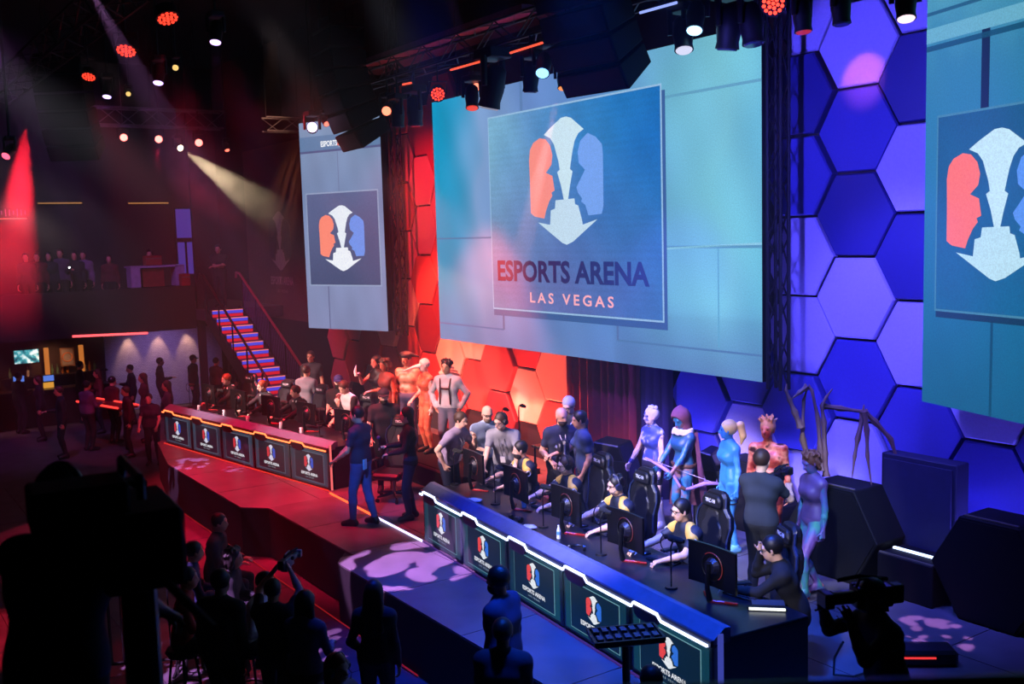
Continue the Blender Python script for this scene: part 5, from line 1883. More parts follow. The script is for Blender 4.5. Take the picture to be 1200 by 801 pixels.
def x_jersey(J):
    """team jersey: yellow shoulders and a white ring on the sleeve"""
    yel = M('jersey_yellow', (214, 166, 70), 0.6)
    wh = M('jersey_white', (225, 228, 235), 0.6)
    S, up, sd, fw, s = J['S'], J['up'], J['sd'], J['fw'], J['s']
    for sg, nm in ((1, 'l'), (-1, 'r')):
        sh, eb = J[nm + 'sh'], J[nm + 'el']
        es_ = [cap(S + sd * 0.085 * sg + up * 0.012 - fw * 0.0, sh + up * 0.006 + (eb - sh) * 0.22, 0.068 * s, 0.074 * s, 0.03)]
        put('shoulder_panel', skin_mesh('shoulder_panel', es_, J['vox'], yel), J['t'])
        m = sh + (eb - sh) * 0.42
        ax_ = nrm(eb - sh)
        out = nrm(sd * sg - ax_ * (sd @ ax_) * sg)
        c = m + out * 0.066 * s
        o2 = np.cross(out, ax_)
        ring = [tuple(c + (ax_ * math.cos(q) + o2 * math.sin(q)) * 0.034) for q in [2 * math.pi * i / 12 for i in range(12)]]
        MB().tube(ring, 0.007, 4, closed=True).build('sleeve_emblem', wh, J['t'])
    c = J['C'] + fw * 0.135 * s + up * 0.05
    MB().tube([tuple(c + sd * 0.05), tuple(c + sd * 0.015)], 0.017, 5).build('chest_emblem', wh, J['t'])

# ================================================================= who is in the hall
def hp(px, py, top, z0=0.0):
    """foot point of someone whose head top (height `top` above z0) is seen at a pixel"""
    p = g(px, py, z0 + top)
    return (p.x, p.y, z0)


LEFT, RIGHT2, CAMD, AWAY = V(-.562, -.827), V(.562, .827), V(.827, -.562), V(-.827, .562)


def dirn(a, b=0.0):
    """picture direction: a to the right, b towards the camera"""
    v = RIGHT2 * a + CAMD * b
    return (v[0], v[1])


c_black = M('cloth_black', (17, 17, 20), 0.85)
c_char = M('cloth_charcoal', (40, 40, 46), 0.85)
c_navy = M('cloth_navy', (24, 30, 56), 0.8)
c_jersey = M('jersey_navy', (22, 28, 50), 0.65)
c_jean = M('denim_dark', (34, 40, 66), 0.85)
c_jeanb = M('denim_blue', (52, 76, 130), 0.85)
c_white = M('cloth_white', (222, 218, 214), 0.8)
c_grey = M('cloth_grey', (126, 126, 134), 0.85)
c_mauve = M('cloth_mauve', (140, 124, 150), 0.85)
c_sky = M('cloth_sky', (170, 190, 222), 0.8)
c_shoe = M('shoe_black', (15, 15, 17), 0.5)
h_black = M('hair_black', (16, 12, 12), 0.5)
h_brown = M('hair_brown', (62, 38, 24), 0.55)
h_ginger = M('hair_ginger', (150, 66, 32), 0.55)
h_blond = M('hair_blond', (240, 206, 118), 0.5)
h_grey = M('hair_grey', (150, 148, 150), 0.55)
h_silver = M('hair_silver', (205, 196, 226), 0.5)

# ---------------- painted guests on the blue side
pt_lilac = paint('bodypaint_lilac_blue', [(52, 64, 150), (60, 70, 160), (226, 206, 220), (232, 190, 176)], 5.0, pos=[0.26, 0.38, 0.42, 0.58])
J = person('guest with silver hair, pale blue body paint and tall white boots', (-10.86, 9.78, 0), (0.0, -1), 1.76, 0.012, dict(rh=(-.34, -.14, .92), lh=(.23, -.10, .80), hyaw=-.2, rf=(-.10, -.06, .08), lf=(.10, .05, .08)), True, pt_lilac,
           paint('top_blue_white', [(44, 58, 150), (58, 76, 176), (210, 204, 232)], 7.0, pos=[0.3, 0.5, 0.62]), 'none', (M('shorts_navy', (22, 24, 50), 0.6), 'short'), (M('boot_white', (214, 208, 236), 0.4), 'boot'), h_silver, 'pinned', tight=True, group='body painted guests')
t = J['t']
A, H = J['A'], J['H']
for q in range(6):
    p = H + A[2] * 0.13 + A[0] * (-0.06 + 0.024 * q) - A[1] * 0.01
    MB().ball(tuple(p), 0.02, 7, 5).build('hair_flower', M('flower_white', (240, 236, 244), 0.7), t)
MB().tube([tuple(J['N'] + V(0.05 * math.cos(a), -0.01 + 0.06 * math.sin(a), 0.0)) for a in [2 * math.pi * i / 12 for i in range(12)]], 0.01, 5, closed=True).build('choker', M('gold_trim', (200, 170, 80), 0.35, 0.8), t)
for nm in 'lr':
    p = J[nm + 'wr']
    MB().tube([tuple(p - nrm(p - J[nm + 'el']) * 0.06), tuple(p)], 0.036, 8).build('wrist_cuff', M('cuff_blue', (40, 46, 120), 0.5), t)

pt_teal = paint('bodypaint_teal', [(22, 66, 110), (34, 110, 160), (120, 84, 96)], 5.5, pos=[0.32, 0.5, 0.62])
J = person('hooded guest in teal body paint and a long plum cape holding a bow', (-10.32, 9.86, 0), (-0.1, -1), 1.78, 0.013, dict(rh=(-.16, -.34, .98), lh=(.10, -.36, .84), hpitch=.45, hyaw=.1), True, pt_teal,
           M('corset_teal', (26, 74, 116), 0.5), 'none', (M('leather_brown', (72, 44, 38), 0.6), 'brief'), (M('boot_brown', (54, 38, 50), 0.6), 'boot'), h_black, 'short', tight=True, group='body painted guests')
t, A, H = J['t'], J['A'], J['H']
plum = M('cape_plum', (92, 48, 78), 0.85)
def hoodcut(x, y, z):
    f = H + A[1] * 0.11 - A[2] * 0.03
    return (0.105 - np.sqrt((x - f[0]) ** 2 + (y - f[1]) ** 2 + ((z - f[2]) * 0.8) ** 2)).astype(np.float32)
put('hood', skin_mesh('hood', [ell(H + A[2] * 0.035 - A[1] * 0.02, (0.125, 0.14, 0.14), A), cap(H - A[1] * 0.04 - A[2] * 0.02, J['N'] - V(0, -0.03, 0.03), 0.115, 0.12, 0.04), cap(H + A[2] * 0.13 - A[1] * 0.02, H + A[2] * 0.17 - A[1] * 0.08, 0.05, 0.015, 0.04)], 0.013, plum, hoodcut), t)
vs, fs = [], []
nu, nv = 16, 10
for j in range(nv):
    v = j / (nv - 1)
    z = J['S'][2] + 0.02 - v * 1.12
    for i in range(nu):
        u = -1 + 2 * i / (nu - 1)
        th = u * (1.25 + 0.25 * v)
        r = 0.17 + 0.17 * v + 0.018 * math.sin(i * 1.9 + j * 0.3)
        vs.append((r * 1.15 * math.sin(th), 0.02 + r * math.cos(th) * 0.9, z))
off = len(vs)
vs += [(x * 0.95, y * 0.95 - 0.01, z) for x, y, z in vs]
for j in range(nv - 1):
    for i in range(nu - 1):
        a = j * nu + i
        fs += [(a, a + 1, a + nu + 1, a + nu), (off + a, off + a + nu, off + a + nu + 1, off + a + 1)]
MB().add(vs, fs).build('cape', plum, t, True)
fur = []
rd = random.Random(5)
for q in range(26):
    a = 2 * math.pi * q / 26
    c = J['N'] + V(0.13 * math.cos(a), 0.005 + 0.115 * math.sin(a), -0.02 + 0.02 * rd.random())
    fur.append(cap(c, c + V(0.02 * math.cos(a), 0.02 * math.sin(a), -0.03), 0.034, 0.022, 0.01))
put('fur_collar', skin_mesh('fur_collar', fur, 0.012, M('fur_pale', (206, 196, 204), 0.95)), t)
put('belt', skin_mesh('belt', [cap(J['P'] + V(.09, 0, .06), J['P'] + V(-.09, 0, .06), .122, .122, .02)], 0.013, M('leather_brown', (72, 44, 38), 0.6), lambda x, y, z: (np.abs(z - J['P'][2] - .05) - .025).astype(np.float32)), t)
# the bow in the hooded guest's hands
b0 = g(804, 478, 1.76)
t = thing('recurve_bow', 'ornate lilac bow held low by the hooded guest', 'bow', (0, 0, 0))
pts = [dp(x, y, d) for x, y, d in ((756, 536, 14.3), (766, 541, 14.25), (779, 549, 14.2), (790, 558, 14.15), (797, 570, 14.1), (803, 573, 14.1), (812, 571, 14.1), (826, 566, 14.05), (840, 566, 14.0), (852, 571, 14.0))]
MB().tube(pts, [0.012, 0.022, 0.03, 0.024, 0.018, 0.018, 0.024, 0.03, 0.022, 0.012], 8).build('limb', M('bow_lilac', (150, 120, 190), 0.35, 0.3), t, True)
MB().tube([pts[0], pts[-1]], 0.004, 4).build('string', M('bow_string', (180, 170, 190), 0.6), t)
for i in (1, 2, 3, 6, 7, 8):
    MB().tube([pts[i], pts[i] + Vector((0.02, -0.02, 0.10 if i % 2 else 0.07))], [0.016, 0.003], 6).build('limb_blade', M('bow_lilac', (150, 120, 190), 0.35, 0.3), t)
MB().tube([pts[4] + Vector((0, 0, -.0)), pts[5]], 0.026, 8).build('grip', M('leather_brown', (72, 44, 38), 0.6), t)

pt_blue = paint('bodypaint_azure', [(44, 116, 196), (70, 156, 222), (110, 186, 232)], 5.0)
J = person('guest with a blond ponytail covered in bright blue body paint', (-9.40, 9.82, 0), (-0.35, -1), 1.76, 0.012, dict(hyaw=-.35, rh=(-.22, -.03, .80), lh=(.22, -.02, .80)), True, pt_blue,
           M('suit_azure', (60, 146, 214), 0.4), 'none', (M('suit_azure', (60, 146, 214), 0.4), 'brief'), (M('sandal_pale', (120, 190, 225), 0.4), 'shoe'), h_blond, 'ponytail', tight=True, group='body painted guests')
for zz_ in (0.72, 0.66):
    c = J['lhip'] + (J['lkn'] - J['lhip']) * (0.45 if zz_ > .7 else .58)
    MB().tube([tuple(c + V(0.086 * math.cos(a), 0.086 * math.sin(a), 0)) for a in [2 * math.pi * i / 14 for i in range(14)]], 0.01, 5, closed=True).build('thigh_strap', c_black, J['t'])

pt_fire = paint('bodypaint_fire', [(120, 24, 24), (176, 74, 54), (214, 140, 104), (56, 12, 18)], 8.0, pos=[0.3, 0.45, 0.56, 0.68])
person('bare chested guest with spiky hair and fiery red body paint', (-8.78, 9.86, 0), dirn(-.45, .9), 1.86, 0.013, dict(hyaw=-.2), False, pt_fire, None, 'none', paint('trouser_fire', [(110, 26, 30), (60, 16, 22), (180, 70, 50)], 8.0), (M('boot_red', (80, 26, 30), 0.5), 'boot'), M('hair_straw', (200, 150, 90), 0.6), 'spiky', bulk=1.08, group='body painted guests')

pt_purple = paint('bodypaint_violet', [(54, 36, 84), (104, 72, 140), (70, 92, 150), (60, 150, 130), (190, 110, 140)], 4.2, pos=[0.32, 0.44, 0.52, 0.62, 0.72], stretch=(1.6, 1.6, 0.6))
p5 = (-7.58, 9.27, 0)
J = person('guest with curly hair, violet body paint, heels and long spines on the back', p5, dirn(-.9, .35), 1.72, 0.012, dict(hpitch=.35, rh=(-.20, -.06, .83), lh=(.22, -.04, .82), lf=(.06, -.16, .12), rf=(-.07, .12, .12)), True, pt_purple,
           M('suit_violet', (84, 66, 120), 0.45), 'none', (M('suit_violet', (84, 66, 120), 0.45), 'brief'), (M('heel_pink', (222, 120, 124), 0.35), 'heel'), M('hair_auburn', (92, 54, 44), 0.6), 'curly', tight=True, group='body painted guests')
t = J['t']
inv = (Matrix.Translation(t.location) @ Matrix.Rotation(t.rotation_euler[2], 4, 'Z')).inverted()
m_bone = M('spine_bone', (128, 90, 76), 0.6, bump=0.4)
SK = lambda cx, cy: (850 + cx / 2.965, 450 + cy / 2.965)
spines = [([(300, 300), (268, 190), (268, 150), (272, 60), (285, 8)], 12.2), ([(285, 8), (258, 28), (232, 50)], 12.15), ([(262, 150), (240, 95), (222, 52), (210, 20), (214, -2)], 12.1), ([(335, 300), (330, 230), (322, 120), (300, 20), (290, 0)], 12.3),
          ([(350, 320), (345, 240), (342, 130), (335, 75), (350, 45), (372, 15)], 12.3), ([(335, 75), (400, 84), (478, 95), (482, 70)], 12.35), ([(482, 95), (460, 190), (450, 250), (440, 325)], 12.35), ([(482, 95), (492, 160), (494, 250), (508, 350)], 12.25), ([(482, 95), (520, 130), (575, 190), (600, 270), (622, 350), (625, 420)], 12.4)]
for pts, dd in spines:
    w3 = [inv @ dp(*SK(*q), dd) for q in pts]
    n = len(w3)
    mb = MB()
    fine, rads = [], []
    for i in range(n - 1):
        for k in range(4):
            u = k / 4
            fine.append(w3[i].lerp(w3[i + 1], u))
            tt = (i + u) / (n - 1)
            rads.append((0.030 * (1 - tt) + 0.009) * (1.35 if k == 0 else 1.0 - 0.12 * (k == 2)))
    fine.append(w3[-1])
    rads.append(0.005)
    mb.tube(fine, rads, 7)
    mb.build('back_spine', m_bone, t, True)

# ---------------- camera crew on stage
def video_camera(loc, aim, lab, s=1.0, mat=None):
    mat = mat or m_black2
    loc = Vector(loc)
    d = (Vector(aim) - loc)
    rz = math.atan2(-d.x, d.y)
    t = thing('video_camera', lab, 'camera', loc, rz)
    MB().box((0, 0, 0.0), (0.13 * s, 0.34 * s, 0.18 * s)).build('body', mat, t, bevel=0.012)
    MB().tube([(0, 0.17 * s, 0.01), (0, 0.20 * s, 0.01), (0, 0.36 * s, 0.01), (0, 0.38 * s, 0.01)], [0.05 * s, 0.06 * s, 0.06 * s, 0.068 * s], 12).build('lens', M('lens_barrel', (24, 24, 28), 0.3), t, True)
    MB().box((0, 0.43 * s, 0.01), (0.17 * s, 0.09 * s, 0.13 * s)).build('matte_box', mat, t, bevel=0.008)
    MB().tube([(0, -0.10 * s, 0.09 * s), (0, -0.08 * s, 0.15 * s), (0, 0.12 * s, 0.16 * s), (0, 0.15 * s, 0.09 * s)], 0.014 * s, 6).build('top_handle', mat, t)
    MB().box((0.10 * s, 0.08 * s, 0.06 * s), (0.06 * s, 0.14 * s, 0.07 * s)).build('viewfinder', mat, t, bevel=0.008)
    MB().box((0, -0.22 * s, 0.01), (0.11 * s, 0.10 * s, 0.16 * s)).build('battery', M('battery_grey', (30, 32, 40), 0.5), t, bevel=0.008)
    MB().tube([(0.02, -0.15 * s, 0.13 * s), (0.04, 0.1 * s, 0.17 * s), (0.04, 0.30 * s, 0.15 * s)], 0.018 * s, 7).build('shotgun_microphone', M('foam_black', (10, 10, 12), 0.95), t)
    MB().box((0, -0.02, -0.11 * s), (0.11 * s, 0.20 * s, 0.04 * s)).build('shoulder_pad', mat, t)
    return t


pc = hp(886, 541, 1.76)
cdir = dirn(.62, -.8)
person('camera operator in a dark shirt filming the painted guests, seen from behind', (pc[0] - .25, pc[1] + .35, 0), cdir, 1.80, 0.014, dict(rh=(-.16, -.42, 1.30), lh=(.14, -.46, 1.24), rpole=(-.7, .1, -1), lpole=(.7, .1, -1), hpitch=.05), False, sk_fair, M('tee_slate', (38, 44, 56), 0.85), 'short', c_black, c_shoe, h_brown, 'short', bulk=1.02)
pcv = Vector((pc[0] - .25 + cdir[0] * .44, pc[1] + .35 + cdir[1] * .44, 1.40))
video_camera(pcv, pcv + Vector((cdir[0], cdir[1], 0)), 'video camera held up to the painted guests', 0.72)
p2 = hp(1042, 690, 1.66)
d2 = dirn(-.85, .15)
person('crouching black clad operator with a shoulder camera at the lower edge', p2, d2, 1.76, 0.014, dict(lean=.18, rh=(-.14, -.44, 1.50), lh=(.12, -.36, 1.48), rpole=(-.6, -.2, -1), lpole=(.6, -.1, -1), hyaw=.1), False, sk_brown, c_black, 'long', c_black, c_shoe, h_black, 'short', bulk=1.05)
pv2 = Vector((p2[0] + d2[0] * .30, p2[1] + d2[1] * .30, 1.62))
video_camera(pv2 + Vector((.05, .12, 0)), pv2 + Vector((d2[0] + .05, d2[1] + .12, -.1)), 'big black shoulder camera of the operator at the lower edge', 0.84)
t = thing('camera_cable', 'looped black cable hanging from the shoulder camera', 'cable')
q = [g(988, 752, 0.6), g(978, 770, .3), g(977, 790, 0.02), g(1000, 792, 0.02), g(1040, 780, 0.02)]
MB().tube(q, 0.012, 6).build('cord', m_black2, t, True)
t = thing('floor_monitor', 'black floor monitor with a red line on the stage floor by the operator', 'speaker', g(1075, 775, 0), 0.9)
MB().prism([(-.35, -.14), (.35, -.14), (.35, .14), (-.35, .14)], 0, 0.16).build('cabinet', m_black2, t, bevel=0.03)
MB().box((-.05, -.148, .10), (.36, .012, .015)).build('red_line', E('line_red', (255, 60, 60), 1.0), t)

# ---------------- players at the blue desk
def face_desk(side, extra=0.0):
    r = desk_frame(side)[1] + extra
    return (math.sin(r), -math.cos(r))


BP = [(0.55, 1.46, .20, h_black, 'short', [x_beard((30, 22, 20)), x_jersey], 'bearded player in a navy and yellow jersey at the far end of the blue desk', 0.25),
      (1.78, 1.44, .16, h_brown, 'short', [x_headset(), x_glasses(), x_jersey], 'player with glasses and headset beside the far end player', 0.1),
      (3.04, 1.38, .16, h_black, 'messy', [x_headset((30, 34, 60)), x_glasses(), x_jersey], 'player with glasses and messy black hair in the middle of the blue desk', 0.1),
      (4.34, 1.38, .20, h_black, 'short', [x_glasses(), x_jersey], 'player with glasses leaning low, second from the near end', 0.05)]
for k, (x, y, le, ha, hs_, ex, lab, hy) in enumerate(BP):
    p = dloc('blue', x, y, 0)
    person(lab, tuple(p), face_desk('blue', -0.1), 1.74, 0.013, dict(sit=1, seat=.49, lean=le, rh=(-.26, -.56, .80), lh=(.22, -.53, .80), hyaw=-hy, rf=(-.15, -.40, .08), lf=(.15, -.42, .08), hpitch=.1), False, sk_fair, c_jersey, 'short', c_black, c_shoe, ha, hs_, ex, group='players in navy and yellow jerseys')
p = dloc('blue', 5.92, 1.40, 0)
person('player in a black hoodie resting the chin on a hand at the near end', tuple(p), face_desk('blue', -0.75), 1.74, 0.013, dict(sit=1, seat=.47, lean=.36, rh=(-.18, -.36, 1.10), lh=(.10, -.62, .80), rpole=(-.3, -.3, -1), hpitch=.2), False, sk_fair, c_black, 'long', c_black, c_shoe, h_black, 'short', [x_glasses()])

# ---------------- the group at the far end of the blue desk
person('crew member in a mauve T-shirt with one hand raised to the mouth', (-12.98, 7.62, 0), dirn(.75, .45), 1.74, 0.014, dict(lean=.34, rh=(-.30, -.12, .96), lh=(.10, -.40, 1.32), rpole=(-1, .4, 0), lpole=(.6, -.2, -1), hpitch=.2), False, sk_fair, c_mauve, 'short', c_jean, c_shoe, h_brown, 'short', [x_lanyard((230, 230, 240))], bulk=1.05)
person('bald bearded crew member in a light blue shirt', (-12.95, 8.25, 0), dirn(.3, .8), 1.74, 0.015, dict(lean=.16, hpitch=.3, rh=(-.15, -.32, 1.1), lh=(.18, -.3, 1.08)), False, sk_fair, c_sky, 'short', c_jean, c_shoe, None, 'bald', [x_beard((120, 100, 84)), x_glasses(), x_lanyard((40, 40, 50), False)], bulk=1.05)
person('crew member in a grey shirt and headset leaning over the desk end', (-12.32, 8.22, 0), dirn(-.25, .95), 1.78, 0.014, dict(lean=.36, rh=(-.22, -.62, .86), lh=(.26, -.52, 1.02), hyaw=-.5, hpitch=.25), False, sk_fair, c_grey, 'short', c_jean, c_shoe, h_brown, 'short', [x_headset(), x_glasses(), x_lanyard((60, 60, 70))], bulk=1.05)
person('bald bearded crew member in a navy T-shirt behind the seated player', (-11.72, 8.75, 0), dirn(.2, .9), 1.80, 0.014, dict(lean=.15, hpitch=.2, hyaw=.3, rh=(-.2, -.25, 1.05), lh=(.22, -.3, 1.0)), False, sk_tan, c_navy, 'short', c_black, c_shoe, None, 'bald', [x_beard((50, 36, 28)), x_lanyard((200, 190, 180))], bulk=1.12)
person('dark haired crew member in a slate blue shirt gesturing with one hand', (-11.22, 8.84, 0), dirn(-.95, .1), 1.78, 0.014, dict(lean=.08, hpitch=.1, rh=(-.14, -.46, 1.14), lh=(.20, -.10, .9)), False, sk_tan, M('shirt_slate', (40, 58, 96), 0.8), 'short', c_jean, c_shoe, h_black, 'short', bulk=1.08)
J = person('grey haired man in a dark suit bending over the group', (-12.12, 9.35, 0), dirn(-.5, .75), 1.86, 0.015, dict(lean=.20, hpitch=.45), False, sk_fair, M('suit_navy', (26, 30, 52), 0.7), 'long', M('suit_navy', (26, 30, 52), 0.7), c_shoe, h_grey, 'short', [x_glasses(), x_lanyard((180, 200, 230), False)], bulk=1.02, hem=.14)

# ---------------- red side: host, reporter, crew
P_ = hp(438, 479, 1.76)
J = person('host in a dark navy shirt and blue jeans reaching out over the red desk end', (-13.75, 6.55, 0), dirn(-.85, -.35), 1.80, 0.014, dict(rh=(-.25, -.45, 1.05), lh=(.22, -.30, 1.02), hyaw=.2, lf=(.10, -.12, .08), rf=(-.10, .14, .08)), False, sk_tan, c_navy, 'short', c_jeanb, c_shoe, h_black, 'short', bulk=1.04)
MB().box(tuple(J['P'] + V(0.10, 0.125, -0.02)), (0.09, 0.02, 0.15)).build('pocket_card', M('card_cyan', (90, 180, 220), 0.5), J['t'])
person('reporter with long black hair and a black jacket holding a microphone', (-13.55, 7.28, 0), dirn(-.95, .1), 1.72, 0.014, dict(rh=(-.10, -.36, 1.12), lh=(.14, -.32, 1.05), lf=(.08, -.05, .08)), True, sk_fair, c_black, 'long', c_jean, c_shoe, h_black, 'long', [x_glasses()], hem=.05)
t = thing('hand_microphone', 'black hand microphone held out by the long haired reporter', 'microphone', (-13.79, 6.9, 1.2), 0)
MB().tube([(0, 0, -.10), (-.02, -.01, .04)], [.012, .018], 8).build('handle', m_black2, t)
MB().ball((-.025, -.012, .07), .03, 9, 7).build('head', M('mic_blue', (60, 60, 110), 0.5), t, True)
person('bearded crew member in a dark cap and navy polo working at the desk end', (-15.35, 7.78, 0), dirn(.15, .95), 1.80, 0.015, dict(lean=.22, rh=(-.26, -.34, .98), lh=(.22, -.36, .96), hpitch=.1), False, sk_fair, M('polo_dark', (36, 30, 42), 0.85), 'short', c_black, c_shoe, h_brown, 'short', [x_cap((40, 38, 50)), x_beard((44, 30, 24))], bulk=1.15)
person('crew member in a blue cap and black shirt with a white badge', (-17.9, 8.14, 0), dirn(.0, 1), 1.70, 0.016, dict(lean=.06, lh=(.25, -.2, .9)), False, sk_fair, c_black, 'short', c_black, c_shoe, h_brown, 'short', [x_cap((52, 60, 120)), x_beard((44, 30, 24)), x_lanyard((210, 180, 80))], bulk=1.15)
J = person('player in a white vest with black sleeves turned towards the desk', (-17.15, 8.1, 0), dirn(-.7, .6), 1.72, 0.016, dict(lean=.28, rh=(-.2, -.36, .95), lh=(.16, -.36, .92), hpitch=.5), False, sk_fair, c_white, 'none', c_black, c_shoe, h_brown, 'short', bulk=1.05)
J['garment']('sleeve', ('shoulder', 'uparm'), 0.014, c_black, part={'uparm': .8})

RP = [(0.42, 1.45, h_ginger, [], c_black, 'ginger haired player in black and white at the far end of the red desk', -.2, c_white),
      (2.05, 1.40, h_ginger, [], c_char, 'player with reddish hair and a pale hood, second at the red desk', -.2, c_white),
      (3.30, 1.42, h_brown, [], c_black, 'brown haired player with a white collar in the middle of the red desk', -.3, c_white),
      (5.0, 1.34, h_brown, [x_headset((200, 196, 200))], c_black, 'player with a pale headset propping the head on both hands', .2, None)]
for k, (x, y, ha, ex, sh_, lab, hy, hood) in enumerate(RP):
    p = dloc('red', x, y, 0)
    arms = dict(rh=(-.24, -.56, .80), lh=(.22, -.55, .80)) if k < 3 else dict(rh=(-.12, -.34, 1.06), lh=(.14, -.36, 1.04), rpole=(-.5, -.4, -1), lpole=(.5, -.4, -1))
    J = person(lab, tuple(p), face_desk('red', 0.0), 1.74, 0.017, dict(sit=1, seat=.52, lean=.20, hyaw=hy, hpitch=.12, rf=(-.15, -.40, .08), lf=(.15, -.42, .08), **arms), False, sk_fair, sh_, 'long', c_black, c_shoe, ha, 'short', ex, group='players at the red desk')
    if hood:
        put('hood', skin_mesh('hood', [cap(J['N'] + V(.07, .06, -.02), J['N'] + V(-.07, .06, -.02), .05, .05), cap(J['N'] + V(.06, -.05, -.05), J['N'] + V(.08, .05, -.02), .03, .04), cap(J['N'] + V(-.06, -.05, -.05), J['N'] + V(-.08, .05, -.02), .03, .04)], 0.015, hood), J['t'])

# ---------------- painted guests on the riser, red side
ZR = 0.4
J = person('painted guest with dark hair in a black corset holding a white horn', (-17.2, 8.62, ZR), dirn(-.7, .7), 1.68, 0.016, dict(rh=(-.12, -.34, 1.34), lh=(.12, -.28, 1.05), rpole=(-.6, .1, -1)), True, paint('bodypaint_rose', [(190, 90, 80), (226, 150, 124)], 6.0), M('corset_black', (30, 16, 20), 0.5), 'none', (M('skirt_black', (28, 14, 18), 0.6), 'short'), c_shoe, h_black, 'long', tight=True, group='body painted guests')
MB().tube([tuple(J['rwr'] + V(.0, -.07, 0)), tuple(J['rwr'] + V(0, -.09, .10)), tuple(J['rwr'] + V(0, -.06, .2))], [.03, .026, .006], 8).build('horn_prop', M('horn_white', (236, 226, 220), 0.4), J['t'], True)
person('painted guest with curly brown hair turned sideways on the riser', (-16.72, 8.56, ZR), dirn(-.6, .5), 1.68, 0.016, dict(hpitch=.2), True, paint('bodypaint_rust', [(150, 60, 44), (206, 120, 90)], 7.0), M('top_rust', (120, 50, 40), 0.6), 'none', (M('skirt_rust', (90, 36, 32), 0.6), 'short'), c_shoe, h_brown, 'curly', tight=True, group='body painted guests')
J = person('bare chested painted guest wearing a dark swept back headdress', (-16.45, 8.85, ZR), dirn(-.35, .9), 1.80, 0.015, dict(hyaw=-.1), False, paint('bodypaint_copper', [(196, 120, 92), (226, 160, 130), (120, 60, 50)], 6.0, pos=[.35, .5, .68]), None, 'none', M('trouser_slate', (56, 60, 96), 0.7), c_shoe, h_black, 'short', bulk=1.08, group='body painted guests')
A, H = J['A'], J['H']
put('headdress', skin_mesh('headdress', [ell(H + A[2] * .06 - A[1] * .01, (.105, .12, .085), A), cap(H + A[2] * .08 + A[0] * .09, H + A[0] * .22 + A[2] * .03 - A[1] * .1, .045, .012, .03), cap(H + A[2] * .08 - A[0] * .09, H - A[0] * .20 + A[2] * .04 - A[1] * .1, .045, .012, .03)], .013, M('headdress_dark', (34, 30, 34), 0.6),
    lambda x, y, z: (-((x - H[0]) * A[2][0] + (y - H[1]) * A[2][1] + (z - H[2]) * A[2][2]) + .02).astype(np.float32)), J['t'])
J = person('painted guest in a mask with a long white beak', (-15.95, 8.95, ZR), dirn(-.85, .5), 1.70, 0.015, dict(rh=(-.2, -.2, .95)), True, paint('bodypaint_pearl', [(210, 150, 140), (236, 204, 196), (190, 70, 50)], 6.0, pos=[.35, .5, .66]), paint('suit_flame', [(200, 60, 40), (236, 130, 90)], 7.0), 'none', paint('suit_flame', [(200, 60, 40), (236, 130, 90)], 7.0), c_shoe, M('hair_pearl', (220, 200, 200), 0.6), 'short', tight=True, group='body painted guests')
A, H = J['A'], J['H']
MB().tube([tuple(H + A[1] * .08), tuple(H + A[1] * .20 - A[2] * .01), tuple(H + A[1] * .42 - A[2] * .06)], [.045, .028, .004], 9).build('beak_mask', M('beak_white', (240, 224, 214), 0.4), J['t'], True)
J = person('guest in a pale grey top with a harness and feathered white wings', (-15.02, 8.85, ZR), dirn(-.35, .85), 1.78, 0.015, dict(rh=(-.24, -.02, .96), lh=(.24, -.0, .96), rpole=(-1, .4, 0), lpole=(1, .4, 0), hyaw=.1), False, sk_tan, M('top_pale', (196, 188, 196), 0.7), 'long', M('trouser_grey', (110, 106, 128), 0.8), c_shoe, h_black, 'messy', group='body painted guests')
for sg in (-1, 1):
    MB().tube([tuple(J['S'] + J['sd'] * .10 * sg + J['up'] * .055), tuple(J['S'] + J['fw'] * .085 + J['sd'] * .10 * sg), tuple(J['C'] + J['fw'] * .138 + J['sd'] * .085 * sg), tuple(J['P'] + J['fw'] * .13 + J['sd'] * .10 * sg + J['up'] * .06)], .014, 5).build('harness_strap', M('leather_dark', (70, 44, 40), 0.6), J['t'])
MB().tube([tuple(J['C'] + J['fw'] * .13 + J['sd'] * .10), tuple(J['C'] + J['fw'] * .14), tuple(J['C'] + J['fw'] * .13 - J['sd'] * .10)], .014, 5).build('chest_strap', M('leather_dark', (70, 44, 40), 0.6), J['t'])
t = J['t']
inv = (Matrix.Translation(t.location) @ Matrix.Rotation(t.rotation_euler[2], 4, 'Z')).inverted()
SK2 = lambda cx, cy: (380 + cx / 5.34, 390 + cy / 5.34)
root = inv @ dp(*SK2(715, 250), 17.6)
m_fe = M('feather_cream', (240, 220, 190), 0.7)
for k, q in enumerate(((842, 330), (825, 308), (850, 290), (842, 272), (852, 262), (838, 240), (815, 215), (790, 206))):
    e_ = inv @ dp(*SK2(*q), 17.75 + 0.02 * k)
    d = (e_ - root)
    side = d.cross(Vector((0.2, 1, 0.1))).normalized()
    pr = [(0, .0), (.25, .05), (.6, .055), (.85, .035), (1, 0)]
    nrm_ = d.cross(side).normalized() * .006
    up_ = [root + d * u + side * w_ + nrm_ for u, w_ in pr]
    lo_ = [root + d * u - side * w_ + nrm_ for u, w_ in pr]
    vs = [tuple(p) for p in up_ + lo_] + [tuple(p - nrm_ * 2) for p in up_ + lo_]
    fs = [(i, i + 1, 6 + i, 5 + i) for i in range(4)] + [(10 + i, 15 + i, 16 + i, 11 + i) for i in range(4)] + [(i, 10 + i, 11 + i, i + 1) for i in range(4)] + [(5 + i, 6 + i, 16 + i, 15 + i) for i in range(4)]
    MB().add(vs, fs).build('wing_feather', m_fe, t)

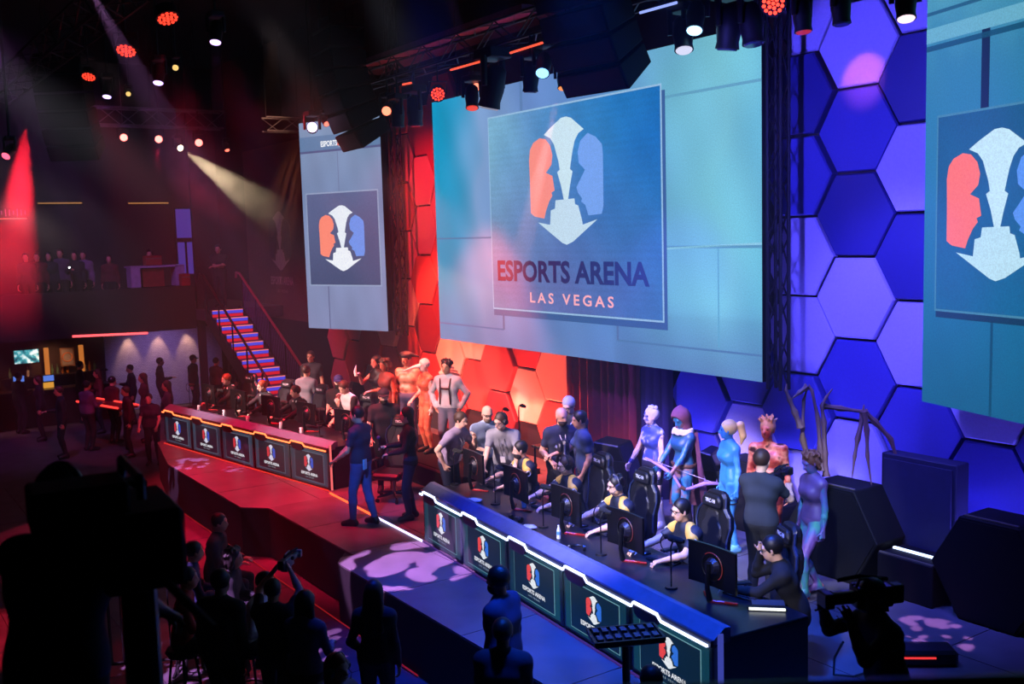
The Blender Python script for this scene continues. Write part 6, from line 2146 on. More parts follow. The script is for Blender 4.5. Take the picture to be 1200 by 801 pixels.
# pair talking behind the red desk
person('visitor in a charcoal T-shirt and glasses facing the room by the stairs', hp(364, 411, 1.78), dirn(-.1, 1), 1.78, 0.018, None, False, sk_tan, c_char, 'short', c_black, c_shoe, h_brown, 'short', [x_glasses()])
person('visitor in a grey shirt seen from behind by the stairs', hp(358, 428, 1.70), dirn(.3, -.9), 1.70, 0.018, None, False, sk_tan, c_grey, 'short', c_jean, c_shoe, h_brown, 'short')
# on the stair head
pz = g(267, 358, ZM)
person('guard in black with folded arms at the head of the stairs', (-29.3, 9.75, ZM), dirn(.1, 1), 1.80, 0.02, dict(rh=(.10, -.26, 1.22), lh=(-.10, -.28, 1.18), rpole=(-.6, .2, -1), lpole=(.6, .2, -1)), False, sk_tan, c_black, 'short', c_black, c_shoe, h_black, 'short')

# commentators' table behind the group at the far end of the blue desk
t = thing('side_table', 'low black table behind the crew under the coral hexagons', 'table', (-13.2, 9.98, 0))
MB().box((0, 0, 0.73), (1.3, 0.5, 0.04)).build('top', m_black2, t, bevel=.006)
for x in (-.6, .6):
    for y in (-.2, .2):
        MB().cyl((x, y, 0), (x, y, .71), .02, n=8).build('leg', m_rig, t)
t = thing('laptop', 'small laptop with a pale green screen on the low black table', 'laptop', (-13.1, 9.95, 0.75), -0.7)
MB().box((0, 0, 0.01), (.33, .23, .018)).build('base', m_black2, t, bevel=.004)
MB().box((0, .13, .12), (.33, .014, .22)).build('lid', m_black2, t)
MB().box((0, .121, .12), (.30, .006, .19)).build('display', E('laptop_mint', (170, 205, 190), 0.9), t)
for px, py, z, lab in ((541, 468, 1.52, 'thin microphone stand beside the winged guest'), (588, 478, 1.46, 'microphone stand with a bent head behind the crew in grey')):
    q = g(px, py, z)
    q = Vector((q.x, min(q.y, 9.6), 0)) if px > 560 else Vector((-13.55, 9.3, 0))
    t = thing('microphone_stand', lab, 'microphone', q, .4, 'floor microphone stands')
    MB().tube([(0, 0, 0), (0, 0, .02)], [.14, .13], 14).build('base', m_rig, t)
    MB().cyl((0, 0, .02), (0, 0, z - .1), .011, n=7).build('pole', m_rig, t)
    MB().tube([(0, 0, z - .1), (.02, -.02, z - .02), (.09, -.06, z)], .009, 6).build('neck', m_rig, t)
    MB().tube([(.07, -.05, z), (.13, -.08, z + .005), (.20, -.12, z)], [.022, .032, .022], 9).build('head', M('foam_black', (10, 10, 12), 0.95), t, True)

# ---------------- audience floor before the stage
d_dark = M('cloth_dim', (26, 26, 36), 0.85)
d_blue = M('cloth_dimblue', (34, 44, 84), 0.85)
person('long haired woman in a dark top seen from behind before the stage', hp(437, 681, 1.70, ZL), dirn(.1, -1), 1.70, 0.015, dict(lh=(.2, -.15, .95)), True, sk_tan, d_dark, 'long', M('skirt_pattern', (50, 40, 66), 0.8, var=0.6, scale=40), c_shoe, M('hair_darkbrown', (34, 20, 22), 0.5), 'long', hem=.02)
t = thing('stage_step', 'low black step at the foot of the stage under the man in navy', 'step', (-7.68, 5.0, ZL))
MB().box((0, 0, 0.1), (1.4, 0.7, 0.2)).build('deck', m_black, t, bevel=0.01)
MB().box((0, -0.33, 0.197), (1.36, 0.03, 0.012)).build('edge', M('step_edge', (60, 60, 70), 0.5), t)
person('bearded man in a navy sweatshirt standing against the blue desk front', (-7.68, 5.02, ZL + .2), dirn(-.75, -.4), 1.84, 0.014, dict(hpitch=.05), False, sk_brown, d_blue, 'long', c_black, c_shoe, h_black, 'short', [x_beard((16, 12, 12))], bulk=1.18)
person('man in a dark shirt seen from behind at the lower edge', hp(588, 726, 1.78, ZL), dirn(.15, -1), 1.78, 0.015, None, False, sk_brown, M('shirt_dimnavy', (28, 34, 60), 0.85), 'short', c_black, c_shoe, h_black, 'short', bulk=1.12)
person('person with headphones and red lit hair cut off by the lower edge', hp(392, 766, 1.66, ZL), dirn(.7, .5), 1.66, 0.015, None, True, sk_fair, M('top_lilac', (150, 140, 176), 0.8), 'short', c_jean, c_shoe, M('hair_red_lit', (120, 36, 36), 0.5), 'bob', [x_headset()])  # red stage light put into the hair colour
person('dark haired head just showing under the tray stand', hp(764, 782, 1.74, ZL), dirn(-.2, -1), 1.74, 0.016, None, False, sk_brown, d_dark, 'short', c_black, c_shoe, h_black, 'short')
# seated and standing spectators by the barrier
def stool(loc, lab, mat):
    t = thing('bar_stool', lab, 'stool', loc, random.random(), 'stools on the audience floor')
    MB().tube([(0, 0, .62), (0, 0, .66), (0, 0, .70)], [.17, .19, .17], 14).build('seat', mat, t, True)
    for k in range(4):
        a = math.pi / 4 + math.pi / 2 * k
        MB().tube([(.12 * math.cos(a), .12 * math.sin(a), .62), (.20 * math.cos(a), .20 * math.sin(a), 0)], .014, 6).build('leg', m_rig, t)
    MB().tube([(.17 * math.cos(q), .17 * math.sin(q), .25) for q in [2 * math.pi * i / 12 for i in range(12)]], .010, 5, closed=True).build('foot_ring', m_rig, t)
    return t


def seated(px, py, lab, sh, ha, face, seat=.70, hs='short', fem=False, ex=(), pose=None, sk_=None):
    top = seat + .90
    p = g(px, py, ZL + top)
    ps = dict(sit=1, seat=seat, lean=.12, rf=(-.13, -.38, .26), lf=(.13, -.38, .26), rh=(-.12, -.36, .95), lh=(.12, -.36, .95))
    ps.update(pose or {})
    stool((p.x, p.y, ZL), 'dark round stool under the ' + lab.split(' on a stool')[0], M('stool_seat', (36, 30, 40), 0.6))
    return person(lab, (p.x, p.y, ZL), face, 1.74, 0.018, ps, fem, sk_ or sk_tan, sh, 'long', c_black, c_shoe, ha, hs, ex)


seated(247, 600, 'spectator with a lilac lit face on a stool nearest the stage front', d_dark, h_black, dirn(.9, .0))
seated(216, 634, 'spectator in dark blue on a stool behind the lilac lit one', d_blue, h_black, dirn(.7, -.3))
seated(262, 640, 'spectator with curly hair on a stool in the front row', d_dark, h_black, dirn(.8, .0), hs='curly')
seated(285, 664, 'spectator in a white shirt on a stool leaning forward', c_white, h_brown, dirn(.9, .1), pose=dict(lean=.35))
seated(208, 664, 'spectator in a red shirt on a stool behind the barrier', M('shirt_red', (190, 36, 24), 0.7), h_black, dirn(.8, -.2))
person('big man in black standing with the back to the picture at the barrier', hp(256, 668, 1.84, ZL), dirn(.3, -1), 1.84, 0.017, None, False, sk_tan, c_black, 'long', c_black, c_shoe, h_black, 'short', bulk=1.2)
J = person('photographer holding a small camera up over the crowd', hp(318, 684, 1.62, ZL), dirn(.2, -1), 1.66, 0.016, dict(rh=(-.08, -.30, 1.66), lh=(.10, -.30, 1.66), rpole=(-1, 0, -.6), lpole=(1, 0, -.6)), False, sk_tan, d_dark, 'short', c_jean, c_shoe, h_black, 'short')
pq = J['t'].location + (Matrix.Rotation(J['t'].rotation_euler[2], 3, 'Z') @ Vector((0.0, -.40, 1.72)))
video_camera(pq, pq + Vector((dirn(.2, -1)[0], dirn(.2, -1)[1], 0)), 'small camera with a pale top held over the crowd', 0.62, M('camera_grey', (90, 86, 100), 0.35))
seated(352, 694, 'woman on a stool in a dim lilac top by the walkway', M('top_duskylilac', (96, 84, 110), 0.8), h_black, dirn(.3, -.9), hs='bob', fem=True)

# crowd barrier
t = thing('crowd_barrier', 'black barred crowd barrier at the lower left of the room', 'barrier')
a = g(243, 780, ZL)
a.z = ZL
dv = Vector((-RIGHT2[0] * .97 + CAMD[0] * .12, -RIGHT2[1] * .97 + CAMD[1] * .12, 0)).normalized()
for z in (.12, 1.08):
    MB().tube([a + Vector((0, 0, z)), a + dv * 2.2 + Vector((0, 0, z))], .02, 8).build('rail', m_rig, t)
for k in range(17):
    q = a + dv * (2.2 * k / 16)
    MB().cyl(q + Vector((0, 0, .12)), q + Vector((0, 0, 1.08)), .010 if k % 8 else .02, n=6).build('bar', m_rig, t)
for k in (0, 1):
    q = a + dv * (.3 + 1.6 * k)
    MB().tube([q + Vector((-CAMD[0] * .3, -CAMD[1] * .3, .01)), q + Vector((0, 0, .12)), q + Vector((CAMD[0] * .3, CAMD[1] * .3, .01))], .018, 6).build('foot', m_rig, t)

# tray on a stand before the blue desk
tp = dp(733, 746, 8.7)
t = thing('tray_stand', 'black tray of small gear on a pole before the blue desk', 'stand', (tp.x, tp.y, ZL), HEAD + .15)
hz_ = tp.z - ZL
MB().box((0, 0, hz_), (.60, .34, .03)).build('tray', m_black2, t, bevel=.008)
for x, y, w_, d_ in ((0, .165, .6, .02), (0, -.165, .6, .02), (.295, 0, .02, .34), (-.295, 0, .02, .34)):
    MB().box((x, y, hz_ + .025), (w_, d_, .03)).build('rim', m_black2, t)
rd = random.Random(11)
for k in range(14):
    MB().box((-.24 + .08 * (k % 7), -.08 + .16 * (k // 7) + .02 * rd.random(), hz_ + .03), (.05, .09, .03)).build('key_block', M('gear_grey', (48, 52, 74), 0.4), t)
MB().cyl((0, 0, .02), (0, 0, hz_ - .015), .035, n=10).build('pole', m_black2, t)
MB().tube([(0, 0, 0), (0, 0, .03)], [.24, .22], 18).build('base', m_black2, t)

# ---------------- foreground: big camera on its platform, balcony rail
fp = dp(48, 552, 4.0)
z0 = fp.z - 1.78
t = thing('camera_platform', 'black camera platform at the lower left corner', 'platform', (fp.x, fp.y, ZL), HEAD)
MB().box((0.2, 0.1, (z0 - ZL) / 2), (2.2, 1.8, z0 - ZL)).build('deck', m_black, t, bevel=.01)
for x in (-.85, 1.25):
    MB().box((x, -.79, (z0 - ZL) / 2), (.06, .03, z0 - ZL)).build('corner_trim', m_rig, t)
fdir = dirn(.25, -1)
person('operator in a dim blue shirt behind the big camera in the near corner', (fp.x, fp.y, z0), fdir, 1.78, 0.014, dict(lean=.12, hpitch=.1, rh=(-.20, -.46, 1.05), lh=(.20, -.50, 1.30)), False, sk_brown, M('shirt_deepblue', (24, 36, 76), 0.85), 'short', c_black, c_shoe, h_black, 'short', [x_headset()], bulk=1.15)
cp = dp(158, 630, 4.0)
t = thing('studio_camera', 'big black studio camera in the near corner', 'camera', (cp.x, cp.y, cp.z), math.atan2(.981, .198) + .12)
MB().box((0, 0, 0), (.30, .46, .30)).build('body', m_black, t, bevel=.02)
MB().tube([(0, .23, 0), (0, .28, 0), (0, .55, 0)], [.10, .12, .12], 16).build('lens', m_black2, t, True)
MB().box((0, .58, 0), (.30, .10, .22)).build('matte_box', m_black, t, bevel=.01)
MB().box((-.2, -.05, .18), (.34, .24, .16)).build('viewfinder', m_black, t, bevel=.012)
MB().tube([(0, -.22, .2), (0, -.2, .28), (0, .2, .28), (0, .22, .2)], .018, 6).build('top_handle', m_black2, t)
MB().tube([(.05, -.25, -.1), (.16, -.55, -.22)], .018, 6).build('pan_bar', m_black2, t)
hh = cp.z - z0
MB().cyl((0, 0, -.2), (0, 0, -hh + .55), .07, n=12).build('pedestal', m_black2, t)
for k in range(3):
    a_ = 2 * math.pi * k / 3
    MB().tube([(0, 0, -hh + .6), (.36 * math.cos(a_), .36 * math.sin(a_), -hh + .02)], .025, 6).build('tripod_leg', m_black2, t)
rc = dp(700, 810, 1.9)
t = thing('balcony_rail', 'dark blue balcony rail along the lower picture edge', 'railing', (rc.x, rc.y, rc.z - .012), HEAD)
MB().tube([(-1.6, 0, 0), (1.6, 0, 0)], .022, 12).build('handrail', M('rail_navy', (22, 24, 44), 0.35), t, True)
for x in (-1.5, 0, 1.5):
    MB().cyl((x, 0, -1.0), (x, 0, -.01), .018, n=8).build('post', m_rig, t)
struct(MB().box((1.2, -1.2, 2.35), (4.6, 5.0, .2), Matrix.Rotation(0, 4, 'Z')).build('floor_balcony', m_black))

# ---------------- mezzanine: guests, booth, window, lamps
def mez(px, py, lab, sh, ha, x=-30.0, h=1.74, face=(1, -.4), **k):
    q = wx(px, py, x)
    return person(lab, (x, q.y, ZM), face, h, 0.026, k.get('pose'), k.get('fem', False), sk_tan, sh, 'long', c_black, c_shoe, ha, k.get('hs', 'short'), detail=False, group='guests on the mezzanine')


mez(30, 297, 'mezzanine guest nearest the picture edge with a dark jacket', d_dark, h_black)
mez(43, 295, 'mezzanine guest in a dim red top', M('top_dimred', (90, 24, 30), 0.8), h_brown)
mez(57, 300, 'mezzanine guest with long hair beside the dim red top', d_dark, h_black, fem=True, hs='long')
mez(70, 294, 'tall mezzanine guest in a grey jacket', M('jacket_grey', (70, 64, 78), 0.8), h_brown, h=1.82)
Jp = mez(87, 297, 'mezzanine guest holding up a lit phone', d_dark, h_black, pose=dict(rh=(-.06, -.36, 1.24), rpole=(-.6, .1, -1)))
mez(97, 295, 'mezzanine guest in a pale shirt beside the phone light', M('shirt_paledim', (110, 100, 120), 0.8), h_black, x=-30.4)
mez(128, 307, 'small mezzanine guest in red alone at the parapet', M('top_dimred', (90, 24, 30), 0.8), h_brown, h=1.6)
q = Jp['t'].location + Matrix.Rotation(Jp['t'].rotation_euler[2], 3, 'Z') @ Vector((-.06, -.47, 1.26))
t = thing('phone', 'lit phone held up on the mezzanine', 'phone', tuple(q), -.4)
MB().box((0, 0, 0), (.012, .08, .15)).build('case', m_black2, t)
MB().ball((.012, 0, .05), .022, 8, 6).build('flash', E('flash_white', (235, 245, 255), 10.0), t)
bq = wx(181, 312, -30)
t = thing('dj_booth', 'white legged booth with red cases on the mezzanine', 'booth', (-30.0, bq.y, ZM))
MB().box((0, 0, 1.24), (.7, 1.5, .05)).build('top', M('booth_white', (170, 160, 190), 0.6), t)
for y in (-.62, .62):
    MB().box((.1, y, .95), (.5, .26, .56)).build('leg_panel', M('booth_white', (170, 160, 190), 0.6), t)
MB().box((0.05, -.1, .92), (.3, .6, .5)).build('front_case', M('case_red', (150, 24, 34), 0.6), t)
MB().box((.05, 0, .33), (.6, 1.4, .66)).build('base', m_black, t)
t = thing('flight_case', 'red case standing on the mezzanine booth', 'case', (-30.0, bq.y - .05, ZM + 1.265))
MB().box((0, 0, .14), (.35, .45, .28)).build('body', M('case_red', (150, 24, 34), 0.6), t, bevel=.02)
MB().box((.18, 0, .2), (.012, .42, .02)).build('lid_band', m_steel, t)
t = thing('flight_case', 'small red case on the parapet beside the mezzanine booth', 'case', (-29.05, bq.y + .55, 3.08))
MB().box((0, 0, .17), (.3, .24, .34)).build('body', M('case_red', (150, 24, 34), 0.6), t, bevel=.02)
MB().box((.155, 0, .25), (.012, .22, .02)).build('lid_band', m_steel, t)
mez(175, 293, 'disc jockey behind the mezzanine booth', d_dark, h_black, x=-30.8, h=1.7)

w1 = wx(204, 243, -33.4)
w2 = wx(231, 322, -33.4)
yc, zc = (w1.y + w2.y) / 2, (w1.z + w2.z) / 2
ww, wh = abs(w2.y - w1.y), abs(w1.z - w2.z)
wn = struct(MB().box((-33.5, yc, zc), (.08, ww, wh)).build('window_1', m_black))
for y0, y1, z0_, z1_ in ((yc - ww / 2 + .05, yc + ww / 2 - .05, zc + .12, zc + wh / 2 - .05), (yc - ww / 2 + .05, yc - .03, zc - wh / 2 + .05, zc - .02), (yc + .05, yc + ww / 2 - .05, zc - wh / 2 + .05, zc - .02)):
    MB().box((-33.45, (y0 + y1) / 2, (z0_ + z1_) / 2), (.03, y1 - y0, z1_ - z0_)).build('pane', E('pane_violet', (66, 48, 140), 0.9), wn)
MB().box((-33.42, yc, zc + .05), (.06, ww, .12)).build('transom', M('frame_brown', (60, 36, 34), 0.6), wn)
for px0, px1, lab in ((44, 96, 'amber strip lamp on the mezzanine wall left of the rig'), (150, 197, 'amber strip lamp on the mezzanine wall left of the window')):
    a, b = wx(px0, 238, -33.4), wx(px1, 240, -33.4)
    t = thing('wall_light', lab, 'light', (-33.4, a.y, a.z), 0, 'amber wall strips')
    MB().box((0, (b.y - a.y) / 2, .05), (.12, b.y - a.y, .07)).build('housing', m_rig, t)
    MB().box((.03, (b.y - a.y) / 2, 0), (.04, b.y - a.y, .035)).build('tube', E('tube_amber', (220, 150, 80), 0.6), t)
q = wx(12, 250, -33.3)
t = thing('wall_sign', 'dim lilac sign of thin strokes inside the red beam', 'sign', (-33.45, q.y, q.z))
MB().box((0, 0, 0), (.04, 1.0, .36)).build('board', m_black, t)
for k in range(9):
    MB().box((.03, -.42 + .105 * k, .03), (.02, .018, .22 - .05 * (k % 3))).build('stroke', E('sign_lilac', (170, 90, 180), 0.6), t)
MB().box((.03, 0, -.15), (.02, .9, .03)).build('underline', E('sign_peach', (240, 150, 130), 0.8), t)

# printed emblem on the wall beyond the stairs
lg = wy(328, 282, 11.23)
t = thing('wall_emblem', 'faded pale emblem and lettering painted on the brown wall', 'sign', (lg.x, 11.235, lg.z))
m_faded = M('paint_faded', (150, 130, 124), 0.9)
for k in ('crown', 'chin', 'head_red', 'head_blue'):
    mb = MB()
    ngon_plate(mb, [(p[0] * 1.7, p[1] * 1.7) for p in EMBN[k]], -.006, 0)
    mb.build('emblem_' + k, m_faded if k in ('crown', 'chin') else M('paint_faint', (84, 66, 66), 0.9), t)
me = text_mesh('lettering', 'ESPORTS ARENA', m_faded, 1.7, .24, .03)
put('lettering', me, t, (0, -.006, -1.15))
me = text_mesh('lettering_city', 'LAS VEGAS', m_faded, .8, .09, .01, 0, 1.4)
put('lettering_city', me, t, (0, -.006, -1.45))
# brown cladding of that wall
struct(MB().box((-27.3, 11.245, 4.5), (7.4, .008, 5.0)).build('wall_stair', M('wall_umber', (92, 66, 58), 0.8, bump=.3)))

# ---------------- bar under the mezzanine
bw = struct(MB().box((-32.6, 8.95, .4), (.1, 3.6, 2.4)).build('wall_bar', M('brick_lime', (170, 160, 186), 0.85)))
nt = bw.data.materials[0].node_tree
bk_ = nt.nodes.new('ShaderNodeTexBrick')
bk_.inputs['Scale'].default_value = 6
bk_.inputs['Color1'].default_value = lin((176, 166, 190)) + (1,)
bk_.inputs['Color2'].default_value = lin((160, 150, 178)) + (1,)
bk_.inputs['Mortar'].default_value = lin((110, 100, 124)) + (1,)
tcn = nt.nodes.new('ShaderNodeTexCoord')
mpn = nt.nodes.new('ShaderNodeMapping')
mpn.inputs['Rotation'].default_value = (0, math.radians(90), math.radians(90))
nt.links.new(tcn.outputs['Object'], mpn.inputs[0])
nt.links.new(mpn.outputs[0], bk_.inputs['Vector'])
nt.links.new(bk_.outputs['Color'], nt.nodes['Principled BSDF'].inputs['Base Color'])
for k, y in enumerate((7.85, 8.75, 9.65)):
    t = thing('downlight', '%s warm downlight over the white brick wall' % ('first', 'second', 'third')[k], 'light', (-32.25, y, 1.78), 0, 'downlights over the brick wall')
    MB().cyl((0, 0, 0), (0, 0, .06), .06, n=12).build('can', m_rig, t)
    MB().cyl((0, 0, .06), (0, 0, .14 if y < 8.9 else .33), .012, n=6).build('stem', m_rig, t)
    MB().cyl((0, 0, -.006), (0, 0, .0), .045, n=12).build('lens', E('lens_warm', (255, 190, 120), 2.0), t)
    spot('downlight_lamp', (-32.3, y, 1.76), (-32.55, y, .4), (1.0, .55, .25), 70, 50, .6, .04)
spot('bar_violet', (-30.4, 8.6, 1.7), (-32.5, 8.8, .3), (.55, .35, 1.0), 95, 90, .8, .1)
t = thing('hanging_tube_light', 'long pink tube light hanging from the mezzanine edge', 'light', (-28.95, 0, 0))
a, b = wx(85, 394, -28.95), wx(173, 390, -28.95)
MB().tube([(0, a.y, a.z), (0, b.y, b.z)], .03, 8).build('tube', E('tube_pink', (255, 84, 90), 2.2), t)
for u in (.02, .35, .7, .98):
    q = a.lerp(b, u)
    MB().cyl((0, q.y, q.z + .02), (0, q.y, 1.95), .01, n=5).build('hanger', m_rig, t)
t = thing('bar_shelf', 'back bar shelf unit with bottles and amber lit columns', 'shelf', (-32.3, 0, 0))
y0, y1 = wx(0, 430, -32.3).y, wx(125, 430, -32.3).y
MB().box((-.25, (y0 + y1) / 2, .4), (.1, y1 - y0, 2.4)).build('back_panel', M('bar_wood', (50, 26, 26), 0.6), t)
for z in (.15, .55):
    MB().box((0, (y0 + y1) / 2, z), (.35, y1 - y0, .04)).build('shelf_board', M('bar_wood2', (40, 22, 22), 0.5), t)
for px in (55, 96):
    q = wx(px, 420, -32.2)
    MB().box((.05, q.y, .95), (.1, .12, .8)).build('lit_column', E('column_amber', (210, 120, 50), 0.8), t)
rd = random.Random(9)
for k, px in enumerate((12, 33, 62, 68, 74, 80, 100, 106, 112)):
    q = wx(px, 436, -32.2)
    bt = thing('liquor_bottle', 'small back bar bottle, %s from the picture edge' % ('first', 'second', 'third', 'fourth', 'fifth', 'sixth', 'seventh', 'eighth', 'ninth')[k], 'bottle', (-32.25, q.y, .57), 0, 'bottles on the back bar')
    cc = rd.choice(((150, 90, 40), (90, 120, 90), (180, 170, 160)))
    MB().tube([(0, 0, 0), (0, 0, .16), (0, 0, .21), (0, 0, .28)], [.04, .04, .015, .013], 8).build('body', M('glass_%d' % cc[0], cc, .15), bt, True)
    MB().cyl((0, 0, .28), (0, 0, .30), .016, n=8).build('cap', m_black2, bt)
a, b = wx(16, 411, -32.0), wx(46, 424, -32.0)
t = thing('wall_television', 'bright television over the bar', 'television', (-32.0, (a.y + b.y) / 2, (a.z + b.z) / 2))
MB().box((-.03, 0, 0), (.05, b.y - a.y + .06, a.z - b.z + .06)).build('frame', m_black2, t)
me = bpy.data.meshes.new('display')
W_, H_ = (b.y - a.y) / 2, (a.z - b.z) / 2
me.from_pydata([(0, -W_, -H_), (0, W_, -H_), (0, W_, H_), (0, -W_, H_)], [], [(0, 1, 2, 3)])
tvm = paint('tv_picture', [(20, 60, 80), (60, 150, 160), (220, 235, 235)], 6.0)
b_t = tvm.node_tree.nodes['Principled BSDF']
tvm.node_tree.links.new([n for n in tvm.node_tree.nodes if n.type == 'VALTORGB'][0].outputs[0], b_t.inputs['Emission Color'])
b_t.inputs['Emission Strength'].default_value = 1.3
me.materials.append(tvm)
put('display', me, t)
for px, py, c, lab in ((22, 444, (90, 130, 230), 'blue'), (57, 443, (80, 120, 240), 'second blue'), (57, 451, (230, 160, 60), 'amber')):
    q = wx(px, py, -31.6)
    t = thing('till_screen', '%s till screen glowing on the bar' % lab, 'screen', (-31.6, q.y, q.z))
    MB().cyl((-.03, 0, .245 - q.z), (-.03, 0, 0), .02, n=6).build('stand', m_black2, t)
    MB().box((-.03, 0, 0), (.04, .32, .2)).build('case', m_black2, t)
    MB().box((-.005, 0, 0), (.012, .28, .16)).build('display', E('till_%s' % lab.split()[-1], c, 0.9), t)
t = thing('bar_counter', 'dark bar counter carrying the till screens', 'counter', (-31.6, 5.0, ZL))
MB().box((0, 0, .5), (.5, 4.2, 1.0)).build('front', M('bar_front', (26, 16, 18), 0.6), t)
MB().box((0, 0, 1.02), (.62, 4.3, .05)).build('top', M('bar_top', (40, 26, 26), 0.35), t)
q0, q1 = wx(70, 408, -32.1), wx(88, 428, -32.1)
t = thing('framed_picture', 'framed round emblem picture over the bar', 'picture', (-32.1, (q0.y + q1.y) / 2, (q0.z + q1.z) / 2))
MB().box((-.02, 0, 0), (.04, abs(q1.y - q0.y), abs(q0.z - q1.z))).build('frame', M('frame_tan', (120, 84, 60), 0.6), t)
MB().box((.003, 0, 0), (.012, abs(q1.y - q0.y) - .08, abs(q0.z - q1.z) - .08)).build('print', M('print_grey', (130, 120, 120), 0.7), t)
MB().tube([(.012, .13 * math.cos(a_), .13 * math.sin(a_)) for a_ in [2 * math.pi * i / 16 for i in range(16)]], .02, 5, closed=True).build('print_ring', M('print_orange', (190, 110, 60), 0.7), t)
spot('bar_amber', (-31.2, 5.6, 1.7), (-32.2, 5.6, .4), (1.0, .45, .2), 70, 90, .8, .1)
spot('bar_amber', (-31.2, 3.6, 1.7), (-31.8, 4.2, -.4), (1.0, .35, .25), 70, 90, .8, .1)

a, b = g(90, 470, .3), g(138, 478, .3)
t = thing('bar_table', 'high table with a red lit edge under the mezzanine', 'table', (0, 0, 0))
d = (b - a)
d.z = 0
n_ = Vector((-d.y, d.x, 0)).normalized()
for sgn, z in ((0, .30), (.55, .30)):
    MB().tube([a + n_ * sgn, a + d + n_ * sgn], .03, 6).build('edge_light', E('edge_red', (255, 60, 54), 1.6), t)
vs = [a + Vector((0, 0, -.03)), a + d + Vector((0, 0, -.03)), a + d + n_ * .55 + Vector((0, 0, -.03)), a + n_ * .55 + Vector((0, 0, -.03))]
MB().prism([(v.x, v.y) for v in vs], .24, .29).build('top', M('table_red', (120, 30, 36), 0.4), t)
for u in (.08, .92):
    q = a + d * u + n_ * .27
    MB().cyl((q.x, q.y, ZL), (q.x, q.y, .24), .04, n=8).build('leg', m_rig, t)

BARP = [(92, 423, 'tall figure in black before the amber bar column', d_dark, 0), (115, 432, 'figure with reddish hair at the high table', M('top_dimred', (90, 24, 30), 0.8), 1), (130, 441, 'figure in maroon leaning at the high table', M('top_maroon', (70, 20, 34), 0.8), 2),
        (153, 427, 'figure in a black jacket against the white brick', c_black, 3), (168, 437, 'figure with long hair before the white brick', M('top_maroon', (70, 20, 34), 0.8), 1), (186, 419, 'broad dark figure in the middle of the white brick', c_black, 0),
        (225, 416, 'figure in a black cap near the end of the white brick', c_black, 4), (252, 419, 'red lit figure near the foot of the stairs', M('top_dimred', (90, 24, 30), 0.8), 2), (272, 411, 'dark figure standing right before the stair foot', c_black, 0),
        (70, 452, 'dark figure at the unlit end of the bar', d_dark, 3), (45, 440, 'dark figure bending near the till screens', d_dark, 1), (20, 436, 'dark figure at the picture edge of the bar', d_dark, 2),
        (196, 446, 'figure in grey before the red desk end', M('jacket_grey', (70, 64, 78), 0.8), 1), (100, 446, 'figure in dark lilac behind the high table', M('top_dimlilac', (80, 66, 100), 0.8), 2), (148, 452, 'figure in plum seated low behind the high table', M('top_maroon', (70, 20, 34), 0.8), 3)]
for k, (px, py, lab, sh, hv) in enumerate(BARP):
    ex = [x_cap((18, 18, 22))] if hv == 4 else []
    hgt = 1.78 - .03 * (k % 4)
    person(lab, hp(px, py, hgt, ZL), dirn((.8, -.7, .5, -.9, .9)[hv], (-.3, .3, -.8, .5, .1)[hv]), hgt, 0.026, dict(rh=(-.12, -.32, 1.15)) if k % 2 else None, hv == 1, sk_tan, sh, 'long', c_black, c_shoe, (h_black, h_brown, h_black, h_brown, h_black)[hv], 'long' if hv == 1 else 'short', ex, group='people by the bar', detail=False, bulk=1.06)
person('seated person with lit forearms beside the red desk end', hp(176, 468, 1.52, ZL), dirn(.1, .9), 1.70, 0.02, dict(lean=.2, rh=(-.2, -.4, .95), lh=(.2, -.38, .95)), True, sk_fair, M('top_plum', (70, 40, 70), 0.8), 'short', c_black, c_shoe, h_brown, 'short', detail=False)

# ================================================================= beams and haze
def beam(name, src, dst, col, power, size, blend=0.3):
    d = (Vector(dst) - Vector(src)).normalized()        # just clear of the front glass
    return spot(name, Vector(src) + d * 0.36, dst, col, power, size, blend, 0.04)


beam('beam_white', dp(208, 171, 25.9), dp(345, 268, 23), (1.0, .74, .45), 6000, 15)
spot('added_wall_wash', dp(318, 40, 25), wy(318, 290, 11.2), (1.0, .45, .28), 1300, 26, .9, .1)  # added lamp, lights the brown wall in place of the white beam
beam('beam_red', dp(34, 110, 12.0), dp(4, 420, 12.6), (1.0, .02, .05), 7000, 22, .5)
beam('beam_lilac', dp(367, 156, 19.8), dp(392, 300, 19.4), (.66, .40, 1.0), 5000, 6)
beam('beam_pink', wy(661, 80, 9.08), wy(600, 345, 9.75), (1.0, .38, .42), 9000, 8)
beam('beam_pink', wy(906, 8, 9.1), wy(1010, 92, 11.1), (1.0, .22, .45), 420, 24, 1.0)
beam('beam_red', dp(196, 26, 14), dp(150, 420, 22), (1.0, .02, .08), 2200, 12)
beam('beam_red', dp(148, 66, 15), dp(95, 420, 24), (1.0, .02, .08), 1600, 12)
beam('beam_red', dp(380, 145, 20), dp(330, 330, 17), (1.0, .02, .06), 900, 14)
for px, dd in ((108, 80), (145, 130), (186, 170)):
    beam('beam_red', dp(px, 163, 25.9), dp(dd, 470, 20), (1.0, .02, .10), 1300, 13)
beam('beam_violet', dp(253, 40, 15), dp(262, 330, 24), (.30, .15, 1.0), 700, 8)
beam('beam_violet', dp(126, 108, 20), dp(124, 330, 24), (.45, .2, 1.0), 700, 7)
beam('beam_violet', dp(186, 90, 17), dp(180, 330, 24), (.45, .2, 1.0), 600, 7)


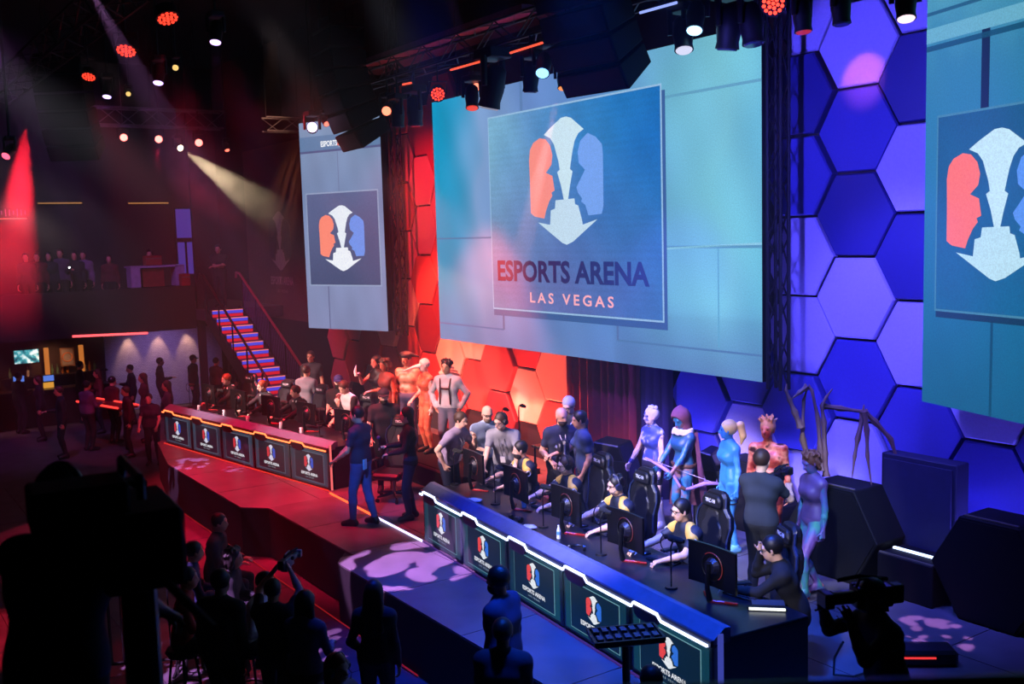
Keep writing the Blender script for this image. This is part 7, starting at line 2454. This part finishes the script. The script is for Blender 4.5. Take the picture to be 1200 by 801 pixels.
def smoke(name, lab, a, b, r, dens, scale=1.6):
    """a drifting puff of stage smoke, densest in its middle"""
    a, b = Vector(a), Vector(b)
    rad = (r, r, (b - a).length / 2)
    c = (a + b) / 2
    o = MB().ball((0, 0, 0), rad, 20, 12).build(name, bpy.data.materials.new(name), None, True, 0, c)
    o.rotation_euler = (b - a).to_track_quat('Z', 'Y').to_euler()
    m = o.data.materials[0]
    m.use_nodes = True
    nt = m.node_tree
    for n_ in list(nt.nodes):
        nt.nodes.remove(n_)
    out = nt.nodes.new('ShaderNodeOutputMaterial')
    vs_ = nt.nodes.new('ShaderNodeVolumeScatter')
    tc = nt.nodes.new('ShaderNodeTexCoord')
    mp = nt.nodes.new('ShaderNodeMapping')
    mp.inputs['Scale'].default_value = tuple(1 / r for r in rad)
    gr = nt.nodes.new('ShaderNodeTexGradient')
    gr.gradient_type = 'SPHERICAL'
    nz = nt.nodes.new('ShaderNodeTexNoise')
    nz.inputs['Scale'].default_value = scale
    nz.inputs['Detail'].default_value = 2
    mr = nt.nodes.new('ShaderNodeMapRange')
    mr.inputs['From Min'].default_value = .35
    mr.inputs['From Max'].default_value = .65
    mr.inputs['To Min'].default_value = .35
    mr.inputs['To Max'].default_value = 1.3
    a1 = nt.nodes.new('ShaderNodeMath')
    a1.operation = 'MULTIPLY'
    a2 = nt.nodes.new('ShaderNodeMath')
    a2.operation = 'MULTIPLY'
    a2.inputs[1].default_value = dens
    nt.links.new(tc.outputs['Object'], mp.inputs[0])
    nt.links.new(mp.outputs[0], gr.inputs[0])
    nt.links.new(tc.outputs['Object'], nz.inputs['Vector'])
    nt.links.new(nz.outputs['Fac'], mr.inputs[0])
    nt.links.new(gr.outputs['Fac'], a1.inputs[0])
    nt.links.new(mr.outputs[0], a1.inputs[1])
    nt.links.new(a1.outputs[0], a2.inputs[0])
    nt.links.new(a2.outputs[0], vs_.inputs['Density'])
    nt.links.new(vs_.outputs[0], out.inputs['Volume'])
    tag(o, lab, 'smoke', None, 'stuff')


smoke('smoke', 'smoke drifting in the white beam under the grey truss', dp(180, 151, 26.6), dp(338, 263, 23.6), 1.1, .28)
smoke('smoke', 'red smoke hanging at the picture edge', dp(36, 90, 11.9), dp(4, 400, 12.5), 1.0, .18, .8)
smoke('smoke', 'thin smoke in the pink beam before the centre screen', wy(666, 50, 9.05), wy(596, 372, 9.85), .62, .075, .8)
